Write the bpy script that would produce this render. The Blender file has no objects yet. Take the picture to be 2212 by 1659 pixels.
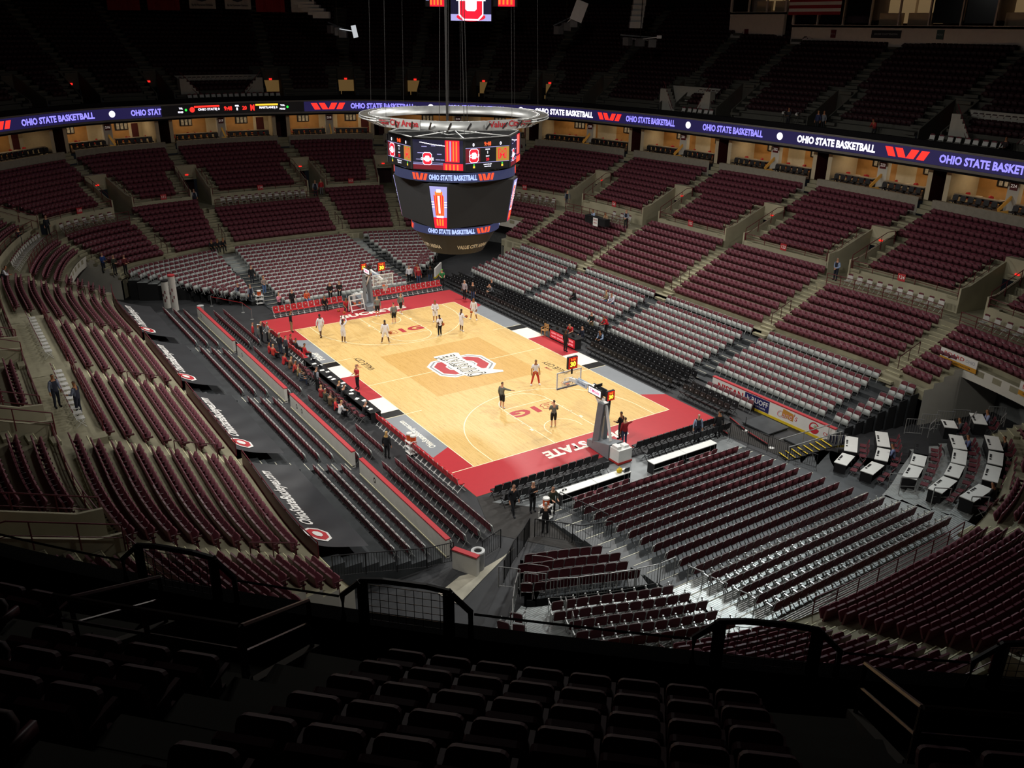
import bpy, math, random
import numpy as np
from mathutils import Vector, Matrix
RN = random.Random(11)
D = bpy.data
SC = bpy.context.scene
COL = SC.collection
PI = math.pi

# ---------------------------------------------------------------- materials
def lin(h):
    h = h.lstrip('#')
    o = []
    for i in (0, 2, 4):
        c = int(h[i:i+2], 16) / 255
        o.append(c/12.92 if c <= .04045 else ((c+.055)/1.055)**2.4)
    return o
MATS = {}
def mat(name, col, rough=.6, metal=0, var=.12, scale=3.0, spec=.4, bump=0):
    if name in MATS: return MATS[name]
    m = D.materials.new(name); m.use_nodes = True
    nt = m.node_tree; b = nt.nodes['Principled BSDF']
    c = lin(col)
    b.inputs['Roughness'].default_value = rough
    b.inputs['Metallic'].default_value = metal
    b.inputs['Specular IOR Level'].default_value = spec
    if var > 0:
        tc = nt.nodes.new('ShaderNodeTexCoord'); n = nt.nodes.new('ShaderNodeTexNoise')
        n.inputs['Scale'].default_value = scale; n.inputs['Detail'].default_value = 4
        nt.links.new(tc.outputs['Object'], n.inputs['Vector'])
        r = nt.nodes.new('ShaderNodeValToRGB')
        r.color_ramp.elements[0].position = .3; r.color_ramp.elements[1].position = .72
        r.color_ramp.elements[0].color = (*[x*(1-var) for x in c], 1)
        r.color_ramp.elements[1].color = (*[min(1, x*(1+var)) for x in c], 1)
        nt.links.new(n.outputs['Fac'], r.inputs['Fac']); nt.links.new(r.outputs['Color'], b.inputs['Base Color'])
        if bump:
            bp = nt.nodes.new('ShaderNodeBump'); bp.inputs['Strength'].default_value = bump
            nt.links.new(n.outputs['Fac'], bp.inputs['Height']); nt.links.new(bp.outputs['Normal'], b.inputs['Normal'])
    else:
        rgb = nt.nodes.new('ShaderNodeRGB'); rgb.outputs[0].default_value = (*c, 1)
        nt.links.new(rgb.outputs[0], b.inputs['Base Color'])
    MATS[name] = m
    return m
def emat(name, col, strength=1.0, base='#050505'):
    if name in MATS: return MATS[name]
    m = D.materials.new(name); m.use_nodes = True
    nt = m.node_tree; b = nt.nodes['Principled BSDF']
    rgb = nt.nodes.new('ShaderNodeRGB'); rgb.outputs[0].default_value = (*lin(col), 1)
    b.inputs['Base Color'].default_value = (*lin(base), 1); b.inputs['Roughness'].default_value = .5
    nt.links.new(rgb.outputs[0], b.inputs['Emission Color']); b.inputs['Emission Strength'].default_value = strength
    MATS[name] = m
    return m

# ---------------------------------------------------------------- mesh building
class MB:
    def __init__(s): s.v = []; s.f = []; s.m = []
    def add(s, vs, fs, mi=0):
        o = len(s.v); s.v += [tuple(p) for p in vs]
        for f in fs: s.f.append(tuple(i+o for i in f)); s.m.append(mi)
        return s
    def quad(s, a, b, c, d, mi=0): return s.add([a, b, c, d], [(0, 1, 2, 3)], mi)
    def box(s, c, d, rz=0, mi=0, M=None):
        x, y, z = d[0]/2, d[1]/2, d[2]/2
        vs = [Vector((sx*x, sy*y, sz*z)) for sz in (-1, 1) for sy in (-1, 1) for sx in (-1, 1)]
        if M is None: M = Matrix.Translation(c) @ Matrix.Rotation(rz, 4, 'Z')
        else: M = Matrix.Translation(c) @ M
        return s.add([M @ v for v in vs], [(0, 2, 3, 1), (4, 5, 7, 6), (0, 1, 5, 4), (2, 6, 7, 3), (0, 4, 6, 2), (1, 3, 7, 5)], mi)
    def beam(s, a, b, w, h=None, mi=0):
        a, b = Vector(a), Vector(b); h = h or w
        d = (b-a); L = d.length
        if L < 1e-6: return s
        q = d.to_track_quat('Y', 'Z').to_matrix().to_4x4()
        return s.box((a+b)/2, (w, L, h), M=q, mi=mi)
    def tube(s, pts, r, n=6, mi=0, closed=False, cap=True):
        pts = [Vector(p) for p in pts]; N = len(pts); rings = []
        for i, p in enumerate(pts):
            if closed: t = pts[(i+1) % N]-pts[i-1]
            else: t = pts[min(i+1, N-1)]-pts[max(i-1, 0)]
            t.normalize()
            up = Vector((0, 0, 1)) if abs(t.z) < .95 else Vector((1, 0, 0))
            a = t.cross(up).normalized(); b = a.cross(t)
            rr = r[i] if hasattr(r, '__len__') else r
            rings.append([p+(a*math.cos(2*PI*k/n)+b*math.sin(2*PI*k/n))*rr for k in range(n)])
        vs = [q for ring in rings for q in ring]; fs = []
        for i in range(N if closed else N-1):
            j = (i+1) % N
            for k in range(n): fs.append((i*n+k, i*n+(k+1) % n, j*n+(k+1) % n, j*n+k))
        if cap and not closed: fs += [tuple(range(n))[::-1], tuple(range((N-1)*n, N*n))]
        return s.add(vs, fs, mi)
    def lathe(s, prof, c=(0, 0, 0), n=12, mi=0, cap=True):
        vs = []; fs = []
        for r, z in prof:
            for k in range(n): vs.append((c[0]+r*math.cos(2*PI*k/n), c[1]+r*math.sin(2*PI*k/n), c[2]+z))
        for i in range(len(prof)-1):
            for k in range(n): fs.append((i*n+k, i*n+(k+1) % n, (i+1)*n+(k+1) % n, (i+1)*n+k))
        if cap: fs += [tuple(range(n))[::-1], tuple(range((len(prof)-1)*n, len(prof)*n))]
        return s.add(vs, fs, mi)
    def prism(s, poly, z0, z1, mi=0, top=None):
        n = len(poly); vs = [(p[0], p[1], z0) for p in poly]+[(p[0], p[1], z1) for p in poly]
        fs = [tuple(range(n))[::-1], tuple(range(n, 2*n))]+[(i, (i+1) % n, n+(i+1) % n, n+i) for i in range(n)]
        return s.add(vs, fs, mi)
    def strip(s, A, B, mi=0):
        n = len(A)
        return s.add(list(A)+list(B), [(i, i+1, n+i+1, n+i) for i in range(n-1)], mi)
    def ball(s, c, r, n=8, mi=0, sc=(1, 1, 1)):
        prof = [(max(.001, math.sin(PI*i/(n//2+2)))*r, -math.cos(PI*i/(n//2+2))*r) for i in range(n//2+3)]
        o = len(s.v); s.lathe(prof, (0, 0, 0), n, mi, cap=False)
        for i in range(o, len(s.v)): s.v[i] = (c[0]+s.v[i][0]*sc[0], c[1]+s.v[i][1]*sc[1], c[2]+s.v[i][2]*sc[2])
        return s
    def mesh(s, name, mats, smooth=False):
        me = D.meshes.new(name); me.from_pydata(s.v, [], s.f)
        for m in (mats if isinstance(mats, (list, tuple)) else [mats]): me.materials.append(m)
        if any(s.m): me.polygons.foreach_set('material_index', s.m)
        if smooth: me.polygons.foreach_set('use_smooth', [True]*len(me.polygons))
        me.update()
        return me
    def build(s, name, mats, parent=None, smooth=False, **k):
        return link(D.objects.new(name, s.mesh(name, mats, smooth)), parent, **k)

def link(o, parent=None, label=None, cat=None, group=None, kind=None, loc=None, rz=None):
    COL.objects.link(o)
    if parent is not None: o.parent = parent
    if loc is not None: o.location = loc
    if rz is not None: o.rotation_euler = (0, 0, rz)
    tag(o, label, cat, group, kind)
    return o
def tag(o, label=None, cat=None, group=None, kind=None):
    if label: o['label'] = label
    if cat: o['category'] = cat
    if group: o['group'] = group
    if kind: o['kind'] = kind
    return o
def thing(name, label, cat, loc=(0, 0, 0), rz=0, group=None):
    o = D.objects.new(name, None); o.empty_display_size = .2
    return link(o, None, label, cat, group, loc=loc, rz=rz)
_KIDS = {}
def kids(o):
    if o.name not in _KIDS: _KIDS[o.name] = list(o.children)
    return _KIDS[o.name]
def dup(root, label, loc, rz, group=None):
    r = root.copy(); COL.objects.link(r); r.location = loc; r.rotation_euler = (0, 0, rz); r['label'] = label
    if group: r['group'] = group
    for ch in kids(root):
        c = ch.copy(); COL.objects.link(c); c.parent = r
        for g in kids(ch):
            d = g.copy(); COL.objects.link(d); d.parent = c
    return r
def struct(mb, name, mats, **k): return mb.build(name, mats, kind='structure', **k)

# text as mesh (default font), centred, in local XY plane
def textmesh(txt, size=1.0, bold=.0, ext=.0, shear=0, align='CENTER', spacing=1.0):
    c = D.curves.new('lettering', 'FONT'); c.body = txt; c.size = size; c.offset = bold; c.extrude = ext
    c.shear = shear; c.align_x = align; c.align_y = 'CENTER'; c.space_character = spacing; c.resolution_u = 2
    o = D.objects.new('lettering', c)
    me = D.meshes.new_from_object(o)
    D.objects.remove(o); D.curves.remove(c)
    me.materials.clear()
    return me
def put(me, fn, mats=None):
    """move every vertex (x,y,z) of a mesh through fn"""
    for v in me.vertices: v.co = fn(v.co)
    if mats is not None:
        me.materials.clear(); me.materials.append(mats)
    me.update(); return me
def sign_text(txt, size, m, M, parent, name='lettering', bold=.012, width=None, shear=0, **k):
    """text placed by matrix M (its X = reading direction, Y = up)"""
    me = textmesh(txt, size, bold*size, 0, shear)
    w = max([v.co.x for v in me.vertices])-min([v.co.x for v in me.vertices]) if len(me.vertices) else 1
    sx = (width/w) if width else 1
    put(me, lambda c: M @ Vector((c.x*sx, c.y, c.z)), m)
    return link(D.objects.new(name, me), parent, **k)
def frame_M(o, x, y):
    x = Vector(x).normalized(); y = Vector(y); y = (y-x*y.dot(x)).normalized(); z = x.cross(y)
    return Matrix(((x.x, y.x, z.x, o[0]), (x.y, y.y, z.y, o[1]), (x.z, y.z, z.z, o[2]), (0, 0, 0, 1)))

_ON = 'first second third fourth fifth sixth seventh eighth ninth tenth eleventh twelfth thirteenth fourteenth fifteenth sixteenth seventeenth eighteenth nineteenth'.split()
_TN = {2: ('twentieth', 'twenty'), 3: ('thirtieth', 'thirty'), 4: ('fortieth', 'forty'), 5: ('fiftieth', 'fifty'), 6: ('sixtieth', 'sixty'), 7: ('seventieth', 'seventy'), 8: ('eightieth', 'eighty'), 9: ('ninetieth', 'ninety')}
def ordn(i):
    i = int(i)+1
    if i < 20: return _ON[i-1]
    t, o = divmod(i, 10)
    return _TN[t][0] if o == 0 else _TN[t][1]+'-'+_ON[o-1]

# ---------------------------------------------------------------- camera
CAMP = np.array([-30.632, -52.324, 23.4975]); YAW, PIT, ROL, FPX = .592226, -.391064, .0140515, 1869.36
_d = np.array([math.sin(YAW)*math.cos(PIT), math.cos(YAW)*math.cos(PIT), math.sin(PIT)])
_r = np.array([math.cos(YAW), -math.sin(YAW), 0]); _u = np.cross(_r, _d)
_c, _s = math.cos(ROL), math.sin(ROL)
CR, CU, CD = _c*_r+_s*_u, -_s*_r+_c*_u, _d
def pix(p):
    q = np.array(p, float)-CAMP
    x, y, z = q @ CR, q @ CU, q @ CD
    if z < .3: return (-9e3, -9e3, z)
    return (1106+FPX*x/z, 829.5-FPX*y/z, z)
def shows(p, m=20):
    u, v, z = pix(p)
    return z > .3 and -m < u < 2212+m and -m < v < 1659+m
cam = D.cameras.new('camera'); cam.sensor_fit = 'HORIZONTAL'; cam.sensor_width = 36; cam.lens = FPX/2212*36
cam.clip_start = .2; cam.clip_end = 400
co = D.objects.new('camera', cam); COL.objects.link(co)
co.matrix_world = Matrix(((CR[0], CU[0], -CD[0], CAMP[0]), (CR[1], CU[1], -CD[1], CAMP[1]), (CR[2], CU[2], -CD[2], CAMP[2]), (0, 0, 0, 1)))
SC.camera = co
SC.view_settings.view_transform = 'Standard'
SC.view_settings.look = 'None'
SC.cycles.use_adaptive_sampling = True; SC.cycles.adaptive_threshold = .05
SC.cycles.max_bounces = 4; SC.cycles.diffuse_bounces = 2; SC.cycles.glossy_bounces = 2; SC.cycles.transmission_bounces = 3; SC.cycles.transparent_max_bounces = 6
SC.cycles.caustics_reflective = False; SC.cycles.caustics_refractive = False
SC.cycles.sample_clamp_indirect = 4
w = D.worlds.new('world'); w.use_nodes = True; SC.world = w
bg = w.node_tree.nodes['Background']; bg.inputs[0].default_value = (.55, .62, .75, 1); bg.inputs[1].default_value = .004
# ---------------------------------------------------------------- plan curves of the bowl
QB = [(20, 0), (20, 11), (20, 21.8), (17.6, 30.8), (12.2, 33.9), (6.4, 35.6), (0, 35.9)]
QW = [(28.2, 0), (28.2, 11), (27.6, 22.4), (23.0, 35.8), (14.7, 41.9), (6.5, 43.5), (0, 43.8)]
QR = [(37.7, 0), (37.2, 11.8), (35.8, 23.5), (31.5, 36.8), (17.6, 50.2), (6.6, 53.6), (0, 54.3)]
def full(Q):
    return np.array(Q+[(-x, y) for x, y in Q[:-1][::-1]]+[(-x, -y) for x, y in Q[1:]]+[(x, -y) for x, y in Q[1:-1][::-1]], float)
FB, FW, FR = full(QB), full(QW), full(QR)
_L = {}
def cr(F, u):
    L = _L.get(id(F))
    if L is None: L = _L[id(F)] = [tuple(map(float, p)) for p in F]
    i = int(math.floor(u)); t = u-i; n = len(L)
    a, b, c, d = L[(i-1) % n], L[i % n], L[(i+1) % n], L[(i+2) % n]
    return np.array([.5*(2*b[q]+(c[q]-a[q])*t+(2*a[q]-5*b[q]+4*c[q]-d[q])*t*t+(3*b[q]-a[q]-3*c[q]+d[q])*t**3) for q in (0, 1)])
def P(u, s):
    if s <= 1: return (1-s)*cr(FB, u)+s*cr(FW, u)
    s -= 1
    return (1-s)*cr(FW, u)+s*cr(FR, u)
def inward(u, s):
    t = P(u+.02, s)-P(u-.02, s); n = np.array([-t[1], t[0]]); n /= np.linalg.norm(n)
    return n      # loop runs anticlockwise, so left of the tangent is inward
def U(u, d):
    return cr(FR, u)-inward(u, 2)*d
AIS = [u for u in range(24) if u not in (6, 18)]
SECS = [(AIS[i], AIS[(i+1) % len(AIS)] if AIS[(i+1) % len(AIS)] > AIS[i] else 24) for i in range(len(AIS))]
def poly(fn, u0, u1, n): return [fn(u0+(u1-u0)*i/(n-1)) for i in range(n)]
def trim(pl, a, b):
    """cut lengths a, b off the two ends of a polyline (2D)"""
    pl = np.array(pl); seg = np.linalg.norm(np.diff(pl, axis=0), axis=1); cum = np.concatenate([[0], np.cumsum(seg)]); L = cum[-1]
    if L-a-b < .1: return None
    ts = [a]+[c for c in cum if a < c < L-b]+[L-b]
    return [(np.interp(t, cum, pl[:, 0]), np.interp(t, cum, pl[:, 1])) for t in ts]
def spaced(pl, gap, a=0, b=0):
    """evenly spaced points along a polyline with unit tangents"""
    pl = np.array(pl); seg = np.linalg.norm(np.diff(pl, axis=0), axis=1); cum = np.concatenate([[0], np.cumsum(seg)]); L = cum[-1]-a-b
    n = int(L/gap); o = []
    for i in range(n):
        t = a+(L-n*gap)/2+gap*(i+.5)
        p = np.array([np.interp(t, cum, pl[:, 0]), np.interp(t, cum, pl[:, 1])])
        k = min(max(np.searchsorted(cum, t)-1, 0), len(seg)-1); tg = (pl[k+1]-pl[k])/seg[k]
        o.append((p, tg))
    return o
def zz(pl, z): return [(p[0], p[1], z) for p in pl]

CONC = mat('concrete', '#8f8a72', .85, var=.14, scale=1.2)
CONC2 = mat('pale concrete wall', '#a39d84', .85, var=.1, scale=.8)
MARO = mat('maroon painted steel', '#5a1620', .45, var=.05)
DARK = mat('dark void', '#0c0c0d', .9, var=0)
WHITEP = mat('white painted wall', '#c9c6ba', .7, var=.06, scale=.7)
YEL = mat('pale tread nosing', '#cfcba4', .7, var=.05)

LOWZ = [2.35+.37*k for k in range(9)]; LS = .102
UPZ = [6.25+.36*k for k in range(10)]
PLATS = {(22, 23), (21, 22), (1, 2), (5, 7), (8, 9), (9, 10), (11, 12), (12, 13), (2, 3)}
def tun(u):     # corner tunnel ranges
    for c in (2.62, 9.38, 14.62, 21.38):
        if abs(u-c) < .3299: return c
    return None

mb = MB(); st = MB(); risers = MB()
SLOTS = []          # maroon fixed seats
for (a, b) in SECS:
    n = 9*(b-a)+1
    us = sorted([a+(b-a)*i/(n-1) for i in range(n)]+[c+e for c in (2.62, 9.38, 14.62, 21.38) for e in (-.33, .33) if a < c+e < b])
    # lower tier
    nrow = 7 if (a, b) in PLATS else 9
    for k in range(nrow):
        z = LOWZ[k]; zp = LOWZ[k-1] if k else 1.75
        runs = [[]]
        for u in us:
            if k < 4 and tun(u): 
                if runs[-1]: runs.append([])
            else: runs[-1].append(u)
        for rn in runs:
            if len(rn) < 2: continue
            A = [P(u, LS*k) for u in rn]; B = [P(u, LS*(k+1)) for u in rn]
            mb.strip(zz(B, z), zz(A, z)); mb.strip(zz(A, z), zz(A, zp))
            ga = .62 if rn[0] == a else .25; gb = .62 if rn[-1] == b else .25
            A2 = [P(u, LS*(k+.78)) for u in rn]
            pts = spaced(A2, .53, ga, gb)
            for j, (p, t) in enumerate(pts):
                SLOTS.append(dict(k='lower', sec=(a, b), row=k, col=j, n=len(pts), p=(p[0], p[1], z), rz=math.atan2(t[1], t[0])))
    zt = LOWZ[nrow-1] if nrow == 9 else 5.15
    if nrow == 9:
        mb.strip(zz([P(u, 1) for u in us], LOWZ[8]), zz([P(u, LS*9) for u in us], LOWZ[8]))
    else:
        mb.strip(zz([P(u, 1) for u in us], 5.3), zz([P(u, LS*7.05) for u in us], 5.3))
        mb.strip(zz([P(u, LS*7.05) for u in us], 5.3), zz([P(u, LS*7.05) for u in us], LOWZ[6]))
        for u in (a+.001, b-.001): mb.quad((*P(u, LS*7.05), 3.5), (*P(u, 1), 3.5), (*P(u, 1), 5.3), (*P(u, LS*7.05), 5.3))
    for k in range(4 if nrow == 7 else 9):
        pass
    # cross wall under the upper block, with gaps at the vomitories
    base = [P(u, 1.0) for u in us]; w0 = trim(base, 1.15, 1.15)
    w1 = [tuple(np.array(p)) for p in w0]
    mb.strip(zz(w1, 6.42), zz(w1, 5.2), 1)
    for k in range(10):
        z = UPZ[k]; zp = UPZ[k-1] if k else 6.25
        g = 1.15 if k < 5 else 0
        A = trim([P(u, 1+k/10) for u in us], g, g) if g else [P(u, 1+k/10) for u in us]
        B = trim([P(u, 1+(k+1)/10) for u in us], g, g) if g else [P(u, 1+(k+1)/10) for u in us]
        m_ = min(len(A), len(B)); A = A[:m_-1]+[A[-1]]; B = B[:m_-1]+[B[-1]]
        mb.strip(zz(B, z), zz(A, z)); mb.strip(zz(A, z), zz(A, zp))
        C = [P(u, 1+(k+.78)/10) for u in us]
        gg = 2.25 if k < 5 else .68
        pts = spaced(C, .53, gg, gg)
        for j, (p, t) in enumerate(pts):
            SLOTS.append(dict(k='upper', sec=(a, b), row=k, col=j, n=len(pts), p=(p[0], p[1], z), rz=math.atan2(t[1], t[0])))
    # wall up to the club ledge
    e = [P(u, 2) for u in us]
    if True:
        ew = trim(e, .65, .65)
        mb.strip(zz(ew, 10.95), zz(ew, 9.4), 2)
        e2 = trim([U(u, .35) for u in us], .65, .65); m_ = min(len(ew), len(e2)); 
        mb.strip(zz(e2[:m_-1]+[e2[-1]], 10.95), zz(ew[:m_-1]+[ew[-1]], 10.95), 2)
struct(mb, 'floor_seating_tiers', [CONC, CONC2, mat('grey ledge concrete', '#8a8578', .8, var=.1)])

# stair flights in the aisles + vomitories
def frame_at(u, s):
    p = P(u, s); n = inward(u, s); return p, n, np.array([n[1], -n[0]])
vm = MB(); stp = MB()
for u in AIS:
    # lower flight: half steps with pale nosings
    for k in range(9):
        p0 = P(u, LS*k); p1 = P(u, LS*(k+1)); d = p1-p0; L = np.linalg.norm(d); d /= L
        rz = math.atan2(d[1], d[0])-PI/2
        zb = LOWZ[k-1] if k else 1.98
        c = p0-d*.16
        stp.box((c[0], c[1], zb+.09), (1.16, .32, .185), rz, 0)
        stp.box((c[0]-d[0]*.14, c[1]-d[1]*.14, zb+.19), (1.1, .04, .012), rz, 1)
        c = p0+d*.03; stp.box((c[0], c[1], LOWZ[k]+.006), (1.1, .04, .014), rz, 1)
    # floor of the vomitory
    p, n, t = frame_at(u, 1.0); q = P(u, 1.5)
    d = q-p; L = np.linalg.norm(d); d /= L; rz = math.atan2(d[1], d[0])-PI/2; t = np.array([d[1], -d[0]])
    a0 = p-d*1.1
    def pt(al, ac, z): return (p[0]+d[0]*al+t[0]*ac, p[1]+d[1]*al+t[1]*ac, z)
    vm.quad(pt(-.9, -1.15, 5.32), pt(-.9, 1.15, 5.32), pt(L+2, 1.15, 5.32), pt(L+2, -1.15, 5.32), 0)
    for sd in (-1, 1):
        w = 1.15*sd
        vs = []; 
        prof = [(-.05, 5.2), (-.05, 7.1)]+[(L*(k+1)/5, UPZ[k]+.95) for k in range(5)]+[(L, 5.2)]
        ring = [pt(al, w, z) for al, z in prof]+[pt(al, w-.14*sd, z) for al, z in prof]
        m_ = len(prof)
        vm.add(ring, [tuple(range(m_)), tuple(range(2*m_-1, m_-1, -1))]+[(i, (i+1) % m_, m_+(i+1) % m_, m_+i) for i in range(m_)], 1)
        # side stairs beside the vomitory
        for k in range(5):
            zb = UPZ[k]; c = pt(L*(k)/5+L/10-.3, 1.62*sd, zb+.09); stp.box(c, (.86, .34, .18), rz, 0)
            c = pt(L*k/5+L/10-.46, 1.62*sd, zb+.18); stp.box(c, (.8, .04, .014), rz, 1)
    # back wall with the doorway
    vm.quad(pt(L, -1.15, 7.4), pt(L, 1.15, 7.4), pt(L, 1.15, 8.95), pt(L, -1.15, 8.95), 1)
    vm.quad(pt(L+1.8, -1.15, 5.3), pt(L+1.8, 1.15, 5.3), pt(L+1.8, 1.15, 7.6), pt(L+1.8, -1.15, 7.6), 2)
    vm.quad(pt(L, -1.15, 8.95), pt(L, 1.15, 8.95), pt(L+.6, 1.15, 8.95), pt(L+.6, -1.15, 8.95), 0)
    for k in range(5, 10):
        p0 = P(u, 1+k/10); p1 = P(u, 1+(k+1)/10); dd = p1-p0; dd /= np.linalg.norm(dd); r2 = math.atan2(dd[1], dd[0])-PI/2
        c = p0-dd*.17; stp.box((c[0], c[1], UPZ[k-1]+.09), (1.16, .34, .18), r2, 0)
        c = p0-dd*.31; stp.box((c[0], c[1], UPZ[k-1]+.185), (1.1, .04, .014), r2, 1)
    # climb to the club level
    p0 = P(u, 2.0); dd = -inward(u, 2.0); r2 = math.atan2(dd[1], dd[0])-PI/2
    for i in range(3):
        c = p0+dd*(.15+.3*i); stp.box((c[0], c[1], 9.7+.16*(i+1)), (1.25, .32, .4+.3*i), r2, 0)
struct(vm, 'vomitory_shell', [CONC, CONC2, mat('maroon door void', '#2a0d0f', .8, var=.1)])  # carries the entrance floors, side walls and back walls
struct(stp, 'floor_stair_flights', [CONC, YEL])

# corner tunnels
tm = MB()
for c in (2.62, 9.38, 14.62, 21.38):
    a, b = c-.33, c+.33
    for u in (a, b):
        for k in range(4):
            q0, q1 = P(u, LS*k), P(u, LS*(k+1))
            tm.quad((*q0, 0), (*q1, 0), (*q1, LOWZ[k]+.12), (*q0, LOWZ[k]+.12), 0)
        q0, q1 = P(u, LS*4), P(u, .98); tm.quad((*q0, 0), (*q1, 0), (*q1, 3.1), (*q0, 3.1), 0)
    us = [a+(b-a)*i/6 for i in range(7)]
    A = [P(u, LS*4) for u in us]
    tm.strip(zz(A, LOWZ[4]+.1), zz(A, 3.0), 0)
    Bk = [P(u, .9) for u in us]; tm.strip(zz(Bk, 3.2), zz(Bk, 0), 1)
    tm.strip(zz(Bk, 3.1), zz(A, 3.0), 1)
struct(tm, 'floor_corner_tunnels', [WHITEP, mat('grey tunnel curtain', '#6a6c6a', .9, var=.1)])
fl = MB(); fl.prism([(-32, -44), (32, -44), (32, 44), (-32, 44)], -.3, -.012)
struct(fl, 'floor', mat('black event floor', '#2b2c2e', .6, var=.2, scale=.6))
# ---------------------------------------------------------------- the court
def wood(name, c1, c2, dark):
    m = D.materials.new(name); m.use_nodes = True; nt = m.node_tree; b = nt.nodes['Principled BSDF']
    N = nt.nodes.new; L = nt.links.new
    tc = N('ShaderNodeTexCoord'); mp = N('ShaderNodeMapping'); mp.inputs['Rotation'].default_value = (0, 0, PI/2)
    L(tc.outputs['Object'], mp.inputs['Vector'])
    br = N('ShaderNodeTexBrick'); br.offset = .37; br.inputs['Scale'].default_value = 1
    br.inputs['Brick Width'].default_value = 1.1; br.inputs['Row Height'].default_value = .07; br.inputs['Mortar Size'].default_value = .0015
    br.inputs['Color1'].default_value = (*lin(c1), 1); br.inputs['Color2'].default_value = (*lin(c2), 1); br.inputs['Mortar'].default_value = (*lin(dark), 1)
    br.inputs['Bias'].default_value = -.35
    L(mp.outputs[0], br.inputs['Vector'])
    n = N('ShaderNodeTexNoise'); m2 = N('ShaderNodeMapping'); m2.inputs['Scale'].default_value = (9, .9, 1)
    L(tc.outputs['Object'], m2.inputs['Vector']); L(m2.outputs[0], n.inputs['Vector']); n.inputs['Scale'].default_value = 1.6; n.inputs['Detail'].default_value = 6; n.inputs['Roughness'].default_value = .7
    r = N('ShaderNodeValToRGB'); r.color_ramp.elements[0].position = .3; r.color_ramp.elements[1].position = .44
    r.color_ramp.elements[0].color = (.5, .42, .3, 1); r.color_ramp.elements[1].color = (1, 1, 1, 1)
    L(n.outputs['Fac'], r.inputs['Fac'])
    mx = N('ShaderNodeMix'); mx.data_type = 'RGBA'; mx.blend_type = 'MULTIPLY'; mx.inputs['Factor'].default_value = .8
    L(br.outputs['Color'], mx.inputs[6]); L(r.outputs['Color'], mx.inputs[7]); L(mx.outputs[2], b.inputs['Base Color'])
    b.inputs['Roughness'].default_value = .42; b.inputs['Specular IOR Level'].default_value = .3
    return m
WOOD = wood('maple court planks', '#dab878', '#cba562', '#a0783f')
WOOD2 = wood('stained court planks', '#cda45e', '#bf954c', '#946b33')
def paint(n, c): return mat(n, c, .38, var=.03, spec=.35)
PRED = paint('scarlet floor paint', '#b0343a'); PWH = paint('white floor paint', '#f4efe0'); PGR = paint('grey floor paint', '#868a8e'); PBK = paint('black floor paint', '#191919')
PLN = paint('cream line paint', '#fdf0c8')
cm = MB()
def flat(poly, lay, mi): cm.add([(x, y, lay*.003) for x, y in poly], [tuple(range(len(poly)))], mi)
def rect(x0, y0, x1, y1, lay, mi): flat([(x0, y0), (x1, y0), (x1, y1), (x0, y1)], lay, mi)
AX0, AX1, AY0, AY1 = -9.3, 9.25, -17.35, 18.0
cm.prism([(AX0, AY0), (AX1, AY0), (AX1, AY1), (AX0, AY1)], -.01, 0, 0)
rect(-4.4, -4.25, 4.4, 4.85, 1, 1)
hx, hy = 7.62, 14.325
rect(AX0, hy, AX1, AY1, 1, 2); rect(AX0, AY0, AX1, -hy, 1, 2)
for sx, e in ((-1, AX0), (1, AX1)):
    def side(y0, y1, mi, sk0=0, sk1=0):
        p = [(sx*hx, y0), (e, y0+sk0), (e, y1+sk1), (sx*hx, y1)]
        flat(p if sx < 0 else p[::-1], 1, mi)
    side(-hy, -11.3, 2, 0, -.9); side(-11.3, -5.65, 4, -.9, 0); side(-5.65, -4.75, 5); side(-4.75, -2.35, 3)
    side(-2.35, 2.35, 2); side(2.35, 4.75, 3); side(4.75, 5.65, 5); side(5.65, 11.3, 4, 0, .9); side(11.3, hy, 2, .9, 0)
LW = .055
def line(x0, y0, x1, y1, w=LW):
    d = Vector((x1-x0, y1-y0)); d.normalize(); n = Vector((-d.y, d.x))*w/2
    flat([(x0-n.x, y0-n.y), (x1-n.x, y1-n.y), (x1+n.x, y1+n.y), (x0+n.x, y0+n.y)], 2, 6)
def arc(cx, cy, r, a0, a1, n=40, w=LW):
    A = []; B = []
    for i in range(n+1):
        a = math.radians(a0+(a1-a0)*i/n); A.append((cx+(r-w/2)*math.cos(a), cy+(r-w/2)*math.sin(a), .006)); B.append((cx+(r+w/2)*math.cos(a), cy+(r+w/2)*math.sin(a), .006))
    cm.strip(B, A, 6)
for x in (-hx, hx): line(x, -hy, x, hy)
for y in (-hy, hy): line(-hx, y, hx, y)
line(-hx, 0, hx, 0)
for s in (-1, 1):
    def Y(v): return s*(hy-v)
    for x in (-1.83, 1.83): line(x, Y(0), x, Y(5.79))
    line(-1.83, Y(5.79), 1.83, Y(5.79))
    if s > 0: arc(0, Y(5.79), 1.83, 180, 360)
    else: arc(0, Y(5.79), 1.83, 0, 180)
    a = (180, 360) if s > 0 else (0, 180)
    arc(0, Y(1.6), 6.32, *a, n=64); arc(0, Y(1.6), 1.22, *a)
    for x in (-6.32, 6.32): line(x, Y(0), x, Y(1.6))
    for x in (-1.22, 1.22): line(x, Y(1.2), x, Y(1.6))
    for xs in (-1, 1):
        rect(min(xs*1.83, xs*2.05), min(Y(2.15), Y(2.45)), max(xs*1.83, xs*2.05), max(Y(2.15), Y(2.45)), 2, 6)
        for d in (3.35, 4.25, 5.1): line(xs*1.83, Y(d), xs*2.03, Y(d))
        line(xs*hx, s*5.68, xs*(hx-1.2), s*5.68)
        line(xs*hx, s*5.68, xs*9.2, s*5.68)
    line(-9.2, s*14.3, -hx, s*14.3)
court = struct(cm, 'floor_court', [WOOD, WOOD2, PRED, PWH, PGR, PBK, PLN])
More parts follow.
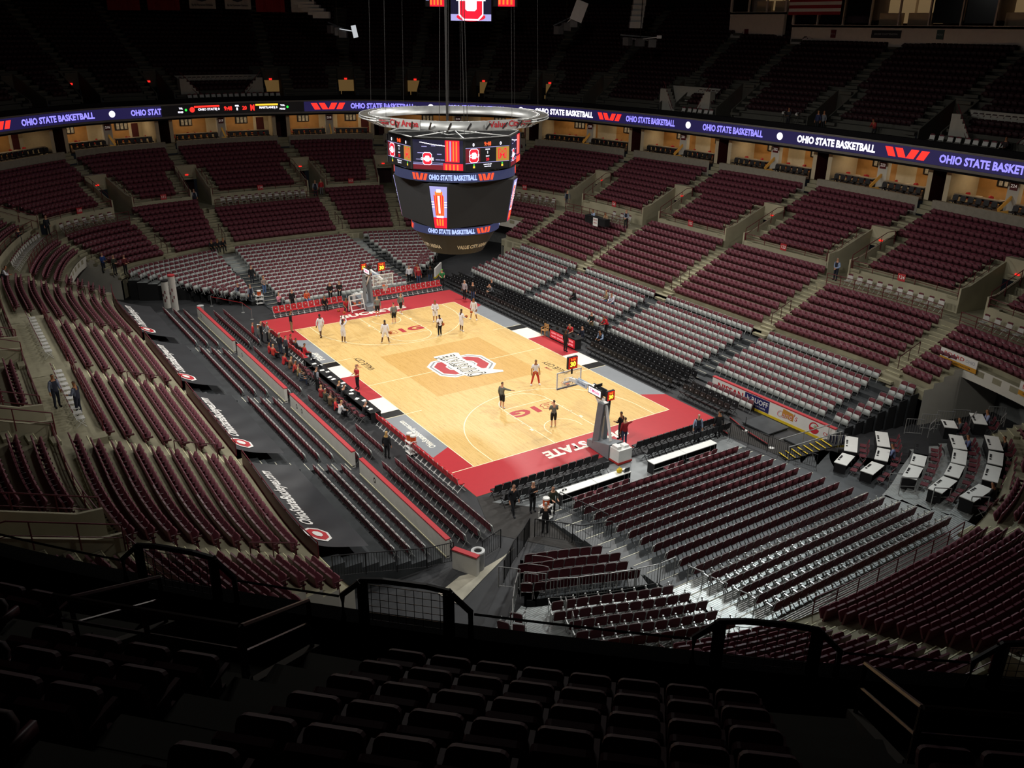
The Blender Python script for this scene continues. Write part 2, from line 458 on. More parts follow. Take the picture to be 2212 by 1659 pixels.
# lettering on the boards
LY, UXn = (0, 1, 0), (-1, 0, 0)
M1 = frame_M((-6.0, 4.1, .008), LY, UXn); sign_text('VALUE CITY', .72, PBK, M1, court, bold=.005, width=2.9)
M1 = frame_M((5.75, -4.1, .008), LY, UXn); sign_text('VALUE CITY', .72, PBK, M1, court, bold=.005, width=2.9)
for xx, yy in ((-6.62, 3.9), (5.15, -4.0)): sign_text('AT HOME', .3, PRED, frame_M((xx, yy, .008), LY, UXn), court, width=.8)
sign_text('OhioStateBuckeyes.com', .6, PWH, frame_M((-8.38, -8.7, .008), LY, UXn), court, bold=.02, width=4.4)
sign_text('Fisher', .75, PWH, frame_M((-8.4, 7.4, .008), LY, UXn), court, bold=.02, width=1.9)
sign_text('BUCKEYES', 1.1, PWH, frame_M((.0, 15.35, .008), (1, 0, 0), (0, 1, 0)), court, bold=.045, width=6.3, shear=.1)
sign_text('OHIO STATE', 1.15, PWH, frame_M((-.1, -15.35, .008), (-1, 0, 0), (0, -1, 0)), court, bold=.045, width=6.4, shear=.1)
sign_text('1G', 1.25, PRED, frame_M((.62, 9.5, .008), (1, 0, 0), (0, 1, 0)), court, bold=.05, width=2.1)
sign_text('1G', 1.25, PRED, frame_M((-.62, -9.5, .008), (-1, 0, 0), (0, -1, 0)), court, bold=.05, width=2.1)
def outlineB(cx, cy, s):
    b = MB()
    pts = [(-.55, -.42), (.3, -.42), (.55, -.2), (.42, 0), (.55, .2), (.3, .42), (-.55, .42), (-.55, .2), (-.4, .2), (-.4, -.2), (-.55, -.2)]
    for i in range(len(pts)):
        p, q = pts[i], pts[(i+1) % len(pts)]
        b.beam((cx+s*p[0], cy+s*p[1], .008), (cx+s*q[0], cy+s*q[1], .008), .045, .002)
    for yy in (-.19, .19):
        for p, q in (((-.15, yy-.07), (.2, yy-.07)), ((.2, yy-.07), (.2, yy+.07)), ((.2, yy+.07), (-.15, yy+.07)), ((-.15, yy+.07), (-.15, yy-.07))):
            b.beam((cx+s*p[0], cy+s*p[1], .008), (cx+s*q[0], cy+s*q[1], .008), .04, .002)
    b.build('lettering', PRED, court)
outlineB(-1.15, 9.5, 1); outlineB(1.15, -9.5, -1)
# centre emblem: octagonal block O with the slanted word mark
lg = MB()
def octo(hb, ha, c):   # b = up (-x), a = reading (+y)
    return [(-hb, -(ha-c)), (-(hb-c), -ha), (hb-c, -ha), (hb, -(ha-c)), (hb, ha-c), (hb-c, ha), (-(hb-c), ha), (-hb, ha-c)]
def lflat(poly, z, mi): lg.add([(x, y, z) for x, y in poly], [tuple(range(len(poly)))], mi)
lflat(octo(2.4, 1.85, .8), .007, 0); lflat(octo(2.22, 1.67, .74), .009, 1); lflat(octo(2.1, 1.55, .7), .011, 0); lflat(octo(1.95, 1.4, .65), .013, 2)
lflat(octo(1.2, .72, .4), .015, 0); lflat(octo(1.08, .6, .36), .017, 1); lflat(octo(.98, .5, .32), .019, 0)
def wm(a, b): return (-b, a)
lflat([wm(*q) for q in [(-2.75, -1.95), (-2.45, -2.1), (-1.3, -.95), (1.3, -.8), (2.45, -1.15), (2.65, -.9), (2.65, .95), (2.4, 1.0), (1.0, .95), (-1.3, 1.0), (-2.2, .75)]], .022, 0)
emb = lg.build('centre_emblem', [PWH, PGR, PRED], court)
M1 = frame_M((0, -.05, .026), LY, UXn)
M2 = frame_M((0, -.05, .029), LY, UXn)
for m_, M_, bo in ((PBK, M1, .05), (PWH, M2, -.012)):
    me = textmesh('OHIOSTATE', 1.6, bo*1.6, 0, 0, 'CENTER', 1.06); xs = [v.co.x for v in me.vertices]; k_ = (4.75 if bo > 0 else 4.63)/(max(xs)-min(xs))
    def fw_(c):
        x = c.x*k_; e = max(0, abs(x)-1.75); return M_ @ Vector((x, c.y*(1+.35*e)+(-.55*e if x < 0 else .3*e)*(1 if c.y*(1 if x > 0 else -1) > 0 else .2), 0))
    put(me, fw_, m_); link(D.objects.new('lettering', me), court)
# ---------------------------------------------------------------- telescopic decks
DKB = mat('black deck planks', '#3a3d3f', .45, var=.25, scale=1.5); ALU = mat('ribbed aluminium deck', '#aeb3b1', .33, metal=.55, var=.12, scale=2)
def ribbed(m):
    nt = m.node_tree; b = nt.nodes['Principled BSDF']; N = nt.nodes.new
    tc = N('ShaderNodeTexCoord'); wv = N('ShaderNodeTexWave'); wv.bands_direction = 'Y'; wv.inputs['Scale'].default_value = 3.2
    nt.links.new(tc.outputs['Object'], wv.inputs['Vector']); bp = N('ShaderNodeBump'); bp.inputs['Strength'].default_value = .5; bp.inputs['Distance'].default_value = .02
    nt.links.new(wv.outputs['Fac'], bp.inputs['Height']); nt.links.new(bp.outputs['Normal'], b.inputs['Normal'])
ribbed(ALU)
FRONT = mat('dark riser board', '#1b1c1d', .7, var=.1)
PSL = []         # platform chair slots
SZ = {-1: .12, 0: .3, 1: .5, 2: .72, 3: .96, 4: 1.22, 5: 1.5, 6: 1.8}
dk = MB(); nose = MB()
SIDESEC = [(-21.6, -11.62), (-10.42, -.62), (.62, 10.42), (11.62, 21.6)]
for sx in (-1, 1):
    for j in range(-1 if sx > 0 else 0, 7):
        x0, x1, z = 13.95+.8*j, 14.75+.8*j, SZ[j]
        if j == 6: x1 = 19.95
        dk.box((sx*(x0+x1)/2, 0, z/2+.0), (x1-x0, 43.6, z), mi=0)
        for i, (ya, yb) in enumerate(SIDESEC):
            n = int((yb-ya)/.53)
            if sx > 0 and j == -1 and i == 0: continue
            for c in range(n):
                if sx < 0 and j > 2: continue
                PSL.append(dict(k='side', sx=sx, blk=i, row=j, col=c, n=n, p=(sx*(x1-.3), ya+(yb-ya-n*.53)/2+.53*(c+.5), z), rz=PI/2*sx))
        for ya in (-11, 0, 11):
            if j < 6: nose.box((sx*(x1-.12), ya, z+(SZ[j+1]-z)/2), (.24, 1.05, SZ[j+1]-z), mi=0)
            nose.box((sx*(x0+.02), ya, z+.006), (.03, .9, .014), mi=1)
for j in range(0, 7):
    x0, x1, z = 13.95+.8*j, 14.75+.8*j, SZ[j]
    ye = -23.3-.18*j
    dk.box(((x0+x1)/2, (ye-21.8)/2, z/2), (.8, -21.8-ye, z), mi=0); dk.box(((x0+x1)/2, ye-.03, (z+.35)/2), (.84, .05, z+.35), mi=2)
    for c in range(2): PSL.append(dict(k='corner', row=j, col=c, p=(x1-.3, -22.75-.18*j-.0+.53*c-.1, z), rz=PI/2))
YB = [21.7+.86*i for i in range(11)]+[31.2, 32.05, 32.9, 33.75, 34.6]
EZ = [.08+.1*i for i in range(11)]+[1.08+.15*(i+1) for i in range(5)]
YB0 = {-1: 20.85}; 
def yb(i): return YB[i] if i >= 0 else 20.85
def ez(i): return EZ[i] if i >= 0 else .04
def wedge_ok(ax, y, near): return y >= (23.15+(ax-8.5)*.64 if near else 22.9+(ax-8.5)*.8) and ax > 7.55
WMAX = 3.2
def wedge_line(i, sy, sx):
    """plan polyline of wedge row i (mirrored into the quadrant)"""
    d = 35.75-yb(i)-.1
    L = []
    for q in range(0, 61):
        u = 5.6-q*(5.6-2.9)/60
        p = cr(FB, u)+inward(u, 0)*d
        L.append((p[0], p[1]))
    return [(sx*x, sy*y) for x, y in L if x > 0]
for sy in (-1, 1):
    rows = range(0 if sy < 0 else -1, 16)
    for i in rows:
        y1 = yb(i)+.1; y0 = (yb(i-1)+.1) if i > rows[0] else yb(i)-.75; z = ez(i)
        if i == 15: y1 = 35.45
        up = i > 10
        dk.box((0, sy*(y0+y1)/2, z/2), (15.0 if not up else 15.4, y1-y0, z), mi=1 if up else 0)
        n = int(12.2/.53)
        for c in range(n):
            PSL.append(dict(k='end', sy=sy, row=i, col=c, n=n, p=((-n*.53/2+.53*(c+.5)), sy*(yb(i)-.18), z), rz=0 if sy < 0 else PI))
        for xa in (-6.8, 6.8):
            nose.box((xa, sy*(y0+.03), z+.006), (1.1, .035, .014), mi=1)
        # wedge rows
        for sx in (-1, 1):
            if sy < 0 and sx > 0: continue
            if i < (6 if sy < 0 else 3) or (sy < 0 and i == 10): continue
            L = [p for p in wedge_line(i, sy, sx) if wedge_ok(abs(p[0]), abs(p[1]), sy < 0) and abs(p[0]) < 17.2]
            if len(L) < 2: continue
            pts = spaced(L, .53, .1, .1)
            # tread strips
            A = [(p[0], p[1]) for p in L]
            o = 1 if sx*sy > 0 else -1
            T = [np.array(A[min(q+1, len(A)-1)])-np.array(A[max(q-1, 0)]) for q in range(len(A))]
            Nn = [np.array([-t[1], t[0]])/np.linalg.norm(t) for t in T]
            cen = np.array([0, sy*14.])
            Nn = [nn if nn @ (cen-np.array(a)) > 0 else -nn for nn, a in zip(Nn, A)]
            fr = [tuple(np.array(a)+nn*.5) for a, nn in zip(A, Nn)]; bk = [tuple(np.array(a)-nn*.42) for a, nn in zip(A, Nn)]
            dk.strip(zz(bk, z), zz(fr, z), 1 if up else 0); dk.strip(zz(fr, z), zz(fr, max(0, z-.45)), 2)
            dk.quad((*fr[-1], z), (*bk[-1], z), (*bk[-1], 0), (*fr[-1], 0), 2); dk.quad((*fr[0], z), (*bk[0], z), (*bk[0], 0), (*fr[0], 0), 2)
            dk.strip(zz(bk, z), zz(bk, 0), 2)
            for c, (p, t) in enumerate(pts):
                nn = np.array([-t[1], t[0]]); f = cen-p
                if nn @ f < 0: nn = -nn
                if sy < 0 and i > 10 and 13.0+.25*(i-11) < abs(p[0]) < 14.1+.3*(i-11): continue
                PSL.append(dict(k='wedge', sx=sx, sy=sy, row=i, col=c, n=len(pts), p=(p[0]-nn[0]*.08, p[1]-nn[1]*.08, z), rz=math.atan2(nn[1], nn[0])-PI/2))
# press decks in the corner to the right of the near stand
PD = [(8.0, -22.6, 13.2, -21.0)]
for i in range(4, 16):
    L = [p for p in wedge_line(i, -1, 1) if 7.55 < p[0] < 18.5 and abs(p[1]) > 23.0+(p[0]-8.5)*.35]
    if len(L) < 2: continue
    z = ez(i) if i > 10 else .1+.05*(i-4)
    cen = np.array([0, -14.]); A = L
    T = [np.array(A[min(q+1, len(A)-1)])-np.array(A[max(q-1, 0)]) for q in range(len(A))]
    Nn = [np.array([-t[1], t[0]])/np.linalg.norm(t) for t in T]; Nn = [nn if nn @ (cen-np.array(a)) > 0 else -nn for nn, a in zip(Nn, A)]
    fr = [tuple(np.array(a)+nn*.5) for a, nn in zip(A, Nn)]; bk = [tuple(np.array(a)-nn*.42) for a, nn in zip(A, Nn)]
    mi = 1 if i > 10 else 0
    dk.strip(zz(bk, z), zz(fr, z), mi); dk.strip(zz(fr, z), zz(fr, max(0, z-.4)), 2); dk.quad((*fr[-1], z), (*bk[-1], z), (*bk[-1], 0), (*fr[-1], 0), 2); dk.strip(zz(bk, z), zz(bk, 0), 2)
struct(dk, 'floor_telescopic_decks', [DKB, ALU, FRONT]); struct(nose, 'floor_deck_steps', [DKB, mat('white nosing strip', '#d9d7c2', .6, var=.05)])
# front of the concrete bowl above the decks
fw = MB()
for (a, b) in SECS:
    us = [a+(b-a)*i/12 for i in range(13)]; run = []
    for u in us+[None]:
        if u is not None and not tun(u): run.append(u)
        else:
            if len(run) > 1: fw.strip(zz([P(v, 0) for v in run], 2.4), zz([P(v, 0) for v in run], 0))
            run = []
struct(fw, 'floor_bowl_front', CONC2)
# ---------------------------------------------------------------- seats
def rpanel(mb, w, h, t, M, mi=0, round_=.12, curve=.0, n=4, bottom=.03):
    """rounded upright panel: x width, z height, y thickness, via matrix M"""
    prof = []
    def corner(cx, cz, r, a0):
        for i in range(n+1):
            a = math.radians(a0+90*i/n); prof.append((cx+r*math.cos(a), cz+r*math.sin(a)))
    corner(w/2-round_, h-round_, round_, 0); corner(-w/2+round_, h-round_, round_, 90)
    corner(-w/2+bottom, bottom, bottom, 180); corner(w/2-bottom, bottom, bottom, 270)
    def yy(x, z): return -curve*(1-(2*x/w)**2)
    N = len(prof)
    fr = [M @ Vector((x, t/2+yy(x, z), z)) for x, z in prof]; bk = [M @ Vector((x, -t/2+yy(x, z), z)) for x, z in prof]
    mb.add(fr+bk, [tuple(range(N))[::-1], tuple(range(N, 2*N))]+[(i, (i+1) % N, N+(i+1) % N, N+i) for i in range(N)], mi)
def TR(x, y, z, rx=0): return Matrix.Translation((x, y, z)) @ Matrix.Rotation(rx, 4, 'X')
M_PLAS = mat('maroon moulded plastic', '#642f39', .42, var=.06, scale=8, spec=.5)
M_FAB = mat('maroon seat upholstery', '#67333d', .75, var=.1, scale=20)
M_IRON = mat('dark maroon cast standard', '#42141c', .5, var=.05)
M_PBK = mat('maroon padded back', '#5b2029', .7, var=.1, scale=14); M_SHELL = mat('light grey seat shell', '#a6aaa6', .45, var=.06, scale=8); M_STEEL = mat('silver chair frame', '#a5a6a4', .35, metal=.6, var=.05)
M_BKP = mat('black padded vinyl', '#18181a', .5, var=.12, scale=10); M_BKF = mat('black chair frame', '#101011', .4, metal=.3, var=.05)
M_LOGO = mat('pale chair emblem', '#85888c', .6, var=.05)
M_RED = mat('scarlet padded vinyl', '#b22a30', .5, var=.08, scale=10); M_WHF = mat('white chair frame', '#dcdcd8', .4, var=.04)
M_WHP = mat('white folding chair plastic', '#b9b8b2', .45, var=.04)

def parts_stadium(near=True):
    b = MB(); rpanel(b, .505, .60, .07, TR(0, -.16, .32, .14), 0, .06, .02, 3 if near else 1)
    s = MB(); rpanel(s, .48, .42, .07, TR(0, -.06, .40, -.42), 0, .07, 0, 3 if near else 1, .04)
    if not near:
        a = MB(); a.box((.265, .0, .6), (.05, .4, .1)); return [b, s, a]
    a = MB(); a.box((.265, .02, .62), (.05, .36, .035)); a.box((.265, .19, .6), (.05, .03, .07))
    l = MB(); l.prism([(-.02, -.16), (.02, -.16), (.02, .14), (-.02, .14)], 0, .03); l.box((.265, -.02, .3), (.035, .1, .6)); l.box((.265, -.03, .015), (.07, .28, .03)); l.box((.265, -.05, .42), (.035, .3, .08))
    return [b, s, a, l]
def parts_platform(near=True, arms=False):
    b = MB(); rpanel(b, .47, .56, .06, TR(0, -.2, .40, .14), 0, .13, .02, 3 if near else 2)
    s = MB(); rpanel(s, .46, .42, .05, TR(0, -.04, .31, .2), 0, .05, 0, 2 if near else 1, .04)
    f = MB(); r = .016; n = 5 if near else 3
    for x in (-.25, .25):
        f.tube([(x, -.3, .95), (x, -.2, .5), (x, .12, 0)] if near else [(x, -.28, .93), (x, .12, 0)], r, n, cap=near)
        f.tube([(x, -.05, .42), (x, -.3, 0)], r, n, cap=near)
    f.tube([(-.25, -.3, .93), (-.2, -.315, .965), (.2, -.315, .965), (.25, -.3, .93)], r, n)
    if near: f.tube([(-.25, .1, .1), (.25, .1, .1)], .01, 4)
    if near:
        d = MB(); d.box((0, .035, .62), (.05, .02, .05))
    for q in [b, s, f]+([d] if near else []): q.v = [(v[0], v[1], v[2]*.86) for v in q.v]
    return [b, s, f]
def parts_black(near=True):
    b = MB(); rpanel(b, .46, .40, .06, TR(0, -.22, .5, .14), 0, .1, .02, 3)
    s = MB(); s.prism([(-.22, -.2), (.22, -.2), (.23, .2), (-.23, .2)], .42, .48)
    f = MB(); r = .016; n = 5 if near else 3
    for x in (-.24, .24):
        f.tube([(x, -.3, .92), (x, -.2, .5), (x, .24, 0)], r, n); f.tube([(x, .18, .44), (x, -.28, 0)], r, n)
    f.tube([(-.24, .2, .06), (.24, .2, .06)], .012, 4); f.tube([(-.24, -.25, .06), (.24, -.25, .06)], .012, 4)
    return [b, s, f]
def emblem_part():
    e = MB(); e.prism([(-.07, 0), (0, 0), (.07, 0)], 0, .01) if False else None
    e.lathe([(.001, 0), (.05, 0), (.05, .004), (.001, .004)], (0, 0, 0), 8)
    M = TR(0, -.19, .72, PI/2+.14); e.v = [tuple(M @ Vector((v[0]*1.2, v[1]*.9, v[2]-.045+.0))) for v in e.v]
    return e
def proto(name, parts):
    """parts: [(part name, MB, material)] -> function making the first / next copies"""
    ms = [(pn, p.mesh(pn, m, smooth=False), m) for pn, p, m in parts]
    return dict(name=name, ms=ms, root=None)
def place(pr, label, loc, rz, group, cat='seat'):
    if pr['root'] is None:
        t = thing(pr['name'], label, cat, loc, rz, group)
        for pn, me, m in pr['ms']: link(D.objects.new(pn, me), t)
        pr['root'] = t
        return t
    return dup(pr['root'], label, loc, rz, group)
def mass(name, label, cat, slots, parts, mats):
    """all the remaining seats of a kind as ONE object"""
    T = MB()
    for mi, p in enumerate(parts): T.add(p.v, p.f, mi)
    V = np.array(T.v); nv = len(V); fl = np.array([len(f) for f in T.f]); loops = np.concatenate([np.array(f) for f in T.f])
    n = len(slots)
    if not n: return
    ang = np.array([s['rz'] for s in slots]); pos = np.array([s['p'] for s in slots])
    ca, sa = np.cos(ang)[:, None], np.sin(ang)[:, None]
    X = V[None, :, 0]*ca-V[None, :, 1]*sa+pos[:, 0:1]; Y = V[None, :, 0]*sa+V[None, :, 1]*ca+pos[:, 1:2]; Z = V[None, :, 2]+pos[:, 2:3]
    co_ = np.stack([X, Y, Z], -1).reshape(-1)
    me = D.meshes.new(name); me.vertices.add(n*nv); me.vertices.foreach_set('co', co_)
    LL = (loops[None, :]+np.arange(n)[:, None]*nv).reshape(-1); FL = np.tile(fl, n)
    me.loops.add(len(LL)); me.loops.foreach_set('vertex_index', LL)
    me.polygons.add(len(FL)); me.polygons.foreach_set('loop_start', np.concatenate([[0], np.cumsum(FL)[:-1]])); me.polygons.foreach_set('loop_total', FL)
    for m in mats: me.materials.append(m)
    me.polygons.foreach_set('material_index', np.tile(np.array(T.m), n))
    me.update(calc_edges=True); me.validate()
    return link(D.objects.new(name, me), None, label, cat, kind='stuff')
# ---------------------------------------------------------------- ribbon curve helpers: w runs left to right as seen from the camera
_T = {}
WS_ = np.linspace(-12, 12, 2401); WP_ = np.array([cr(FR, (-w) % 24) for w in WS_]); _t = np.gradient(WP_, axis=0); WN_ = np.stack([_t[:, 1], -_t[:, 0]], 1); WN_ /= np.linalg.norm(WN_, axis=1)[:, None]
def table(d):
    d = round(d, 4)
    if d not in _T:
        ws = WS_; pts = WP_-WN_*d
        cum = np.concatenate([[0], np.cumsum(np.linalg.norm(np.diff(pts, axis=0), axis=1))]); _T[d] = (ws, pts, cum)
    return _T[d]
def RP(w, d):
    p = table(d)[1]; f = min(max((w+12)*100, 0), 2399.999); i = int(f); t = f-i
    return p[i]*(1-t)+p[i+1]*t
def w2s(w, d): ws, p, c = table(d); return float(np.interp(w, ws, c))
def s2w(s, d): ws, p, c = table(d); return float(np.interp(s, c, ws))
def w_at(px, z, d, lo=-10, hi=4.2):
    ws, p, c = table(d); q = np.concatenate([p, np.full((len(p), 1), z)], 1)-CAMP
    dep = q @ CD; uu = 1106+FPX*(q @ CR)/np.where(dep > .3, dep, 1e9); ok = (dep > .3) & (ws > lo) & (ws < hi)
    return float(ws[np.argmin(np.where(ok, abs(uu-px), 1e9))])
def nrm(w): return WN_[min(max(int(round((w+12)*100)), 0), 2400)]
def rot_of(w): n = nrm(w); return math.atan2(n[1], n[0])-PI/2   # local +Y faces the court
# ---------------------------------------------------------------- upper deck
UC = mat('shade-darkened upper concrete', '#484740', .9, var=.12, scale=1)  # concrete darkened in colour to carry the shade of the deck
NEARV = (-27.35, -41.6), (-20.4, -46.6)
def w_near(p, d=0):
    ws, pts, c = table(0); i = np.argmin(np.linalg.norm(pts-np.array(p), axis=1)); return float(ws[i])
VW = [w_at(x, 16.3, 4.5) for x in (30, 164, 330, 587, 747, 893, 1040, 1181, 1308, 1480, 1606, 1810, 2061)]
VWN = [w_near(p) for p in NEARV]
dW = (VWN[1]-VWN[0])
VWN2 = [VWN[0]-dW, VWN[1]+dW, VWN[1]+2*dW]
VALL = VW+VWN+VWN2; NF_ = len(VW)
URZ = lambda k: 15.85+.49*k
URD = lambda k: 1.38+.8*k
ws_f = np.linspace(-12, 12, 1001)
ud = MB(); USL = []
NR = 21
for k in range(-1, NR):
    d0, d1 = (URD(k), URD(k+1)) if k >= 0 else (.15, URD(0)); z = URZ(k) if k >= 0 else 15.0; zp = URZ(k-1) if k > 0 else 14.95
    dm = (d0+d1)/2
    vs = [w2s(v, dm) for v in VALL]
    runs = [[]]
    for w in ws_f:
        s = w2s(w, dm)
        if (0 <= k <= 4 and any(abs(s-v) < 1.1 for v in vs[:NF_])) or (0 <= k <= 1 and any(abs(s-v) < 1.1 for v in vs[NF_:])):
            if runs[-1]: runs.append([])
        else: runs[-1].append(w)
    for r in runs:
        if len(r) < 2: continue
        A = [RP(w, d0) for w in r]; B = [RP(w, d1) for w in r]
        ud.strip(zz(A, z), zz(B, z)); ud.strip(zz(A, zp), zz(A, z))
    if k < 0: continue
    ds = d0+.62; s0, s1 = w2s(-12, ds), w2s(12, ds); vs = [w2s(v, ds) for v in VALL]
    n = int((s1-s0)/.55)
    for j in range(n):
        s = s0+.55*(j+.5)
        if any(abs(s-v) < (2.25 if k < 5 else .75) for v in vs[:NF_]) or any(abs(s-v) < 2.3 for v in vs[NF_:] if k < 2) or any(abs(abs(s-v)-1.75) < .62 for v in vs[NF_:] if k >= 2): continue
        w = s2w(s, ds); p = RP(w, ds)
        if shows((p[0], p[1], z+.5), 60): USL.append(dict(w=w, row=k, p=(p[0], p[1], z), rz=rot_of(w), s=s))
# front parapet / fascia behind the ribbon
ws_c = np.linspace(-12, 12, 481)
I = [RP(w, .12) for w in ws_c]; O = [RP(w, -.12) for w in ws_c]
ud.strip(zz(I, 15.5), zz(I, 14.9), 2); ud.strip(zz(O, 15.5), zz(I, 15.5), 2); ud.strip(zz(O, 13.3), zz(O, 15.5), 2)
Q = [RP(w, 5.2) for w in ws_c]; ud.strip(zz(O, 13.55), zz(Q, 13.55), 1)
uw = MB()
for vi, v in enumerate(VALL):
    nearv = vi >= NF_; p = RP(v, URD(0)); n = nrm(v); d = -n; t = np.array([n[1], -n[0]]); rz = math.atan2(d[1], d[0])-PI/2; L = .8*(2 if nearv else 5); ZP = 16.95 if nearv else 18.5
    def pt(al, ac, z): return (p[0]+d[0]*al+t[0]*ac, p[1]+d[1]*al+t[1]*ac, z)
    uw.quad(pt(-.1, -1.1, 15.02), pt(-.1, 1.1, 15.02), pt(L+2, 1.1, 15.02), pt(L+2, -1.1, 15.02), 0)
    if nearv:
        for sd in (-1, 1):
            for k in range(1, NR): q = RP(s2w(w2s(v, URD(k))+1.75*sd, URD(k)), URD(k)-.17); uw.box((q[0], q[1], URZ(k)-.12), (1.15, .34, .25), rz, 0)
    for sd in (-1, 1):
        prof = [(0, 14.9), (0, 16.1), (L, ZP-.1), (L, 14.9)]
        ring = [pt(al, 1.1*sd, z) for al, z in prof]+[pt(al, .98*sd, z) for al, z in prof]
        uw.add(ring, [(0, 1, 2, 3), (7, 6, 5, 4)]+[(i, (i+1) % 4, 4+(i+1) % 4, 4+i) for i in range(4)], 0)
        for k in range(0, 5 if not nearv else 0):
            uw.box(pt(.8*k-.17, 1.7*sd, URZ(k)-.12), (1.1, .34, .25), rz, 0)
    uw.quad(pt(L, -1.1, ZP-1.95 if not nearv else ZP-.5), pt(L, 1.1, ZP-1.95 if not nearv else ZP-.5), pt(L, 1.1, ZP), pt(L, -1.1, ZP), 0)
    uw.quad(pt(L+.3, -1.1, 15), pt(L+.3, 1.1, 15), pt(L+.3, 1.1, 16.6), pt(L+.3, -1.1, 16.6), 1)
    uw.quad(pt(L, -1.1, ZP), pt(L, 1.1, ZP), pt(L+.35, 1.1, ZP), pt(L+.35, -1.1, ZP), 0); uw.quad(pt(L+.35, -1.1, 15.2), pt(L+.35, 1.1, 15.2), pt(L+.35, 1.1, ZP), pt(L+.35, -1.1, ZP), 0)
    for k in range(5, NR) if not nearv else []:
        q = RP(v, URD(k)-.17); uw.box((q[0], q[1], URZ(k)-.12), (1.3, .34, .25), rz, 0)
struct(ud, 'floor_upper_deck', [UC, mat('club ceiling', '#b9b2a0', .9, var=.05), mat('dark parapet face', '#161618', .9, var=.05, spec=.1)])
struct(uw, 'upper_vomitory_shell', [UC, mat('dark doorway', '#15110e', .9, var=0)])  # floors, parapets and rear walls of the upper doorways together
# panels glowing for concourse light and exit signs in the upper vomitories
EX = emat('red exit sign glow', '#ff2a22', 1.1)
AMB = mat('amber concourse panel', '#b98f52', .7, var=.08)
DOORG = emat('amber concourse glow', '#c49a5a', .16, '#8a6a3c')  # emission stands in for lamplight inside the concourse
di = 0
for i, v in enumerate(VW):
    p = RP(v, URD(0)+.8*5); n = nrm(v)
    b = MB(); b.box((0, 0, 0), (.34, .06, .2)); M = frame_M((p[0]+n[0]*.06, p[1]+n[1]*.06, 17.15), (n[1]*-1, n[0], 0), (0, 0, 1))
    b.build('exit_sign', EX, None, label=f'small red lit exit sign above the {ordn(i)} upper doorway from the left', cat='sign', loc=(p[0]+n[0]*.06, p[1]+n[1]*.06, 17.15), rz=rot_of(v), group='upper exit signs')
    if i in (3, 4, 5, 6, 7, 8):
        b = MB(); b.box((0, 0, .9), (2.0 if i in (3, 4, 5) else 1.0, .06, 1.35)); b.box((.62, -.02, .02), (.1, .1, .4)); 
        b.build('doorway_panel', DOORG, None, label=f'amber panel glowing as concourse light in the {ordn(i)} upper doorway from the left', cat='panel', loc=(p[0]+n[0]*.02, p[1]+n[1]*.02, 15.45), rz=rot_of(v))
# stair-flanked grey recess walls in the upper deck
RECW = mat('grey recess wall', '#9a988f', .85, var=.06)
for i, (pa, pb) in enumerate([(378, 560), (1452, 1556), (2092, 2290)]):
    wa, wb = w_at(pa, 17, 3.6), w_at(pb, 17, 3.6); rm = MB(); N_ = 10
    top = [RP(wa+(wb-wa)*q/N_, 3.6) for q in range(N_+1)]
    sa = .26
    bot = [RP(wa+(wb-wa)*(sa+(1-2*sa)*q/N_), 2.4) for q in range(N_+1)]
    rm.strip(zz(bot, 15.2), zz(top, 17.8)); tp2 = [RP(wa+(wb-wa)*q/N_, 3.9) for q in range(N_+1)]; rm.strip(zz(top, 17.8), zz(tp2, 17.8), 1)
    # flanking stairs with rails
    for e0, e1 in ((0, sa), (1, 1-sa)):
        for q in range(8):
            f = q/7; ww = wa+(wb-wa)*(e1+(e0-e1)*f*.9); c = RP(ww, 2.1); rm.box((c[0], c[1], 15+2.4*f*.5), (.8, .8, 2.4*f+.3), rot_of(ww), 0)
        A = RP(wa+(wb-wa)*e0, 1.9); B = RP(wa+(wb-wa)*e1, 1.6)
        rm.tube([(A[0], A[1], 18.3), (B[0], B[1], 15.6)], .04, 5, 2); rm.tube([(A[0], A[1], 17.8), (B[0], B[1], 15.1)], .03, 5, 2)
    struct(rm, 'floor_upper_recess', [RECW, mat('pale coping', '#c9c6bb', .7, var=.04), MARO])
# upper deck fascia cap line
cap = MB(); A = [RP(w, -.3) for w in ws_c]; B = [RP(w, -.22) for w in ws_c]; C_ = [RP(w, .16) for w in ws_c]
cap.strip(zz(A, 15.02), zz(B, 15.02)); cap.strip(zz(A, 14.96), zz(A, 15.02)); cap.strip(zz(C_, 15.51), zz([RP(w, -.14) for w in ws_c], 15.51), 1); cap.strip(zz(B, 15.02), zz([RP(w, -.12) for w in ws_c], 15.02), 1)
struct(cap, 'trim_1', [mat('grey fascia cap', '#8d8a82', .5, var=.05), mat('dark parapet top', '#060607', .9, var=.05, spec=.1)])
# back wall far behind the deck
bw = MB(); A = [RP(w, URD(NR)) for w in ws_c]; bw.strip(zz(A, URZ(NR-1)), zz(A, 37.9)); struct(bw, 'wall_upper_back', mat('black upper wall', '#0b0b0c', .95, var=0))
cl = MB(); cl.prism([(-75, -90), (75, -90), (75, 90), (-75, 90)], 38, 38.3); struct(cl, 'ceiling', mat('black ceiling', '#0a0a0b', .95, var=0))
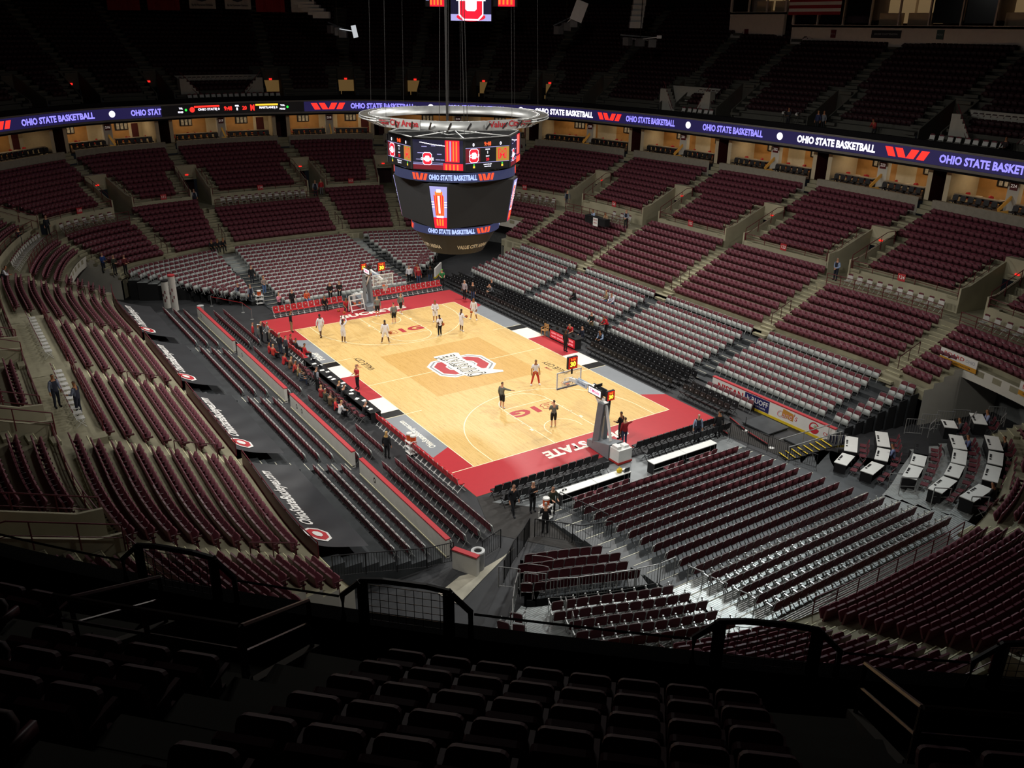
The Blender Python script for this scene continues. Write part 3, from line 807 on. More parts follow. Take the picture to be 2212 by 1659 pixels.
# ---------------------------------------------------------------- ribbon display
rb = thing('ribbon_display', 'long curved LED ribbon board with purple lettering along the upper deck front', 'display')
SCRN = emat('ribbon dark violet screen', '#2a2458', .62); BLKS = emat('ribbon black panel', '#08080b', .5)
TXV = emat('ribbon violet lettering', '#8c83ff', 1.5); TXW = emat('ribbon white lettering', '#f1edff', 2.0); TXR = emat('ribbon red mark', '#ff2f26', 1.5)
TXG = emat('board green light', '#2ee24a', 1.2); TXY = emat('board amber light', '#ffcf3a', 1.2)
RBZ0, RBZ1, RBD = 13.72, 14.86, -.24
wA, wB = w_at(-60, 14.3, RBD), w_at(2290, 14.3, RBD)
def rib(b, w0, w1, z0, z1, d, mi=0, n=None):
    n = n or max(2, int(abs(w1-w0)*30)+1); A = [RP(w0+(w1-w0)*i/n, d) for i in range(n+1)]
    b.strip(zz(A, z0), zz(A, z1), mi)
b = MB(); rib(b, -12, 12, RBZ0, RBZ1, RBD, n=500); b.build('screen', SCRN, rb)
b = MB(); A = [RP(w, -.3) for w in ws_c]; B = [RP(w, -.12) for w in ws_c]
b.strip(zz(A, 13.5), zz(A, 13.72)); b.strip(zz(B, 13.5), zz(A, 13.5)); b.strip(zz(A, 14.86), zz(A, 14.97)); b.build('housing', mat('ribbon housing', '#77746e', .5, var=.05), rb)
def rtext(txt, p0, p1, m, z=14.29, h=.66, bold=.04, d=-.262):
    w0, w1 = w_at(p0, z, d), w_at(p1, z, d); s0, s1 = w2s(w0, d), w2s(w1, d)
    me = textmesh(txt, 1, bold); xs = [v.co.x for v in me.vertices]; ys = [v.co.y for v in me.vertices]; a, c = min(xs), max(xs); y0, y1 = min(ys), max(ys)
    def f(v):
        p = RP(s2w(s0+(s1-s0)*(v.x-a)/(c-a), d), d); return Vector((p[0], p[1], z+(v.y-(y0+y1)/2)/(y1-y0)*h))
    put(me, f, m); link(D.objects.new('lettering', me), rb)
def rcirc(px, m=TXW, r=.34):
    d = -.262; s = w2s(w_at(px, 14.3, d), d); b = MB(); vs = []
    for k in range(20):
        p = RP(s2w(s+r*math.cos(2*PI*k/20), d), d); vs.append((p[0], p[1], 14.3+r*math.sin(2*PI*k/20)))
    b.add(vs, [tuple(range(20))]); b.build('logo_dot', m, rb)
def rslash(p0, p1, m=TXR, n=2):
    d = -.262; s0, s1 = w2s(w_at(p0, 14.3, d), d), w2s(w_at(p1, 14.3, d), d); L = s1-s0; b = MB()
    for x0, x1, sl in ((0, .17, 1), (.23, .40, 1), (.5, .67, -1), (.73, .9, -1)):
        lo = .1 if sl > 0 else 0; hi = 0 if sl > 0 else .1
        V = []
        for x, z in ((x0+lo, 13.92), (x1+lo, 13.92), (x1+hi, 14.66), (x0+hi, 14.66)):
            p = RP(s2w(s0+L*x, d), d); V.append((p[0], p[1], z))
        b.quad(*V)
    b.build('slash_mark', m, rb)
OSB = 'OHIO STATE BASKETBALL'
for a, c, m in ((47, 205, TXV), (758, 895, TXV), (965, 1090, TXV), (1155, 1281, TXW), (1353, 1457, TXV), (1517, 1648, TXV), (1722, 1890, TXW), (2030, 2262, TXV)): rtext(OSB, a, c, m)
rtext('OHIO STAT', 282, 348, TXV)
for x in (241, 929, 1126, 1487, 1684): rcirc(x)
for a, c in ((-38, 26), (672, 747), (1290, 1342), (1910, 2007)): rslash(a, c)
w0, w1 = w_at(349, 14.3, RBD), w_at(656, 14.3, RBD); b = MB(); rib(b, w0, w1, RBZ0, RBZ1, -.25); b.build('score_panel', BLKS, rb)
for a, c, z0, z1, m in ((420, 474, 14.36, 14.66, TXR), (552, 600, 14.36, 14.66, TXY)):
    b = MB(); rib(b, w_at(a, 14.3, RBD), w_at(c, 14.3, RBD), 14.5, 14.7, -.258); b.build('score_bar', m, rb)
rtext('OHIO STATE| 0', 428, 474, TXW, 14.25, .34, .03); rtext('9:48', 484, 502, TXR, 14.3, .5); rtext('20', 523, 533, TXR, 14.3, .45); rtext('MARYLAND| 0', 560, 600, TXW, 14.25, .34, .03)
rtext('1', 511, 514, TXW, 14.2, .3); rtext('PER', 508, 516, TXW, 14.55, .18); rtext('TOL', 386, 395, TXW, 14.5, .2); rtext('FOULS', 384, 396, TXW, 14.1, .2); rtext('TOL', 606, 615, TXW, 14.5, .2); rtext('FOULS', 604, 616, TXW, 14.1, .2)
rcirc(402, TXG, .14); rcirc(621, TXG, .14); rtext('M', 541, 550, TXR, 14.3, .7, .06); rcirc(415, TXR, .3)
# ---------------------------------------------------------------- club boxes under the ribbon
WOODP = mat('amber wood panelling', '#b0814a', .5, var=.12, scale=1.5); CREAM = mat('cream club wall', '#c4b597', .8, var=.05); MARW = mat('maroon club wall', '#4a1414', .7, var=.08)
CARP = mat('dark club carpet', '#3a2a24', .95, var=.2); CTOP = mat('taupe counter top', '#8d7f6c', .4, var=.08); BLKM = mat('black club metal', '#141416', .5, var=.05)
M_CLR = mat('red lounge upholstery', '#a8232b', .6, var=.1)
cw = MB()
BOX = []
VSEC = [(s, 1-k) for k, s in enumerate([])]
boxes = []
def wnear_u(u): return -u if u <= 12 else 24-u
club_secs = []
for (a, b) in SECS:
    wa, wb = wnear_u(b), wnear_u(a)
    if a >= 12 and b == 24: wa = 0.0
    if -9.2 < wb and wa < 3.2 and wa < wb and shows((*RP(wb-.15, 1), 11), 0) | shows((*RP(wa+.15, 1), 11), 0): club_secs.append((wa, wb))
club_secs.sort()
for (wa, wb) in club_secs:
    D_ = 5.0
    def pp(f, d): # f metres from left end along d=1 line
        s0 = w2s(wa, 1.0); return RP(s2w(s0+f, 1.0), d)
    Lb = w2s(wb, 1.0)-w2s(wa, 1.0); m = 1.05
    fs = [m+(Lb-2*m)*q/10 for q in range(11)]
    def line_(d, z, fl=None): return [(*pp(f, d), z) for f in (fl or fs)]
    cw.strip(line_(.35, 10.55), line_(D_, 10.55), 2)
    for f0, f1, mi in ((m, m+(Lb-2*m)*.42, 0), (m+(Lb-2*m)*.42, m+(Lb-2*m)*.62, 1), (m+(Lb-2*m)*.62, Lb-m-1.6, 0), (Lb-m-1.6, Lb-m, 1)):
        g = [f0+(f1-f0)*q/5 for q in range(6)]; cw.strip(line_(D_, 10.55, g), line_(D_, 13.55, g), mi)
    for f, f2, mi in ((m, .62, 1), (Lb-m, Lb-.62, 1)):
        cw.add([(*pp(f, 1.2), 10.5), (*pp(f, D_), 10.5), (*pp(f, D_), 13.55), (*pp(f, 1.2), 13.55)], [(0, 1, 2, 3)], mi)
        g = sorted((f, f2)); cw.strip(line_(1.2, 10.2, g), line_(1.2, 13.55, g), mi)
        cw.add([(*pp(f2, 1.2), 10.2), (*pp(f2, D_+1), 10.2), (*pp(f2, D_+1), 13.55), (*pp(f2, 1.2), 13.55)], [(0, 1, 2, 3)], 3)
    # doors in back wall
    cw.strip(line_(D_-.03, 10.56, [Lb-m-1.3, Lb-m-.5]), line_(D_-.03, 12.7, [Lb-m-1.3, Lb-m-.5]), 3)
    cw.strip(line_(D_+1.1, 10.2, [-.8, .8]), line_(D_+1.1, 13.55, [-.8, .8]), 3)
    boxes.append((wa, wb, Lb, m, pp))
# dark back wall behind the rest of the ring
uu = [u for u in np.linspace(9.2, 20.8, 90)]
A = [U(u, 1.2) for u in uu]; cw.strip(zz(A, 10.5), zz(A, 13.55), 1)
struct(cw, 'club_box_shell', [WOODP, CREAM, CARP, MARW])  # holds floor, walls and door panels of the boxes
NUMS = {}
pillar_px = [None]
names = ['210', '211', '213', '214', '215', '216', '218', '219', '220', '221', '222', '223', '224', '225']
# number the boxes so that the section right of y=0 is 223
idx0 = [i for i, bx in enumerate(boxes) if abs(bx[0]-0) < .01][0]
SGN = mat('dark maroon number plate', '#5c1418', .5, var=.04)
SGNT = emat('plate number', '#d8c8c0', .35, '#d8c8c0')
club_chair = [('seat', None), ]
def cc_parts():
    s = MB(); s.box((0, 0, .44), (.46, .46, .1)); b = MB(); rpanel(b, .46, .42, .07, TR(0, -.22, .5, .1), 0, .08, 0, 1)
    l = MB(); l.tube([(0, 0, 0), (0, 0, .4)], .04, 6); l.box((0, 0, .02), (.44, .06, .04)); l.box((0, 0, .02), (.06, .44, .04))
    return [s, b, l]
sp = cc_parts(); CLUBB = proto('club_chair', [('seat', sp[0], M_BKP), ('backrest', sp[1], M_BKP), ('pedestal', sp[2], BLKM)])
sp = cc_parts(); CLUBR = proto('lounge_chair', [('seat', sp[0], M_CLR), ('backrest', sp[1], M_CLR), ('pedestal', sp[2], BLKM)])
sp = MB(); sp.lathe([(.001, .7), (.3, .7), (.3, .74), (.001, .74)], n=12); sq = MB(); sq.tube([(0, 0, 0), (0, 0, .7)], .04, 6); sq.lathe([(.25, 0), (.25, .03)], n=10)
CLUBT = proto('lounge_table', [('tabletop', sp, mat('pale table top', '#b8ab98', .4, var=.06)), ('pedestal', sq, BLKM)])
for i, (wa, wb, Lb, m, pp) in enumerate(boxes):
    num = str(223+(i-idx0)); bx = ordn(len(boxes)-1-i)+' club box from the right'
    NUMS[i] = num
    mid = Lb/2
    def fr(f, d): 
        s0 = w2s(wa, 1.0); w = s2w(s0+f, 1.0); return RP(w, d), rot_of(w), w
    # pillar
    (p, rz, w) = fr(mid, 2.1)
    t = MB(); t.box((0, 0, 1.5), (.95, .5, 3.0)); pil = t.build('club_column', WHITEP, None, loc=(p[0], p[1], 10.55), rz=rz, kind='structure')
    s_ = thing('section_sign', f'dark maroon number sign on the white column of the {bx}', 'sign', (p[0], p[1], 12.75), rz)
    b = MB(); b.box((0, .27, 0), (.62, .03, .62)); b.build('plate', SGN, s_)
    sign_text(num, .34, SGNT, frame_M((0, .295, 0), (-1, 0, 0), (0, 0, 1)), s_, bold=.02)
    # sloping amber divider
    (p, rz, w) = fr(mid, 0)
    dv = MB(); n = nrm(w)
    A = RP(w, .5); B = RP(w, 1.85)
    dv.beam((A[0]-p[0], A[1]-p[1], .45), (B[0]-p[0], B[1]-p[1], 1.35), .1, .28); dv.beam((A[0]-p[0], A[1]-p[1], .1), (B[0]-p[0], B[1]-p[1], .1), .06, .5)
    dv.build('divider_board', emat('amber divider board', '#c9953f', .12, '#b98235'), None, label=f'sloping amber divider board between the two counters of the {bx}', cat='divider', loc=(p[0], p[1], 10.55))  # board is no lamp; a faint glow is put into it
    for hf, (f0, f1) in enumerate(((m+.35, mid-.55), (mid+.55, Lb-m-.35))):
        # counter
        (p, rz, w) = fr((f0+f1)/2, 1.75); L = f1-f0
        c = thing('club_counter', f'long dark club counter in the {"left" if hf == 0 else "right"} half of the {bx}', 'counter', (p[0], p[1], 10.55), rz)
        b = MB(); b.box((0, 0, .93), (L, .55, .06)); b.build('counter_top', CTOP, c)
        b = MB(); b.box((0, .1, .82), (L, .05, .16)); [b.box((x, 0, .45), (.06, .3, .9)) for x in (-L/2+.1, 0, L/2-.1)]; b.build('frame', BLKM, c)
        n = int(L/.62)
        for q in range(n):
            (p, rz, w) = fr(f0+L*(q+.5)/n, 1.05)
            place(CLUBB, f'black chair, {ordn(q)} along the {"left" if hf == 0 else "right"} counter of {bx}', (p[0], p[1], 10.55), rz, 'black chairs along the club counters', 'chair')
        for q in range(2):
            f = f0+L*(q+.5)/2; (p, rz, w) = fr(f, 3.3)
            place(CLUBT, f'round pale table, {ordn(q)} in the {"left" if hf == 0 else "right"} half of the {bx}', (p[0], p[1], 10.55), rz, 'round tables in the club boxes', 'table')
            for e in (-1, 1):
                (p, rz, w) = fr(f+e*.66, 3.25+.1*e)
                place(CLUBR, f'red chair {"left" if e < 0 else "right"} of {ordn(q)} table, {"left" if hf == 0 else "right"} half of {bx}', (p[0], p[1], 10.55), rz+RN.uniform(-.3, .3)-PI/2*e, 'red lounge chairs in the club boxes', 'chair')
        (p, rz, w) = fr((f0+f1)/2, 4.93)
        pic = thing('wall_picture', f'black and white picture on the {"left" if hf == 0 else "right"} back wall of {bx}', 'picture', (p[0], p[1], 12.45), rz)
        b = MB(); b.box((0, 0, 0), (1.5, .04, .8)); b.build('frame', BLKM, pic); b = MB(); [b.box((x, .03, 0), (.3, .02, .66)) for x in (-.5, -.05, .4)]; b.build('print', mat('grey photo print', '#9c968a', .6, var=.5, scale=6), pic)
        # lamp above
        l = D.lights.new('club_lamp', 'AREA'); l.shape = 'RECTANGLE'; l.size = max(1, L*.7); l.size_y = 1.0; l.energy = 42; l.color = (1, .78, .5)
        (p, rz, w) = fr((f0+f1)/2, 3.4); o = D.objects.new('club_lamp', l); COL.objects.link(o); o.location = (p[0], p[1], 13.5); o.rotation_euler = (0, 0, rz)
# ---------------------------------------------------------------- centre-hung scoreboard
SX, SY = -.27, .18
sb = thing('scoreboard', 'large black centre-hung scoreboard with lit screens above the court', 'scoreboard', (SX, SY, 8.9))
SBK = mat('matte black board skin', '#1d1e1f', .75, var=.06); SGR = mat('grey truss steel', '#7c7d7b', .4, metal=.5, var=.08)
def pol(a, r): a = math.radians(a); return (r*math.cos(a), r*math.sin(a))
Z0 = 8.9
def loft(b, rings, mi=0, cap0=False, cap1=False):
    n = len(rings[0]); vs = [p for r in rings for p in r]
    fs = [(i*n+k, i*n+(k+1) % n, (i+1)*n+(k+1) % n, (i+1)*n+k) for i in range(len(rings)-1) for k in range(n)]
    if cap0: fs.append(tuple(range(n))[::-1])
    if cap1: fs.append(tuple(range((len(rings)-1)*n, len(rings)*n)))
    b.add(vs, fs, mi)
OA = [22.5+45*k for k in range(8)]
def octr(r, z): return [(*pol(a, r), z-Z0) for a in OA]
def circ(r, z, n=48): return [(*pol(360*k/n, r), z-Z0) for k in range(n)]
b = MB(); loft(b, [octr(4.5, 14.95), octr(4.5, 16.9), octr(4.35, 16.9), octr(4.35, 15.0)]); loft(b, [octr(4.45, 14.95), octr(3.6, 14.8)]); b.build('upper_body', SBK, sb)
# band rings
BNDM = emat('band slate screen', '#3a4066', .75)
for nm, r, z0, z1 in (('upper_band', 4.13, 14.2, 14.8), ('lower_band', 3.05, 10.5, 11.02)):
    b = MB(); loft(b, [circ(r, z0), circ(r, z1)], 0); loft(b, [circ(r, z1), circ(r-.3, z1)], 1); loft(b, [circ(r-.5, z0-.05), circ(r, z0)], 1); b.build(nm, [BNDM, SBK], sb)
# lower body: square with chamfered corners carrying slim screens
def chr_(rho, w, z):
    o = []
    for a in (-135, -45, 45, 135):
        c = Vector(pol(a, rho)); t = Vector(pol(a+90, 1)); o += [(*(c-t*w/2), z-Z0), (*(c+t*w/2), z-Z0)]
    return o
b = MB(); loft(b, [chr_(3.72, 1.0, 11.1), chr_(4.22, 1.38, 14.05)], cap0=True, cap1=True); b.build('lower_body', SBK, sb)
b = MB(); loft(b, [circ(1.7, 8.93, 40), circ(1.95, 8.95, 40), circ(2.9, 10.45, 40), circ(2.6, 10.5, 40)], cap0=True); b.build('bowl', mat('dark bowl skin', '#1c1d1e', .6, var=.05), sb)
b = MB(); loft(b, [chr_(4.1, 1.3, 14.05), circ(3.7, 14.2, 8)][:1]+[chr_(3.9, 1.2, 14.2)]); loft(b, [circ(2.9, 11.0, 40), circ(2.7, 11.2, 40)]); b.build('core', SBK, sb)
# top truss
b = MB()
for k in range(8):
    p, q = pol(OA[k], 4.42), pol(OA[(k+1) % 8], 4.42)
    b.tube([(*p, 16.95-Z0), (*q, 16.95-Z0)], .06, 6); b.tube([(*p, 16.95-Z0), (0, 0, 17.0-Z0)], .05, 6)
b.tube([(1.2, 1.2, 16.9-Z0), (-1.2, 1.2, 16.9-Z0), (-1.2, -1.2, 16.9-Z0), (1.2, -1.2, 16.9-Z0)], .05, 6, closed=True)
b.build('top_truss', SGR, sb)
b = MB()
for p in ((-1.2, 0), (1.2, .3), (0, -1.3), (.3, 1.3)): b.tube([(*p, 16.9-Z0), (p[0]*.5, p[1]*.5, 37.9-Z0)], .02, 5)
b.tube([(-.9, -.6, 16.9-Z0), (-.9, -.6, 37.9-Z0)], .07, 6)
b.build('hoist_cables', mat('dark hoist cable', '#1c1814', .6, var=.1), sb)
# face helper: local frame on octagon face k
def face(k, r=4.5, z0=15.0, z1=16.84, ins=.07, off=.03):
    p, q = Vector(pol(OA[k], r)), Vector(pol(OA[k]+45, r)); t = (q-p).normalized(); n = Vector((t.y, -t.x))
    m = (p+q)/2+n*off; L = (q-p).length-2*ins
    return frame_M((m.x, m.y, (z0+z1)/2-Z0), (t.x, t.y, 0), (0, 0, 1)), L, z1-z0
def fbox(b, M, x0, x1, y0, y1, z, mi=0): b.add([M @ Vector(p) for p in ((x0, y0, z), (x1, y0, z), (x1, y1, z), (x0, y1, z))], [(0, 1, 2, 3)], mi)
EV = [emat('screen night blue', '#1c1b38', .8), emat('screen white', '#f2f0ff', 2.0), emat('screen scarlet', '#e0182e', 1.5), emat('screen black', '#0b0a0e', .5), emat('screen gold', '#c2923a', .9), emat('screen amber digits', '#ff5a2a', 1.6),
      emat('screen green', '#35d64a', 1.2), emat('screen yellow', '#ffd23c', 1.2), emat('screen lilac', '#a9a4dd', 1.2), emat('screen orange', '#ff7a2c', 1.5), emat('screen dark red', '#7d1022', .9)]
def ftext(txt, h, M, x, y, mi, par, w=None, bold=.03, z=.02):
    me = textmesh(txt, h, bold*h); xs = [v.co.x for v in me.vertices]; k = w/(max(xs)-min(xs)) if w else 1
    put(me, lambda c: M @ Vector((x+c.x*k, y+c.y, z)), EV[mi]); link(D.objects.new('lettering', me), par)
def blockO(b, M, x, y, h, mi_o, mi_i, z):
    for s, m, dz in ((1.1, 1, 0), (1.0, mi_o, .004), (.5, mi_i, .008)):
        hh, ww = h/2*s, h/2*.78*s; c = .3*hh if s > .6 else .25*hh
        pts = [(-ww, -hh+c), (-ww+c, -hh), (ww-c, -hh), (ww, -hh+c), (ww, hh-c), (ww-c, hh), (-ww+c, hh), (-ww, hh-c)]
        b.add([M @ Vector((x+p[0], y+p[1], z+dz)) for p in pts], [tuple(range(8))], m)
for k in range(8):
    M, L, H = face(k)
    if k % 2 == 0 and False: pass
    kind = 'score' if k in (2-0, 0, 4, 6) else 'video'
    # the face turned to the camera left of the middle shows the video, its neighbours the score
    kind = 'video' if k in (4, 6, 2, 0) else 'score'
    s = MB()
    if kind == 'score':
        fbox(s, M, -L/2, L/2, -H/2, H/2, 0, 3); fbox(s, M, -L/2, -L*.17, -.48, .42, .006, 10); fbox(s, M, L*.2, L/2, -.48, .42, .006, 4)
        for yy in (.44, -.5): fbox(s, M, -L/2, L/2, yy, yy+.03, .01, 8)
        blockO(s, M, -L*.31, -.03, .8, 2, 1, .012)
        for xs in (-.31, .34): fbox(s, M, L*xs-.05, L*xs+.05, -.66, -.55, .012, 6); fbox(s, M, L*xs-.07, L*xs+.07, -.8, -.67, .012, 7)
        sc = s.build('score_screen', EV, sb)
        ftext('OSU', .26, M, -L*.31, -.05, 1, sc, .75, .06, .03); ftext('M', .82, M, L*.34, -.03, 2, sc, .62, .05); ftext('M', .74, M, L*.34, -.03, 4, sc, .5, -.0, .026)
        ftext('9:48', .34, M, 0, .66, 5, sc, .52); ftext('0', .28, M, -L*.32, .64, 1, sc); ftext('0', .28, M, L*.3, .64, 1, sc)
        ftext('PERIOD', .1, M, 0, .32, 1, sc); ftext('1', .24, M, 0, .13, 1, sc); ftext('SHOT', .1, M, 0, -.1, 1, sc); ftext('20', .24, M, 0, -.3, 2, sc)
        ftext('TIMEOUTS LEFT', .09, M, 0, -.62, 1, sc); ftext('TEAM FOULS', .09, M, 0, -.75, 1, sc)
    else:
        fbox(s, M, -L/2, L/2, -H/2, H/2, 0, 0)
        for x, y, w_ in ((-.9, .5, .35), (-.3, .55, .3), (.15, .62, .3), (-.9, .1, .9), (.1, .05, .3), (-1.2, -.3, .5), (.0, -.3, .3), (.3, -.3, .25)): fbox(s, M, x-w_/2, x+w_/2, y-.02, y+.02, .006, 8)
        for q in range(12):
            x0 = -1.2+q*.16; y0 = .78-.22*math.sin((q+1)/13*PI/2)-.0; fbox(s, M, x0, x0+.17, y0-.02, y0+.03, .006, 1)
        fbox(s, M, -L/2, L/2, -H/2, -.62, .008, 10); fbox(s, M, -L/2, L*.1, -.52, -.49, .01, 8); fbox(s, M, -L/2, L*.1, -.62, -.58, .01, 8)
        blockO(s, M, -.7, -.25, .72, 2, 1, .012)
        # the big red lit bottle-like block on the right
        fbox(s, M, .48, 1.42, -.42, H/2, .012, 2)
        for x in (.58, .78, .98, 1.18): fbox(s, M, x, x+.09, -.36, H/2-.05, .018, 9 if x != .78 else 8)
        fbox(s, M, .36, L/2, -H/2, -.5, .012, 2)
        for x in (.5, .75, 1.0, 1.25): fbox(s, M, x, x+.1, -H/2, -.56, .018, 9)
        sc = s.build('video_screen', EV, sb)
        ftext('OHIO STATE', .22, M, -.7, -.27, 1, sc, .85, .05, .03)
    fr = MB()
    for x in (-L/2-.06, L/2+.06): fr.beam(tuple(M @ Vector((x, -H/2, -.02))), tuple(M @ Vector((x, H/2, -.02))), .12, .08)
    fr.build('bezel', SBK, sb)
# slim corner screens
for a in (-135, -45, 45, 135):
    c0, c1 = Vector(pol(a, 3.75)), Vector(pol(a, 4.25)); t = Vector(pol(a+90, 1)); s = MB()
    def cp(x, f, o=.0):
        c = c0+(c1-c0)*f; wd = (.82+.36*f)/2; n = Vector(pol(a, 1))*(.02+o); q = c+t*x*wd+n; return (q.x, q.y, 11.15+2.8*f-Z0)
    def cq(x0, x1, f0, f1, o, mi): s.add([cp(x0, f0, o), cp(x1, f0, o), cp(x1, f1, o), cp(x0, f1, o)], [(0, 1, 2, 3)], mi)
    cq(-1, 1, 0, 1, 0, 8); cq(-1, 1, 0, .26, .004, 2); cq(-.62, .62, .3, .78, .006, 9)
    for q in range(5): cq(-.62+.25*q, -.62+.25*q+.12, .3, .8, .01, 2)
    cq(-.14, .1, .36, .78, .014, 1); cq(-.45, .45, .78, .88, .008, 9); cq(-.25, .25, .86, .93, .01, 1); cq(-.5, .5, .25, .3, .01, 1)
    for q in range(3): cq(-.6+.42*q, -.35+.42*q, .06, .22, .01, 9)
    for f in (.5, .56, .62): cq(-1, -.66, f, f+.02, .01, 1); cq(.66, 1, f, f+.02, .01, 1)
    s.build('slim_screen', EV, sb)
# lettering wrapped round cylinders / the bowl
BLT = emat('band pale blue lettering', '#a6b8ff', 1.6); BRM = emat('band orange-red mark', '#ff4a26', 1.5); GLT = mat('cream bowl lettering', '#d9d3bd', .5, var=.03)
def wrap(txt, a0, a1, r, z, h, m, bold=.045, slope=0):
    me = textmesh(txt, 1, bold); xs = [v.co.x for v in me.vertices]; ys = [v.co.y for v in me.vertices]; c, d, y0, y1 = min(xs), max(xs), min(ys), max(ys)
    def f(v):
        a = a0+(a1-a0)*(v.x-c)/(d-c); q = (v.y-(y0+y1)/2)/(y1-y0)*h; p = pol(a, r+slope*q); return Vector((p[0], p[1], z+q-Z0))
    put(me, f, m); link(D.objects.new('lettering', me), sb)
def wslash(a0, a1, r, z, h, m):
    b = MB()
    for x0, x1, sl in ((0, .17, 1), (.25, .42, 1), (.52, .69, -1), (.77, .94, -1)):
        lo, hi = (.1, 0) if sl > 0 else (0, .1); V = []
        for x, q in ((x0+lo, -1), (x1+lo, -1), (x1+hi, 1), (x0+hi, 1)): p = pol(a0+(a1-a0)*x, r); V.append((*p, z+q*h/2-Z0))
        b.quad(*V)
    b.build('slash_mark', m, sb)
for q in range(3):
    o = 120*q
    wrap(OSB, -144+o, -100+o, 4.16, 14.5, .36, BLT); wslash(-99+o, -83+o, 4.16, 14.5, .42, BRM); wslash(-162+o, -146+o, 4.16, 14.5, .42, BRM)
    wrap(OSB, -157+o, -95+o, 3.08, 10.76, .32, BLT); wslash(-93+o, -71+o, 3.08, 10.76, .36, BRM)
for q in range(4): wrap('VALUE CITY ARENA', -118+90*q, -56+90*q, 2.33, 9.52, .3, GLT, .03, .63)
# ---------------------------------------------------------------- ring sign above the scoreboard
rg = thing('ring_sign', 'silver sheet ring with red lettering hanging above the scoreboard', 'ring sign', (SX, SY, 17.6))
RZ = 17.6
b = MB(); n = 64
loft(b, [[(*pol(360*k/n, r), z) for k in range(n)] for r, z in ((5.6, .0), (5.62, .55), (5.55, .55), (5.53, .0))]); b.build('ring_sheet', mat('brushed silver sheet', '#a3a4a2', .35, metal=.45, var=.22, scale=1.2), rg, smooth=True)
b = MB()
for a0, a1 in ((-75, 15), (105, 195)):
    for r, z in ((6.3, .5), (6.3, .35), (5.7, .5)): b.tube([(*pol(a0+(a1-a0)*k/16, r if 0 < k < 16 else 5.65), z) for k in range(17)], .04, 5)
    for k in range(1, 16): p, q = pol(a0+(a1-a0)*k/16, 5.65), pol(a0+(a1-a0)*k/16, 6.3); b.tube([(*p, .5), (*q, .5)], .025, 4); b.tube([(*p, .05), (*q, .4)], .025, 4)
b.build('catwalk_truss', SGR, rg)
b = MB()
for k in range(12): 
    p, q = pol(-150+12*k-10, 5.66), pol(-150+12*k-10+2, 5.9); b.beam((*p, .05), (*q, .45), .08)
b.build('brackets', BLKM, rg)
RL = mat('red ring lettering', '#a3242b', .5, var=.05)
b = MB()
for k in range(8): p = pol(45*k+10, 5.6); b.tube([(*p, .5), (p[0]*.9, p[1]*.9, 20)], .011, 4)
b.build('hoist_cables', D.materials['dark hoist cable'], rg)
for a0, a1 in ((-98, -58), (-178, -143), (-8, 30), (90, 128)):
    me = textmesh('Value City Arena', 1, .03); xs = [v.co.x for v in me.vertices]; ys = [v.co.y for v in me.vertices]; c, d, y0, y1 = min(xs), max(xs), min(ys), max(ys)
    def f(v): p = pol(a0+(a1-a0)*(v.x-c)/(d-c), 5.68); return Vector((*p, .27+(v.y-(y0+y1)/2)/(y1-y0)*.5))
    put(me, f, RL); link(D.objects.new('lettering', me), rg)
    b = MB(); N_ = 12; b.strip([(*pol(a0-1+(a1-a0+2)*i/N_, 5.65), -.03) for i in range(N_+1)], [(*pol(a0-1+(a1-a0+2)*i/N_, 5.65), .58) for i in range(N_+1)]); b.build('letter_panel', mat('pale letter panel', '#9b9a96', .6, var=.1), rg)
# ---------------------------------------------------------------- things hung from the roof at the top of the picture
def at_px(u, v, dist):
    d = CD+CR*(u-1106)/FPX-CU*(v-829.5)/FPX; return CAMP+d*dist
for i, (x0, x1, yb_) in enumerate([(920, 963, 14), (974, 1061, 45), (1066, 1116, 14)]):
    c = at_px((x0+x1)/2, yb_, 88); wd = (x1-x0)/FPX*88; h = wd*.75
    o = thing('hanging_screen', ['small red screen left of the big hung screen', 'large hung screen with red octagon emblem above the scoreboard', 'small red screen right of the big hung screen'][i], 'screen', tuple(c), -YAW+PI)
    b = MB(); b.box((0, -.1, h/2), (wd+.2, .2, h+.1)); b.build('cabinet', SBK, o)
    M = frame_M((0, .02, h/2), (-1, 0, 0), (0, 0, 1)); s = MB()
    fbox(s, M, -wd/2, wd/2, -h/2, h/2, 0, 0 if i == 1 else 3)
    if i == 1:
        fbox(s, M, -wd/2, wd/2, -h/2, -h*.3, .01, 8); blockO(s, M, 0, .1, h*.95, 2, 1, .012)
        s.lathe([(.001, .03), (wd*.36, .03)], (0, 0, 0), 24, 2, cap=False); nv = 48
        for q in range(len(s.v)-nv, len(s.v)): p = s.v[q]; s.v[q] = tuple(M @ Vector((p[0], -h*.38+p[1]*.28, .011)))
        fbox(s, M, -wd*.36, wd*.36, h*.1, h*.5, .03, 1)
    else:
        fbox(s, M, -wd*.3, wd*.42, -h/2, h/2, .01, 2)
        for q in range(4): fbox(s, M, -wd*.28+q*wd*.17, -wd*.2+q*wd*.17, -h*.4, h*.4, .02, 9)
        for yy in (-.2, .15): fbox(s, M, -wd*.5, -wd*.34, yy, yy+.05, .02, 8)
    s.build('screen_face', EV, o)
    if i == 1: ftext('OHIO STATE', h*.34, M, 0, h*.26, 3, o, wd*.66, .05, .045)
    b = MB(); [b.tube([(x, -.1, h), (x, -.1, h+9)], .03, 4) for x in (-wd*.4, wd*.4)]; b.build('hoist_cables', D.materials['dark hoist cable'], o)
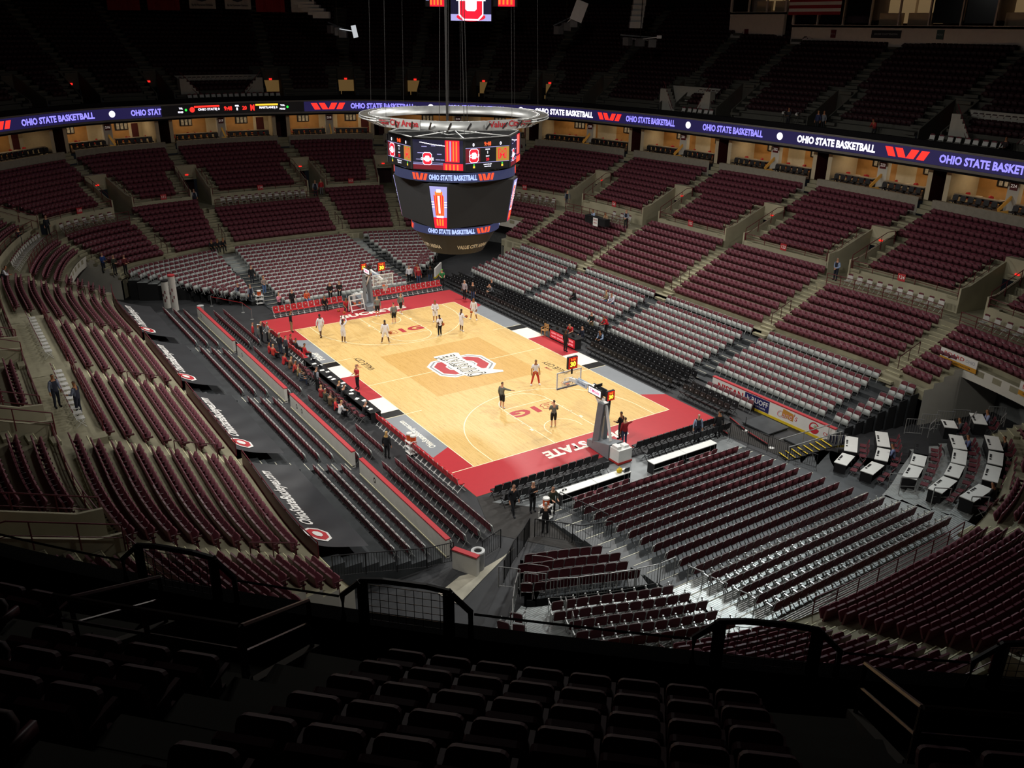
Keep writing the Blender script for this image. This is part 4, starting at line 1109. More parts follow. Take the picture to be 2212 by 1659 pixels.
# championship banners upper left
BNR = mat('scarlet banner cloth', '#8a1a20', .85, var=.08); BNW = mat('white banner cloth', '#b9b9b4', .85, var=.06)
for i, (x0, x1, yb_, m) in enumerate([(233, 304, 22, BNR), (320, 390, 22, BNR), (410, 467, 19, BNW), (487, 543, 20, BNW), (554, 616, 26, BNR), (630, 680, 27, BNW)]):
    D_ = 104; c = at_px((x0+x1)/2, yb_, D_); wd = (x1-x0)/FPX*D_
    lab = ['leftmost scarlet banner hanging at the top left', 'second scarlet banner from the left at the top', 'white banner with grey emblem, left of the white pair', 'white banner with grey emblem, right of the white pair', 'scarlet banner right of the two white banners', 'pale banner with red mark beside the hung lights'][i]
    o = thing('hanging_banner', lab, 'banner', tuple(c), -YAW+PI)
    b = MB(); N_ = 8
    b.strip([(-wd/2+wd*q/N_, .04*math.sin(q*1.7), 0) for q in range(N_+1)], [(-wd/2+wd*q/N_, .02*math.sin(q), 4.5) for q in range(N_+1)]); b.build('cloth', m, o)
    b = MB(); b.tube([(-wd/2, 0, 4.5), (wd/2, 0, 4.5)], .04, 6); b.tube([(0, 0, 4.5), (0, 0, 9)], .02, 4); b.build('hanging_rod', BLKM, o)
    if m is BNW:
        M = frame_M((0, .08, .9), (-1, 0, 0), (0, 0, 1)); g = mat('dark banner print', '#3c4250', .8, var=.1) if i < 5 else BNR
        s = MB(); s.add([tuple(M @ Vector((x, y, 0))) for x, y in ((-.7, .2), (-.5, .0), (0, -.12), (.5, 0), (.7, .2), (.7, .9), (-.7, .9))], [tuple(range(7))]); s.build('emblem', g, o)
        if i < 5: sign_text('Big Ten Tournament Champions', .3, g, frame_M((0, .08, .42), (-1, 0, 0), (0, 0, 1)), o, width=wd*.8)
# loudspeaker clusters and lamps in the dark
SPM = mat('light-lifted speaker cabinet', '#a5a6a4', .7, var=.06); RIGM = mat('light-lifted lamp housing', '#5c5d5f', .5, var=.1); LMP = mat('pale reflector panel', '#c9ccd0', .5, var=.04)  # cabinet and housing greys lightened to make up for missing light
SPK = [((648, 0), (700, 36), 92, 'grey loudspeaker column at the top left beside the banners', 3), ((712, 55), (746, 68), 92, 'dark lighting rig with white lamp face below the left loudspeaker', 0),
       ((1200, 62), (1246, 40), 92, 'dark lighting rig with a white reflector right of the hung screens', 1), ((1382, 0), (1372, 60), 92, 'tall grey loudspeaker column hanging at the top right', 2), ((1345, 82), (1420, 88), 92, 'dark lamp cluster below the right loudspeaker column', 4)]
for (a, c, ds, lab, ty) in SPK:
    p, q = Vector(at_px(*a, ds)), Vector(at_px(*c, ds)); o = thing('hanging_speaker' if ty in (2, 3) else 'lighting_rig', lab, 'loudspeaker' if ty in (2, 3) else 'lamp', tuple(q))
    b = MB(); v = p-q; b.tube([tuple(v*.5+Vector((0, 0, .3))), tuple(v*.5+Vector((0, 0, 10)))], .04, 5); b.build('hoist_cables', D.materials['dark hoist cable'], o)
    if ty in (2, 3):
        b = MB()
        n = 5
        for i in range(n): b.box(tuple(v*(i+.5)/n), (1.7 if ty == 3 else 1.3, 1.0, v.length/n*.9+.1), rz=-YAW)
        b.build('cabinets', SPM, o)
    else:
        b = MB(); b.beam((0, 0, 0), tuple(v), .12); b.beam((0, .4, .3), tuple(v+Vector((0, .4, .3))), .12)
        for i in range(3): b.box(tuple(v*(.15+.35*i)+Vector((0, 0, -.3))), (.8, .7, .8), rz=-YAW+.4*i)
        b.build('lamp_housings', RIGM, o)
        b = MB(); rv = Vector(CR)
        cpos = {0: at_px(766, 68, ds-1.5), 1: at_px(1251, 24, ds-1.5), 4: at_px(1424, 80, ds-1.5)}[ty]
        cpos = Vector(cpos)-q; sz = {0: (.5, .05, 1.2), 1: (1.3, .06, 2.0), 4: (.5, .05, .3)}[ty]
        b.box(tuple(cpos), sz, rz=-YAW, M=Matrix.Rotation(-YAW, 4, 'Z') @ Matrix.Rotation({0: -.2, 1: .35, 4: 0}[ty], 4, 'Y')); b.beam(tuple(cpos), tuple(v*.5), .08); b.build('reflector', LMP if ty != 0 else emat('white lamp face', '#dfe3e8', .7), o)
# ---------------------------------------------------------------- pixel helper and shared props
def G(u, v, z):
    d = CD+CR*(u-1106)/FPX-CU*(v-829.5)/FPX; t = (z-CAMP[2])/d[2]; p = CAMP+d*t; return float(p[0]), float(p[1])
BLC = mat('black cloth skirt', '#121214', .9, var=.15, scale=4); WTOP = mat('white laminate top', '#d8d9d4', .4, var=.03); PAPER = mat('white paper', '#e4e3de', .7, var=.02); LAP = mat('dark laptop shell', '#1b1d22', .4, var=.05)
ORG = mat('orange cooler plastic', '#c9501e', .5, var=.05); YELP = mat('yellow paint', '#d9b92a', .6, var=.05); DREN = mat('black tarp vinyl', '#2b2d30', .5, var=.15, scale=.8, bump=.4)
GLS = D.materials.new('clear glass'); GLS.use_nodes = True
_n = GLS.node_tree; _b = _n.nodes['Principled BSDF']; _b.inputs['Base Color'].default_value = (.8, .9, .88, 1); _b.inputs['Alpha'].default_value = .12; _b.inputs['Roughness'].default_value = .1
# ---- basketball hoops
def hoop(loc, rz, label):
    h = thing('basketball_hoop', label, 'basketball hoop', loc, rz)      # +Y points at the court, root under the rear of the base
    GP = mat('grey padded vinyl', '#6d7276', .5, var=.06); WM = mat('white hoop steel', '#cfd0cc', .4, var=.05)
    b = MB(); b.add([(-.55, -.3, .05), (.55, -.3, .05), (.42, 1.9, .05), (-.42, 1.9, .05), (-.55, -.3, 1.0), (.55, -.3, 1.0), (.42, 1.9, .45), (-.42, 1.9, .45)], [(3, 2, 1, 0), (4, 5, 6, 7), (0, 1, 5, 4), (1, 2, 6, 5), (2, 3, 7, 6), (3, 0, 4, 7)]); b.build('base', GP, h)
    b = MB(); b.box((0, -.75, .55), (1.0, .8, .75)); b.box((-.3, -.7, 1.0), (.3, .5, .18)); b.box((.25, -.75, .98), (.35, .4, .14)); b.build('counterweight', WM, h)
    b = MB(); b.box((0, -.75, .12), (1.06, .86, .12)); b.build('base_skirt', mat('scarlet trim', '#a02822', .6, var=.05), h)
    for x in (-.3, .3):
        b = MB(); b.beam((x, 1.2, .45), (x*.7, .95, 3.15), .26, .4); b.build('mast_pad', GP, h)
    b = MB(); b.beam((0, .2, .9), (0, .8, 3.0), .1, .16); b.beam((0, .85, 3.0), (0, 2.2, 3.75), .24, .3); b.beam((0, 2.1, 3.72), (0, 4.35, 3.45), .16, .22); b.beam((0, .95, 2.2), (0, 2.0, 3.6), .1); b.beam((-.5, 4.35, 3.3), (.5, 4.35, 3.3), .1); b.build('arm', WM, h)
    b = MB()
    for sx in (-1, 1):
        b.box((.2*sx, 1.65, 3.62), (.05, 1.25, .5))
    sgp = b.build('arm_sign', mat('black sign case', '#202226', .5, var=.03), h)
    b = MB(); [b.box((.232*sx, 1.65, 3.62), (.012, 1.12, .38)) for sx in (-1, 1)]; b.build('sign_face', emat('white arm sign', '#e6e4ea', .8, '#d8d8d8'), sgp)
    for sx in (-1, 1): sign_text('T-Mobile', .3, emat('magenta sign lettering', '#d8358a', .6, '#c02070'), frame_M((.242*sx, 1.65, 3.62), (0, sx, 0), (0, 0, 1)), sgp, width=.85)
    b = MB(); [b.box((.1*sx, 3.1, 3.6), (.03, 1.1, .34)) for sx in (-1, 1)]; a2 = b.build('arm_panel', mat('pale blue arm panel', '#aebccb', .5, var=.05), h)
    for sx in (-1, 1): sign_text('Ohio State', .2, mat('navy lettering', '#26456e', .5, var=.02), frame_M((.12*sx, 3.1, 3.6), (0, sx, 0), (0, 0, 1)), a2, width=.8)
    bb = MB(); bb.box((0, 4.45, 3.43), (1.83, .025, 1.06)); bo = bb.build('backboard', GLS, h)
    b = MB()
    for x in (-.915, .915): b.box((x, 4.45, 3.43), (.06, .06, 1.1))
    for z in (2.9, 3.96): b.box((0, 4.45, z), (1.86, .06, .06))
    b.build('backboard_frame', WM, bo)
    b = MB(); p = [(-.3, 3.06), (.3, 3.06), (.3, 3.5), (-.3, 3.5)]
    for i in range(4): b.beam((p[i][0], 4.47, p[i][1]), (p[(i+1) % 4][0], 4.47, p[(i+1) % 4][1]), .05, .01)
    b.build('target_square', WM, bo)
    b = MB(); b.box((0, 4.46, 2.92), (1.86, .1, .08)); b.build('edge_pad', GP, bo)
    b = MB(); b.tube([(.23*math.cos(2*PI*k/20), 4.83+.23*math.sin(2*PI*k/20), 3.05) for k in range(20)], .012, 5, closed=True); b.box((0, 4.55, 3.03), (.2, .14, .08)); b.build('rim', mat('orange rim steel', '#d1551f', .4, var=.03), h)
    b = MB()
    for k in range(12):
        a = 2*PI*k/12; a2_ = a+PI/12; a3 = a-PI/12
        for aa in (a2_, a3): b.tube([(.23*math.cos(a), 4.83+.23*math.sin(a), 3.04), (.18*math.cos(aa), 4.83+.18*math.sin(aa), 2.82), (.13*math.cos(a), 4.83+.13*math.sin(a), 2.62)], .006, 3, cap=False)
    b.build('net', mat('white net cord', '#dedcd4', .8, var=.02), h)
    def clock(y, z, s, nm):
        k = MB(); k.box((0, y, z), (.72*s, .16, .78*s)); k.box((0, y, z-.55*s), (.08, .08, .4*s)); c = k.build(nm, SBK, h)
        for sy in (-1, 1):
            f = MB(); f.box((0, y+.085*sy, z), (.6*s, .01, .66*s)); f.build('clock_face', emat('clock amber face', '#7a2408', .9), c)
            M = frame_M((0, y+.095*sy, z-.1*s), (-sy, 0, 0), (0, 0, 1)); sign_text('30', .42*s, emat('clock yellow digits', '#ffd23a', 2.2), M, c, bold=.05)
            M = frame_M((0, y+.095*sy, z+.2*s), (-sy, 0, 0), (0, 0, 1)); sign_text('9:48', .22*s, emat('clock red digits', '#ff5a1e', 2.0), M, c, bold=.04)
            for x0, z0, w_, h_ in ((-.3, 0, .03, .66), (.3, 0, .03, .66), (0, .33, .6, .03), (0, -.33, .6, .03)): pass
            e = MB(); [e.box((x0*s, y+.09*sy, z+z0*s), (w_*s, .012, h_*s)) for x0, z0, w_, h_ in ((-.3, 0, .03, .69), (.3, 0, .03, .69), (0, .33, .63, .03), (0, -.33, .63, .03))]; e.build('clock_border', emat('clock red border', '#ff2416', 1.2), c)
    clock(4.2, 4.6, 1.0, 'shot_clock'); clock(.5, 3.75, .78, 'rear_clock')
    b = MB(); [b.tube([(-.28+.09*k, 1.6, 3.9), (-.28+.09*k, 1.6, 4.08)], .035, 6) for k in range(7)]; b.build('horn_row', BLKM, h)
hoop((0, -17.55, 0), 0, 'near basketball hoop on a grey padded stand at the OHIO STATE baseline')
hoop((0, 17.55, 0), PI, 'far basketball hoop on a grey padded stand at the BUCKEYES baseline')
# ---- ball rack
br = thing('ball_rack', 'white wheeled ball rack leaning back beside the far hoop', 'rack', (-1.15, 16.2, 0), .1)
b = MB()
for x in (-.65, .65): b.beam((x, -.25, .1), (x, .2, 1.5), .07); b.beam((x, .35, .1), (x, .2, 1.5), .06)
for f in (.1, .4, .7, 1.0): 
    y, z = -.25+.45*f, .1+1.4*f; b.beam((-.65, y, z), (.65, y, z), .06)
b.build('frame', M_WHF, br)
b = MB(); [b.lathe([(.02, 0), (.05, .02), (.05, .08), (.02, .1)], (x, y, 0), 8) for x in (-.6, .6) for y in (-.25, .33)]; b.build('caster', BLKM, br)
BALLM = mat('orange basketball leather', '#b3592a', .7, var=.08)
def ball(loc, label):
    b = MB(); b.ball((0, 0, 0), .121, 12); o = b.build('basketball', BALLM, None, smooth=True, label=label, cat='ball', loc=loc)
    s = MB(); [s.tube([tuple(Matrix.Rotation(a, 3, ax) @ Vector((.122*math.cos(2*PI*k/16), .122*math.sin(2*PI*k/16), 0))) for k in range(16)], .004, 3, closed=True) for a, ax in ((0, 'X'), (PI/2, 'X'), (PI/2, 'Y'))]; s.build('seams', BLKM, o)
for i, (x, z) in enumerate(((-.2, .66), (.25, .66))): ball((-1.15+x, 16.2+.02, z+.1), ['orange basketball on the left of the white ball rack shelf', 'orange basketball on the right of the white ball rack shelf'][i])
ball((-2.6, 17.0, .121), 'loose orange basketball on the red apron by the kneeling person'); 
# ---- tables
def ftable(name, label, a, b_, wdt, z, top=WTOP, ztab=.75, mats=True, black=False):
    """a->b_ front edge (court side); the table extends to the left-hand normal"""
    a, b_ = Vector(a), Vector(b_); d = b_-a; L = d.length; d.normalize(); rz = math.atan2(d.y, d.x); c = (a+b_)/2+Vector((-d.y, d.x))*wdt/2
    t = thing(name, label, 'table', (c.x, c.y, z), rz)
    m = MB(); m.box((0, 0, ztab-.02), (L-.01, wdt, .04)); m.build('tabletop', top, t)
    m = MB(); N_ = int(L*8)+2
    pts = [(-L/2+.01+(L-.02)*i/N_, -wdt/2+.03+.012*(i % 2)) for i in range(N_+1)]
    m.strip(zz(pts, .03), zz(pts, ztab-.03))
    for x in (-L/2+.02, L/2-.02):
        q = [(x, -wdt/2+.03+(wdt-.06)*i/6) for i in range(7)]; m.strip(zz(q, .03), zz(q, ztab-.03))
    m.build('table_skirt', BLC, t)
    m = MB()
    for x in (-L/2+.12, L/2-.12): m.tube([(x, wdt/2-.1, 0), (x, wdt/2-.1, ztab-.03)], .02, 5); m.tube([(x, -wdt/2+.15, 0), (x, -wdt/2+.15, ztab-.03)], .02, 5)
    m.build('leg_frame', M_STEEL, t)
    return t, c, rz, L
def on_table(t_c, rz, z, x, y): return (t_c.x+x*math.cos(rz)-y*math.sin(rz), t_c.y+x*math.sin(rz)+y*math.cos(rz), z)
# near baseline white tables
for i, (a, b_) in enumerate([((-6.1, -20.15), (-3.7, -20.15)), ((-3.68, -20.15), (-1.28, -20.15)), ((.4, -20.15), (2.9, -20.15)), ((2.92, -20.15), (5.45, -20.15))]):
    ftable('press_table', ['white baseline table with black skirt beside the water cooler cart', 'white baseline table left of the near hoop holding a yellow bag', 'white baseline table right of the near hoop, left one of the pair', 'white baseline table right of the near hoop, right one of the pair'][i], b_, a, .55, 0)
bg = MB(); bg.ball((0, 0, .14), .17, 8, 0, (1.2, .8, .9)); bg.tube([(-.1, 0, .25), (0, 0, .36), (.1, 0, .25)], .02, 5); bg.build('yellow_bag', YELP, None, label='small yellow bag on the white baseline table by the near hoop', cat='bag', loc=(-1.9, -20.4, .74))
lp = thing('laptop', 'open black laptop on the white baseline table by the near hoop', 'laptop', (-1.5, -20.45, .75), PI)
b = MB(); b.box((0, 0, .012), (.36, .25, .02)); b.build('keyboard', LAP, lp); b = MB(); b.box((0, .13, .13), (.36, .02, .24)); b.build('screen', LAP, lp)
hd = MB(); hd.tube([(-.1, 0, .03), (-.06, .08, .05), (.06, .08, .05), (.1, 0, .03)], .02, 5); hd.ball((-.1, 0, .05), .05, 6); hd.ball((.1, 0, .05), .05, 6); hd.build('headset', BLKM, None, label='black headset lying on the left end of the white baseline table', cat='headset', loc=(-5.7, -20.4, .75))
# press tables in the near-right corner
k5 = 740/2212
def z5(x, y): return 1472+k5*x, 700+k5*y
PT = [((1060, 720), (1050, 815), .85, .1), ((1040, 830), (985, 890), .85, .1), ((1250, 690), (1265, 785), .95, .2), ((1265, 795), (1245, 870), .95, .2), ((1230, 885), (1155, 945), .95, .2),
      ((1510, 745), (1505, 830), 2.0, 1.24), ((1495, 835), (1475, 900), 2.0, 1.24), ((1470, 905), (1425, 980), 2.0, 1.24),
      ((1725, 710), (1755, 800), 2.3, 1.54), ((1755, 805), (1740, 890), 2.3, 1.54), ((1735, 895), (1695, 970), 2.3, 1.54), ((1690, 980), (1590, 1060), 2.3, 1.54),
      ((1955, 715), (1985, 805), 2.6, 1.84), ((1985, 815), (1975, 895), 2.6, 1.84), ((1970, 905), (1940, 1000), 2.6, 1.84), ((1920, 1030), (1795, 1110), 2.6, 1.84), ((1675, 615), (1700, 665), 2.4, 1.62), ((1858, 572), (1890, 640), 2.75, 1.98)]
PTABS = []; MCH = []
rown = ['first', 'second', 'third', 'fourth', 'fifth']
cnt = {}
for i, (p, q, zt, zf) in enumerate(PT):
    a, b_ = G(*z5(*p), zt), G(*z5(*q), zt); r = 0 if i < 2 else 1 if i < 5 else 2 if i < 8 else 3 if i < 12 else 4
    if i >= 16: lab = ['short white press table at the top right beside the grey tunnel curtain, back row', 'white press table highest of all in front of the grey tunnel curtain'][i-16]
    else:
        n_ = cnt.get(r, 0); cnt[r] = n_+1
        lab = f'white press table, {ordn(r)} curved row from the court, {ordn(n_)} from its far end'
    if i == 5: lab = 'black topped press table at the far end of the third curved row'
    dk_ = i == 5
    t, c, rz, L = ftable('press_table', lab, a, b_, .72, zf, top=BLC if dk_ else WTOP, ztab=zt-zf)
    PTABS.append((t, c, rz, L, zt, zf))
    m = MB(); 
    for x in (-.3, -.12, .05, .32): m.box((x*L/1.8, -.24, 0), (.12 if abs(x) > .1 else .06, .1, .03))
    m.build('power_strip', BLKM, None, label='black socket boxes along the front edge of the '+' '.join(lab.split()[:2])+f' table, row {r+1} table {i+1}' if False else f'black socket boxes on the {ordn(i)} press table of the corner', cat='sockets', loc=on_table(c, rz, zt+.015, 0, 0), rz=rz, group='socket boxes on the press tables')
    n_ = max(2, int(L/.6))
    for j in range(n_): 
        x, y, _ = on_table(c, rz, 0, -L/2+L*(j+.5)/n_, .72); MCH.append(((x, y, zf), rz+PI, i, j))
# maroon folding chairs (behind press and media tables)
def fold_parts():
    b = MB(); rpanel(b, .42, .34, .04, TR(0, -.2, .5, .18), 0, .08, .02, 2); s = MB(); s.prism([(-.2, -.18), (.2, -.18), (.21, .2), (-.21, .2)], .42, .46)
    f = MB()
    for x in (-.22, .22): f.tube([(x, -.28, .84), (x, -.18, .45), (x, .2, 0)], .013, 5); f.tube([(x, .16, .43), (x, -.26, 0)], .013, 5)
    f.tube([(-.22, .15, .08), (.22, .15, .08)], .01, 4); return b, s, f
fp = fold_parts(); FCH = proto('folding_chair', [('backrest', fp[0], M_PBK), ('seat', fp[1], M_PBK), ('frame', fp[2], M_STEEL)])
for loc, rz, i, j in MCH: place(FCH, f'maroon folding chair behind the {ordn(i)} corner press table, {ordn(j)} along it', loc, rz, 'maroon folding chairs at the press tables', 'chair')
for i, x in enumerate((-5.3, -4.7, -4.0, -2.9, -2.2, 1.2, 1.9, 3.2, 3.9, 4.6)): place(FCH, f'maroon folding chair behind the white baseline tables, {ordn(i)} from the left', (x, -21.05, 0), 0, 'maroon folding chairs behind the baseline tables', 'chair')
# left media table, dark and cluttered
t, c, rz, L = ftable('media_table', 'long black media table along the left sideline covered with papers and laptops', (-9.42, 5.7), (-9.42, -5.9), .75, 0, top=BLC)
t.location = (-9.8, -.1, 0); t.rotation_euler = (0, 0, PI/2)
MIDT = Vector((-9.8, -.1))
for i in range(22):
    y = 5.2-i*.5; x = -9.8+RN.uniform(-.2, .2)
    if i % 3 == 1:
        l_ = thing('laptop', f'open dark laptop on the left media table, {ordn(i//3)} from the far end', 'laptop', (x, y, .75), -PI/2+RN.uniform(-.3, .3), group='laptops on the media table')
        b = MB(); b.box((0, 0, .012), (.34, .24, .02)); b.build('keyboard', LAP, l_); b = MB(); b.box((0, .13, .12), (.34, .02, .22)); b.build('screen', LAP, l_)
    else:
        b = MB(); b.box((0, 0, .006), (.3, .22, .012)); b.box((.05, .04, .014), (.22, .2, .006), .3); b.build('paper_stack', PAPER, None, label=f'white paper sheets on the left media table, {ordn(i)} spot from the far end', cat='paper', loc=(x, y, .75), rz=RN.uniform(-.6, .6), group='papers on the media table')
for i in range(17): place(FCH, f'maroon folding chair behind the left media table, {ordn(i)} from the far end', (-10.55-(.1 if i % 3 == 0 else 0), 5.3-i*.66, 0), -PI/2+RN.uniform(-.15, .15), 'maroon folding chairs at the media table', 'chair')
# scorer table with red LED front on the right sideline
st_ = thing('scorer_table', 'scorers table with red LED front at the right sideline', 'table', (9.6, -.1, 0), -PI/2)
b = MB(); b.box((0, 0, .4), (3.4, .6, .8)); b.box((0, .15, .82), (3.5, .9, .04)); b.build('cabinet', BLC, st_)
b = MB(); b.box((0, -.31, .42), (3.3, .02, .66)); led = b.build('led_panel', emat('red LED panel', '#c81c28', .9), st_)
for z in (.28, .56): sign_text('OHIO STATE BUCKEYES', .2, emat('pink LED lettering', '#ff9aa0', 1.2), frame_M((0, -.325, z), (1, 0, 0), (0, 0, 1)), led, width=2.9, bold=.03)
for i, (x, y) in enumerate(((9.75, 1.0), (9.75, .2), (9.75, -1.1))):
    l_ = thing('laptop', ['open laptop at the far end of the scorers table', 'open laptop in the middle of the scorers table', 'open laptop at the near end of the scorers table'][i], 'laptop', (x, y, .84), PI/2); b = MB(); b.box((0, 0, .012), (.34, .24, .02)); b.build('keyboard', LAP, l_); b = MB(); b.box((0, .13, .12), (.34, .02, .22)); b.build('screen', LAP, l_)
wc = thing('wooden_chair', 'pale wooden armchair standing left of the red scorers table', 'chair', (9.35, 2.35, 0), PI/2+.2)
WD = mat('pale chair wood', '#b98a52', .5, var=.1)
b = MB(); b.box((0, 0, .45), (.48, .46, .05)); b.build('seat', WD, wc)
for x in (-.21, .21):
    for y in (-.2, .2): b = MB(); b.beam((x, y, 0), (x, y, .95 if y < 0 else .65), .05); b.build('leg', WD, wc)
b = MB(); [b.box((0, -.2, z), (.44, .03, .07)) for z in (.65, .78, .9)]; b.build('backrest', WD, wc)
b = MB(); [b.box((x, 0, .66), (.06, .48, .03)) for x in (-.21, .21)]; b.build('armrest', WD, wc)
# press platform table in front of section 121
ftable('press_table', 'black draped broadcast table on the platform below section 121', (24.2, 16.4), (24.2, 13.2), .7, 5.3, top=BLC)
sg = thing('white_notice', 'white notice with red print hanging on the broadcast table', 'notice', (24.15, 14.6, 5.62), PI/2)
b = MB(); b.box((0, 0, 0), (.75, .02, .8)); b.build('board', PAPER, sg); sign_text('OHIO STATE', .2, PRED, frame_M((0, .02, .2), (-1, 0, 0), (0, 0, 1)), sg, width=.6); sign_text('RADIO', .2, PRED, frame_M((0, .02, -.1), (-1, 0, 0), (0, 0, 1)), sg, width=.5)
# ---- water cooler carts
def cart(loc, rz, lab, two=False):
    t = thing('cooler_cart', lab, 'cart', loc, rz)
    b = MB()
    for x in (-.3, .3):
        for y in (-.22, .22): b.tube([(x, y, .08), (x, y, .95)], .02, 5)
    for z in (.15, .5, .85): b.box((0, 0, z), (.66, .5, .03))
    b.tube([(-.33, -.2, .95), (-.42, -.2, 1.0), (-.42, .2, 1.0), (-.33, .2, .95)], .02, 5); b.build('frame', M_WHF, t)
    b = MB(); [b.lathe([(.02, 0), (.05, .03), (.02, .08)], (x, y, 0), 8) for x in (-.28, .28) for y in (-.2, .2)]; b.build('caster', BLKM, t)
    return t
def cooler(loc, lab):
    o = thing('water_cooler', lab, 'cooler', loc)
    b = MB(); b.lathe([(.15, 0), (.17, .02), (.18, .36), (.16, .38)], n=14); b.build('tank', ORG, o)
    b = MB(); b.lathe([(.18, .37), (.19, .39), (.17, .46), (.02, .48)], n=14); b.build('lid', M_WHF, o); b = MB(); b.box((0, -.19, .06), (.05, .06, .05)); b.build('tap', M_WHF, o)
cart((-9.95, -11.0, 0), PI/2, 'white three-shelf cart with orange coolers beside the near-left sideline chairs'); cooler((-9.95, -10.8, .87), 'orange water cooler on the far side of the near-left cart'); cooler((-9.9, -11.2, .87), 'orange water cooler on the near side of the near-left cart')
cart((-7.55, -21.3, 0), .3, 'white cart with one orange cooler beside the two staff at the near walkway'); cooler((-7.55, -21.3, .87), 'orange water cooler on the cart at the near walkway')
cart((-7.75, 22.7, 0), 0, 'white cart with orange cooler at the foot of the far-left stairs'); cooler((-7.75, 22.7, .87), 'orange water cooler on the cart by the far-left stairs')
# ---- litter bin
tb = thing('litter_bin', 'grey round litter bin with black opening at the near-left corner of the floor', 'bin', (-12.75, -23.1, 0))
b = MB(); b.lathe([(.3, 0), (.33, .9), (.34, .92)], n=18); b.build('barrel', mat('grey bin plastic', '#8b8d8d', .5, var=.06), tb); b = MB(); b.lathe([(.34, .92), (.33, 1.0), (.2, 1.02), (.18, .95)], n=18, cap=False); b.build('rim', mat('light bin rim', '#b9bbba', .4, var=.03), tb); b = MB(); b.lathe([(.18, .94), (.18, .96)], n=18); b.build('opening', DARK, tb)
tb = thing('litter_bin', 'grey bin behind the far end of the red-capped wall', 'bin', (-13.0, 22.6, 0)); b = MB(); b.lathe([(.24, 0), (.27, .75), (.3, .77)], n=14); b.build('barrel', D.materials['grey bin plastic'], tb); b = MB(); b.lathe([(.3, .77), (.2, .8)], n=14); b.build('rim', D.materials['light bin rim'], tb)
# ---- red-capped rink walls
RCAP = mat('red wall cap', '#b23a3f', .5, var=.04); RWH = mat('white rink board', '#c9c6bd', .5, var=.05)
for i, (y0, y1) in enumerate([(-21.6, -11.75), (-10.75, -.85), (.2, 10.4), (11.4, 21.4)]):
    o = thing('rink_wall', ['white rink wall with red cap, nearest segment on the left', 'white rink wall with red cap, second nearest segment on the left', 'white rink wall with red cap, third segment on the left', 'white rink wall with red cap, farthest segment on the left'][i], 'wall', (-13.5, (y0+y1)/2, 0))
    L = y1-y0; b = MB(); b.box((0, 0, .5), (.2, L, 1.0)); b.build('boards', RWH, o); b = MB(); b.box((.02, 0, 1.03), (.26, L, .07)); b.build('cap', RCAP, o)
    b = MB(); b.box((-.02, 0, .1), (.2, L, .06)); b.build('kick_strip', mat('cream kick strip', '#cfc8a5', .6, var=.04), o)
    for k in range(2 if i < 2 else 1):
        b = MB(); Mx = frame_M((-.105, L/2-1.2-k*.9 if i else L/2-2, .6), (0, -1, 0), (0, 0, 1))
        for q in range(8): a0, a1 = 2*PI*q/8, 2*PI*(q+1)/8; b.add([tuple(Mx @ Vector((r*math.cos(a)*.8, r*math.sin(a), 0))) for r, a in ((.1, a0), (.17, a0), (.17, a1), (.1, a1))], [(0, 1, 2, 3)])
        b.build('emblem', mat('dark emblem', '#3a3c40', .6, var=.05), o)
o = thing('rink_wall', 'short white rink wall piece with red cap beside the litter bin', 'wall', (-13.35, -23.0, 0), .45); b = MB(); b.box((0, 0, .5), (.25, 1.35, 1.0)); b.build('boards', RWH, o); b = MB(); b.box((0, 0, 1.03), (.3, 1.38, .07)); b.build('cap', RCAP, o)
# right side advertising boards
o = thing('rink_wall', 'white rink board with red cap, yellow base and advertisements on the right', 'wall', (12.5, -18.6, 0))
L = 10.2; b = MB(); b.box((0, 0, .58), (.16, L, .96)); b.build('boards', mat('bright white board', '#dcdad4', .5, var=.03), o); b = MB(); b.box((.02, 0, 1.1), (.24, L, .08)); b.build('cap', RCAP, o); b = MB(); b.box((-.02, 0, .08), (.2, L, .16)); b.build('kick_strip', YELP, o)
def bM(y, z=.6): return frame_M((-.09, y, z), (0, -1, 0), (0, 0, 1))
sign_text('NISSAN', .62, mat('red ad lettering', '#b5252e', .5, var=.03), bM(3.4), o, width=2.3, bold=.03)
NAVY = mat('navy ad panel', '#23265a', .5, var=.03)
b = MB(); b.box((-.088, 1.05, .6), (.012, 2.1, .84)); b.build('ad_panel', NAVY, o)
PWT = mat('white ad lettering', '#e8e6e2', .5, var=.02)
sign_text('RUOFF', .5, PWT, frame_M((-.098, .8, .68), (0, -1, 0), (0, 0, 1)), o, width=1.4); sign_text('MORTGAGE', .16, PWT, frame_M((-.098, .75, .36), (0, -1, 0), (0, 0, 1)), o, width=.9, bold=0)
b = MB()
for q in range(4): b.beam((-.097, 1.95-.1*q, .5+.09*q), (-.097, 1.72-.1*q, .3+.09*q+.42), .05, .01); b.beam((-.097, 1.6+.09*q, .4+.1*q), (-.097, 1.9-.0*q, .9-.1*q), .01, .03)
b.build('ad_mark', PWT, o)
b = MB(); b.box((-.09, -1.55, .68), (.01, .9, .5), M=Matrix.Rotation(.12, 4, 'X')); b.build('ad_swash', mat('gold ad shape', '#c28a3a', .5, var=.1), o)
sign_text("Cane's", .62, mat('cherry ad lettering', '#c4303a', .5, var=.03), frame_M((-.1, -1.45, .6), (0, -1, .12), (0, 0, 1)), o, width=1.6, shear=.25); sign_text("Cane's", .6, PWT, frame_M((-.107, -1.45, .6), (0, -1, .12), (0, 0, 1)), o, width=1.5, shear=.25, bold=-.015)
b = MB(); Mx = bM(-3.6)
for q in range(16):
    a0, a1 = 2*PI*q/18+.6, 2*PI*(q+1)/18+.6; b.add([tuple(Mx @ Vector((r*math.cos(a), r*math.sin(a), .01))) for r, a in ((.3, a0), (.38, a0), (.38, a1), (.3, a1))], [(0, 1, 2, 3)])
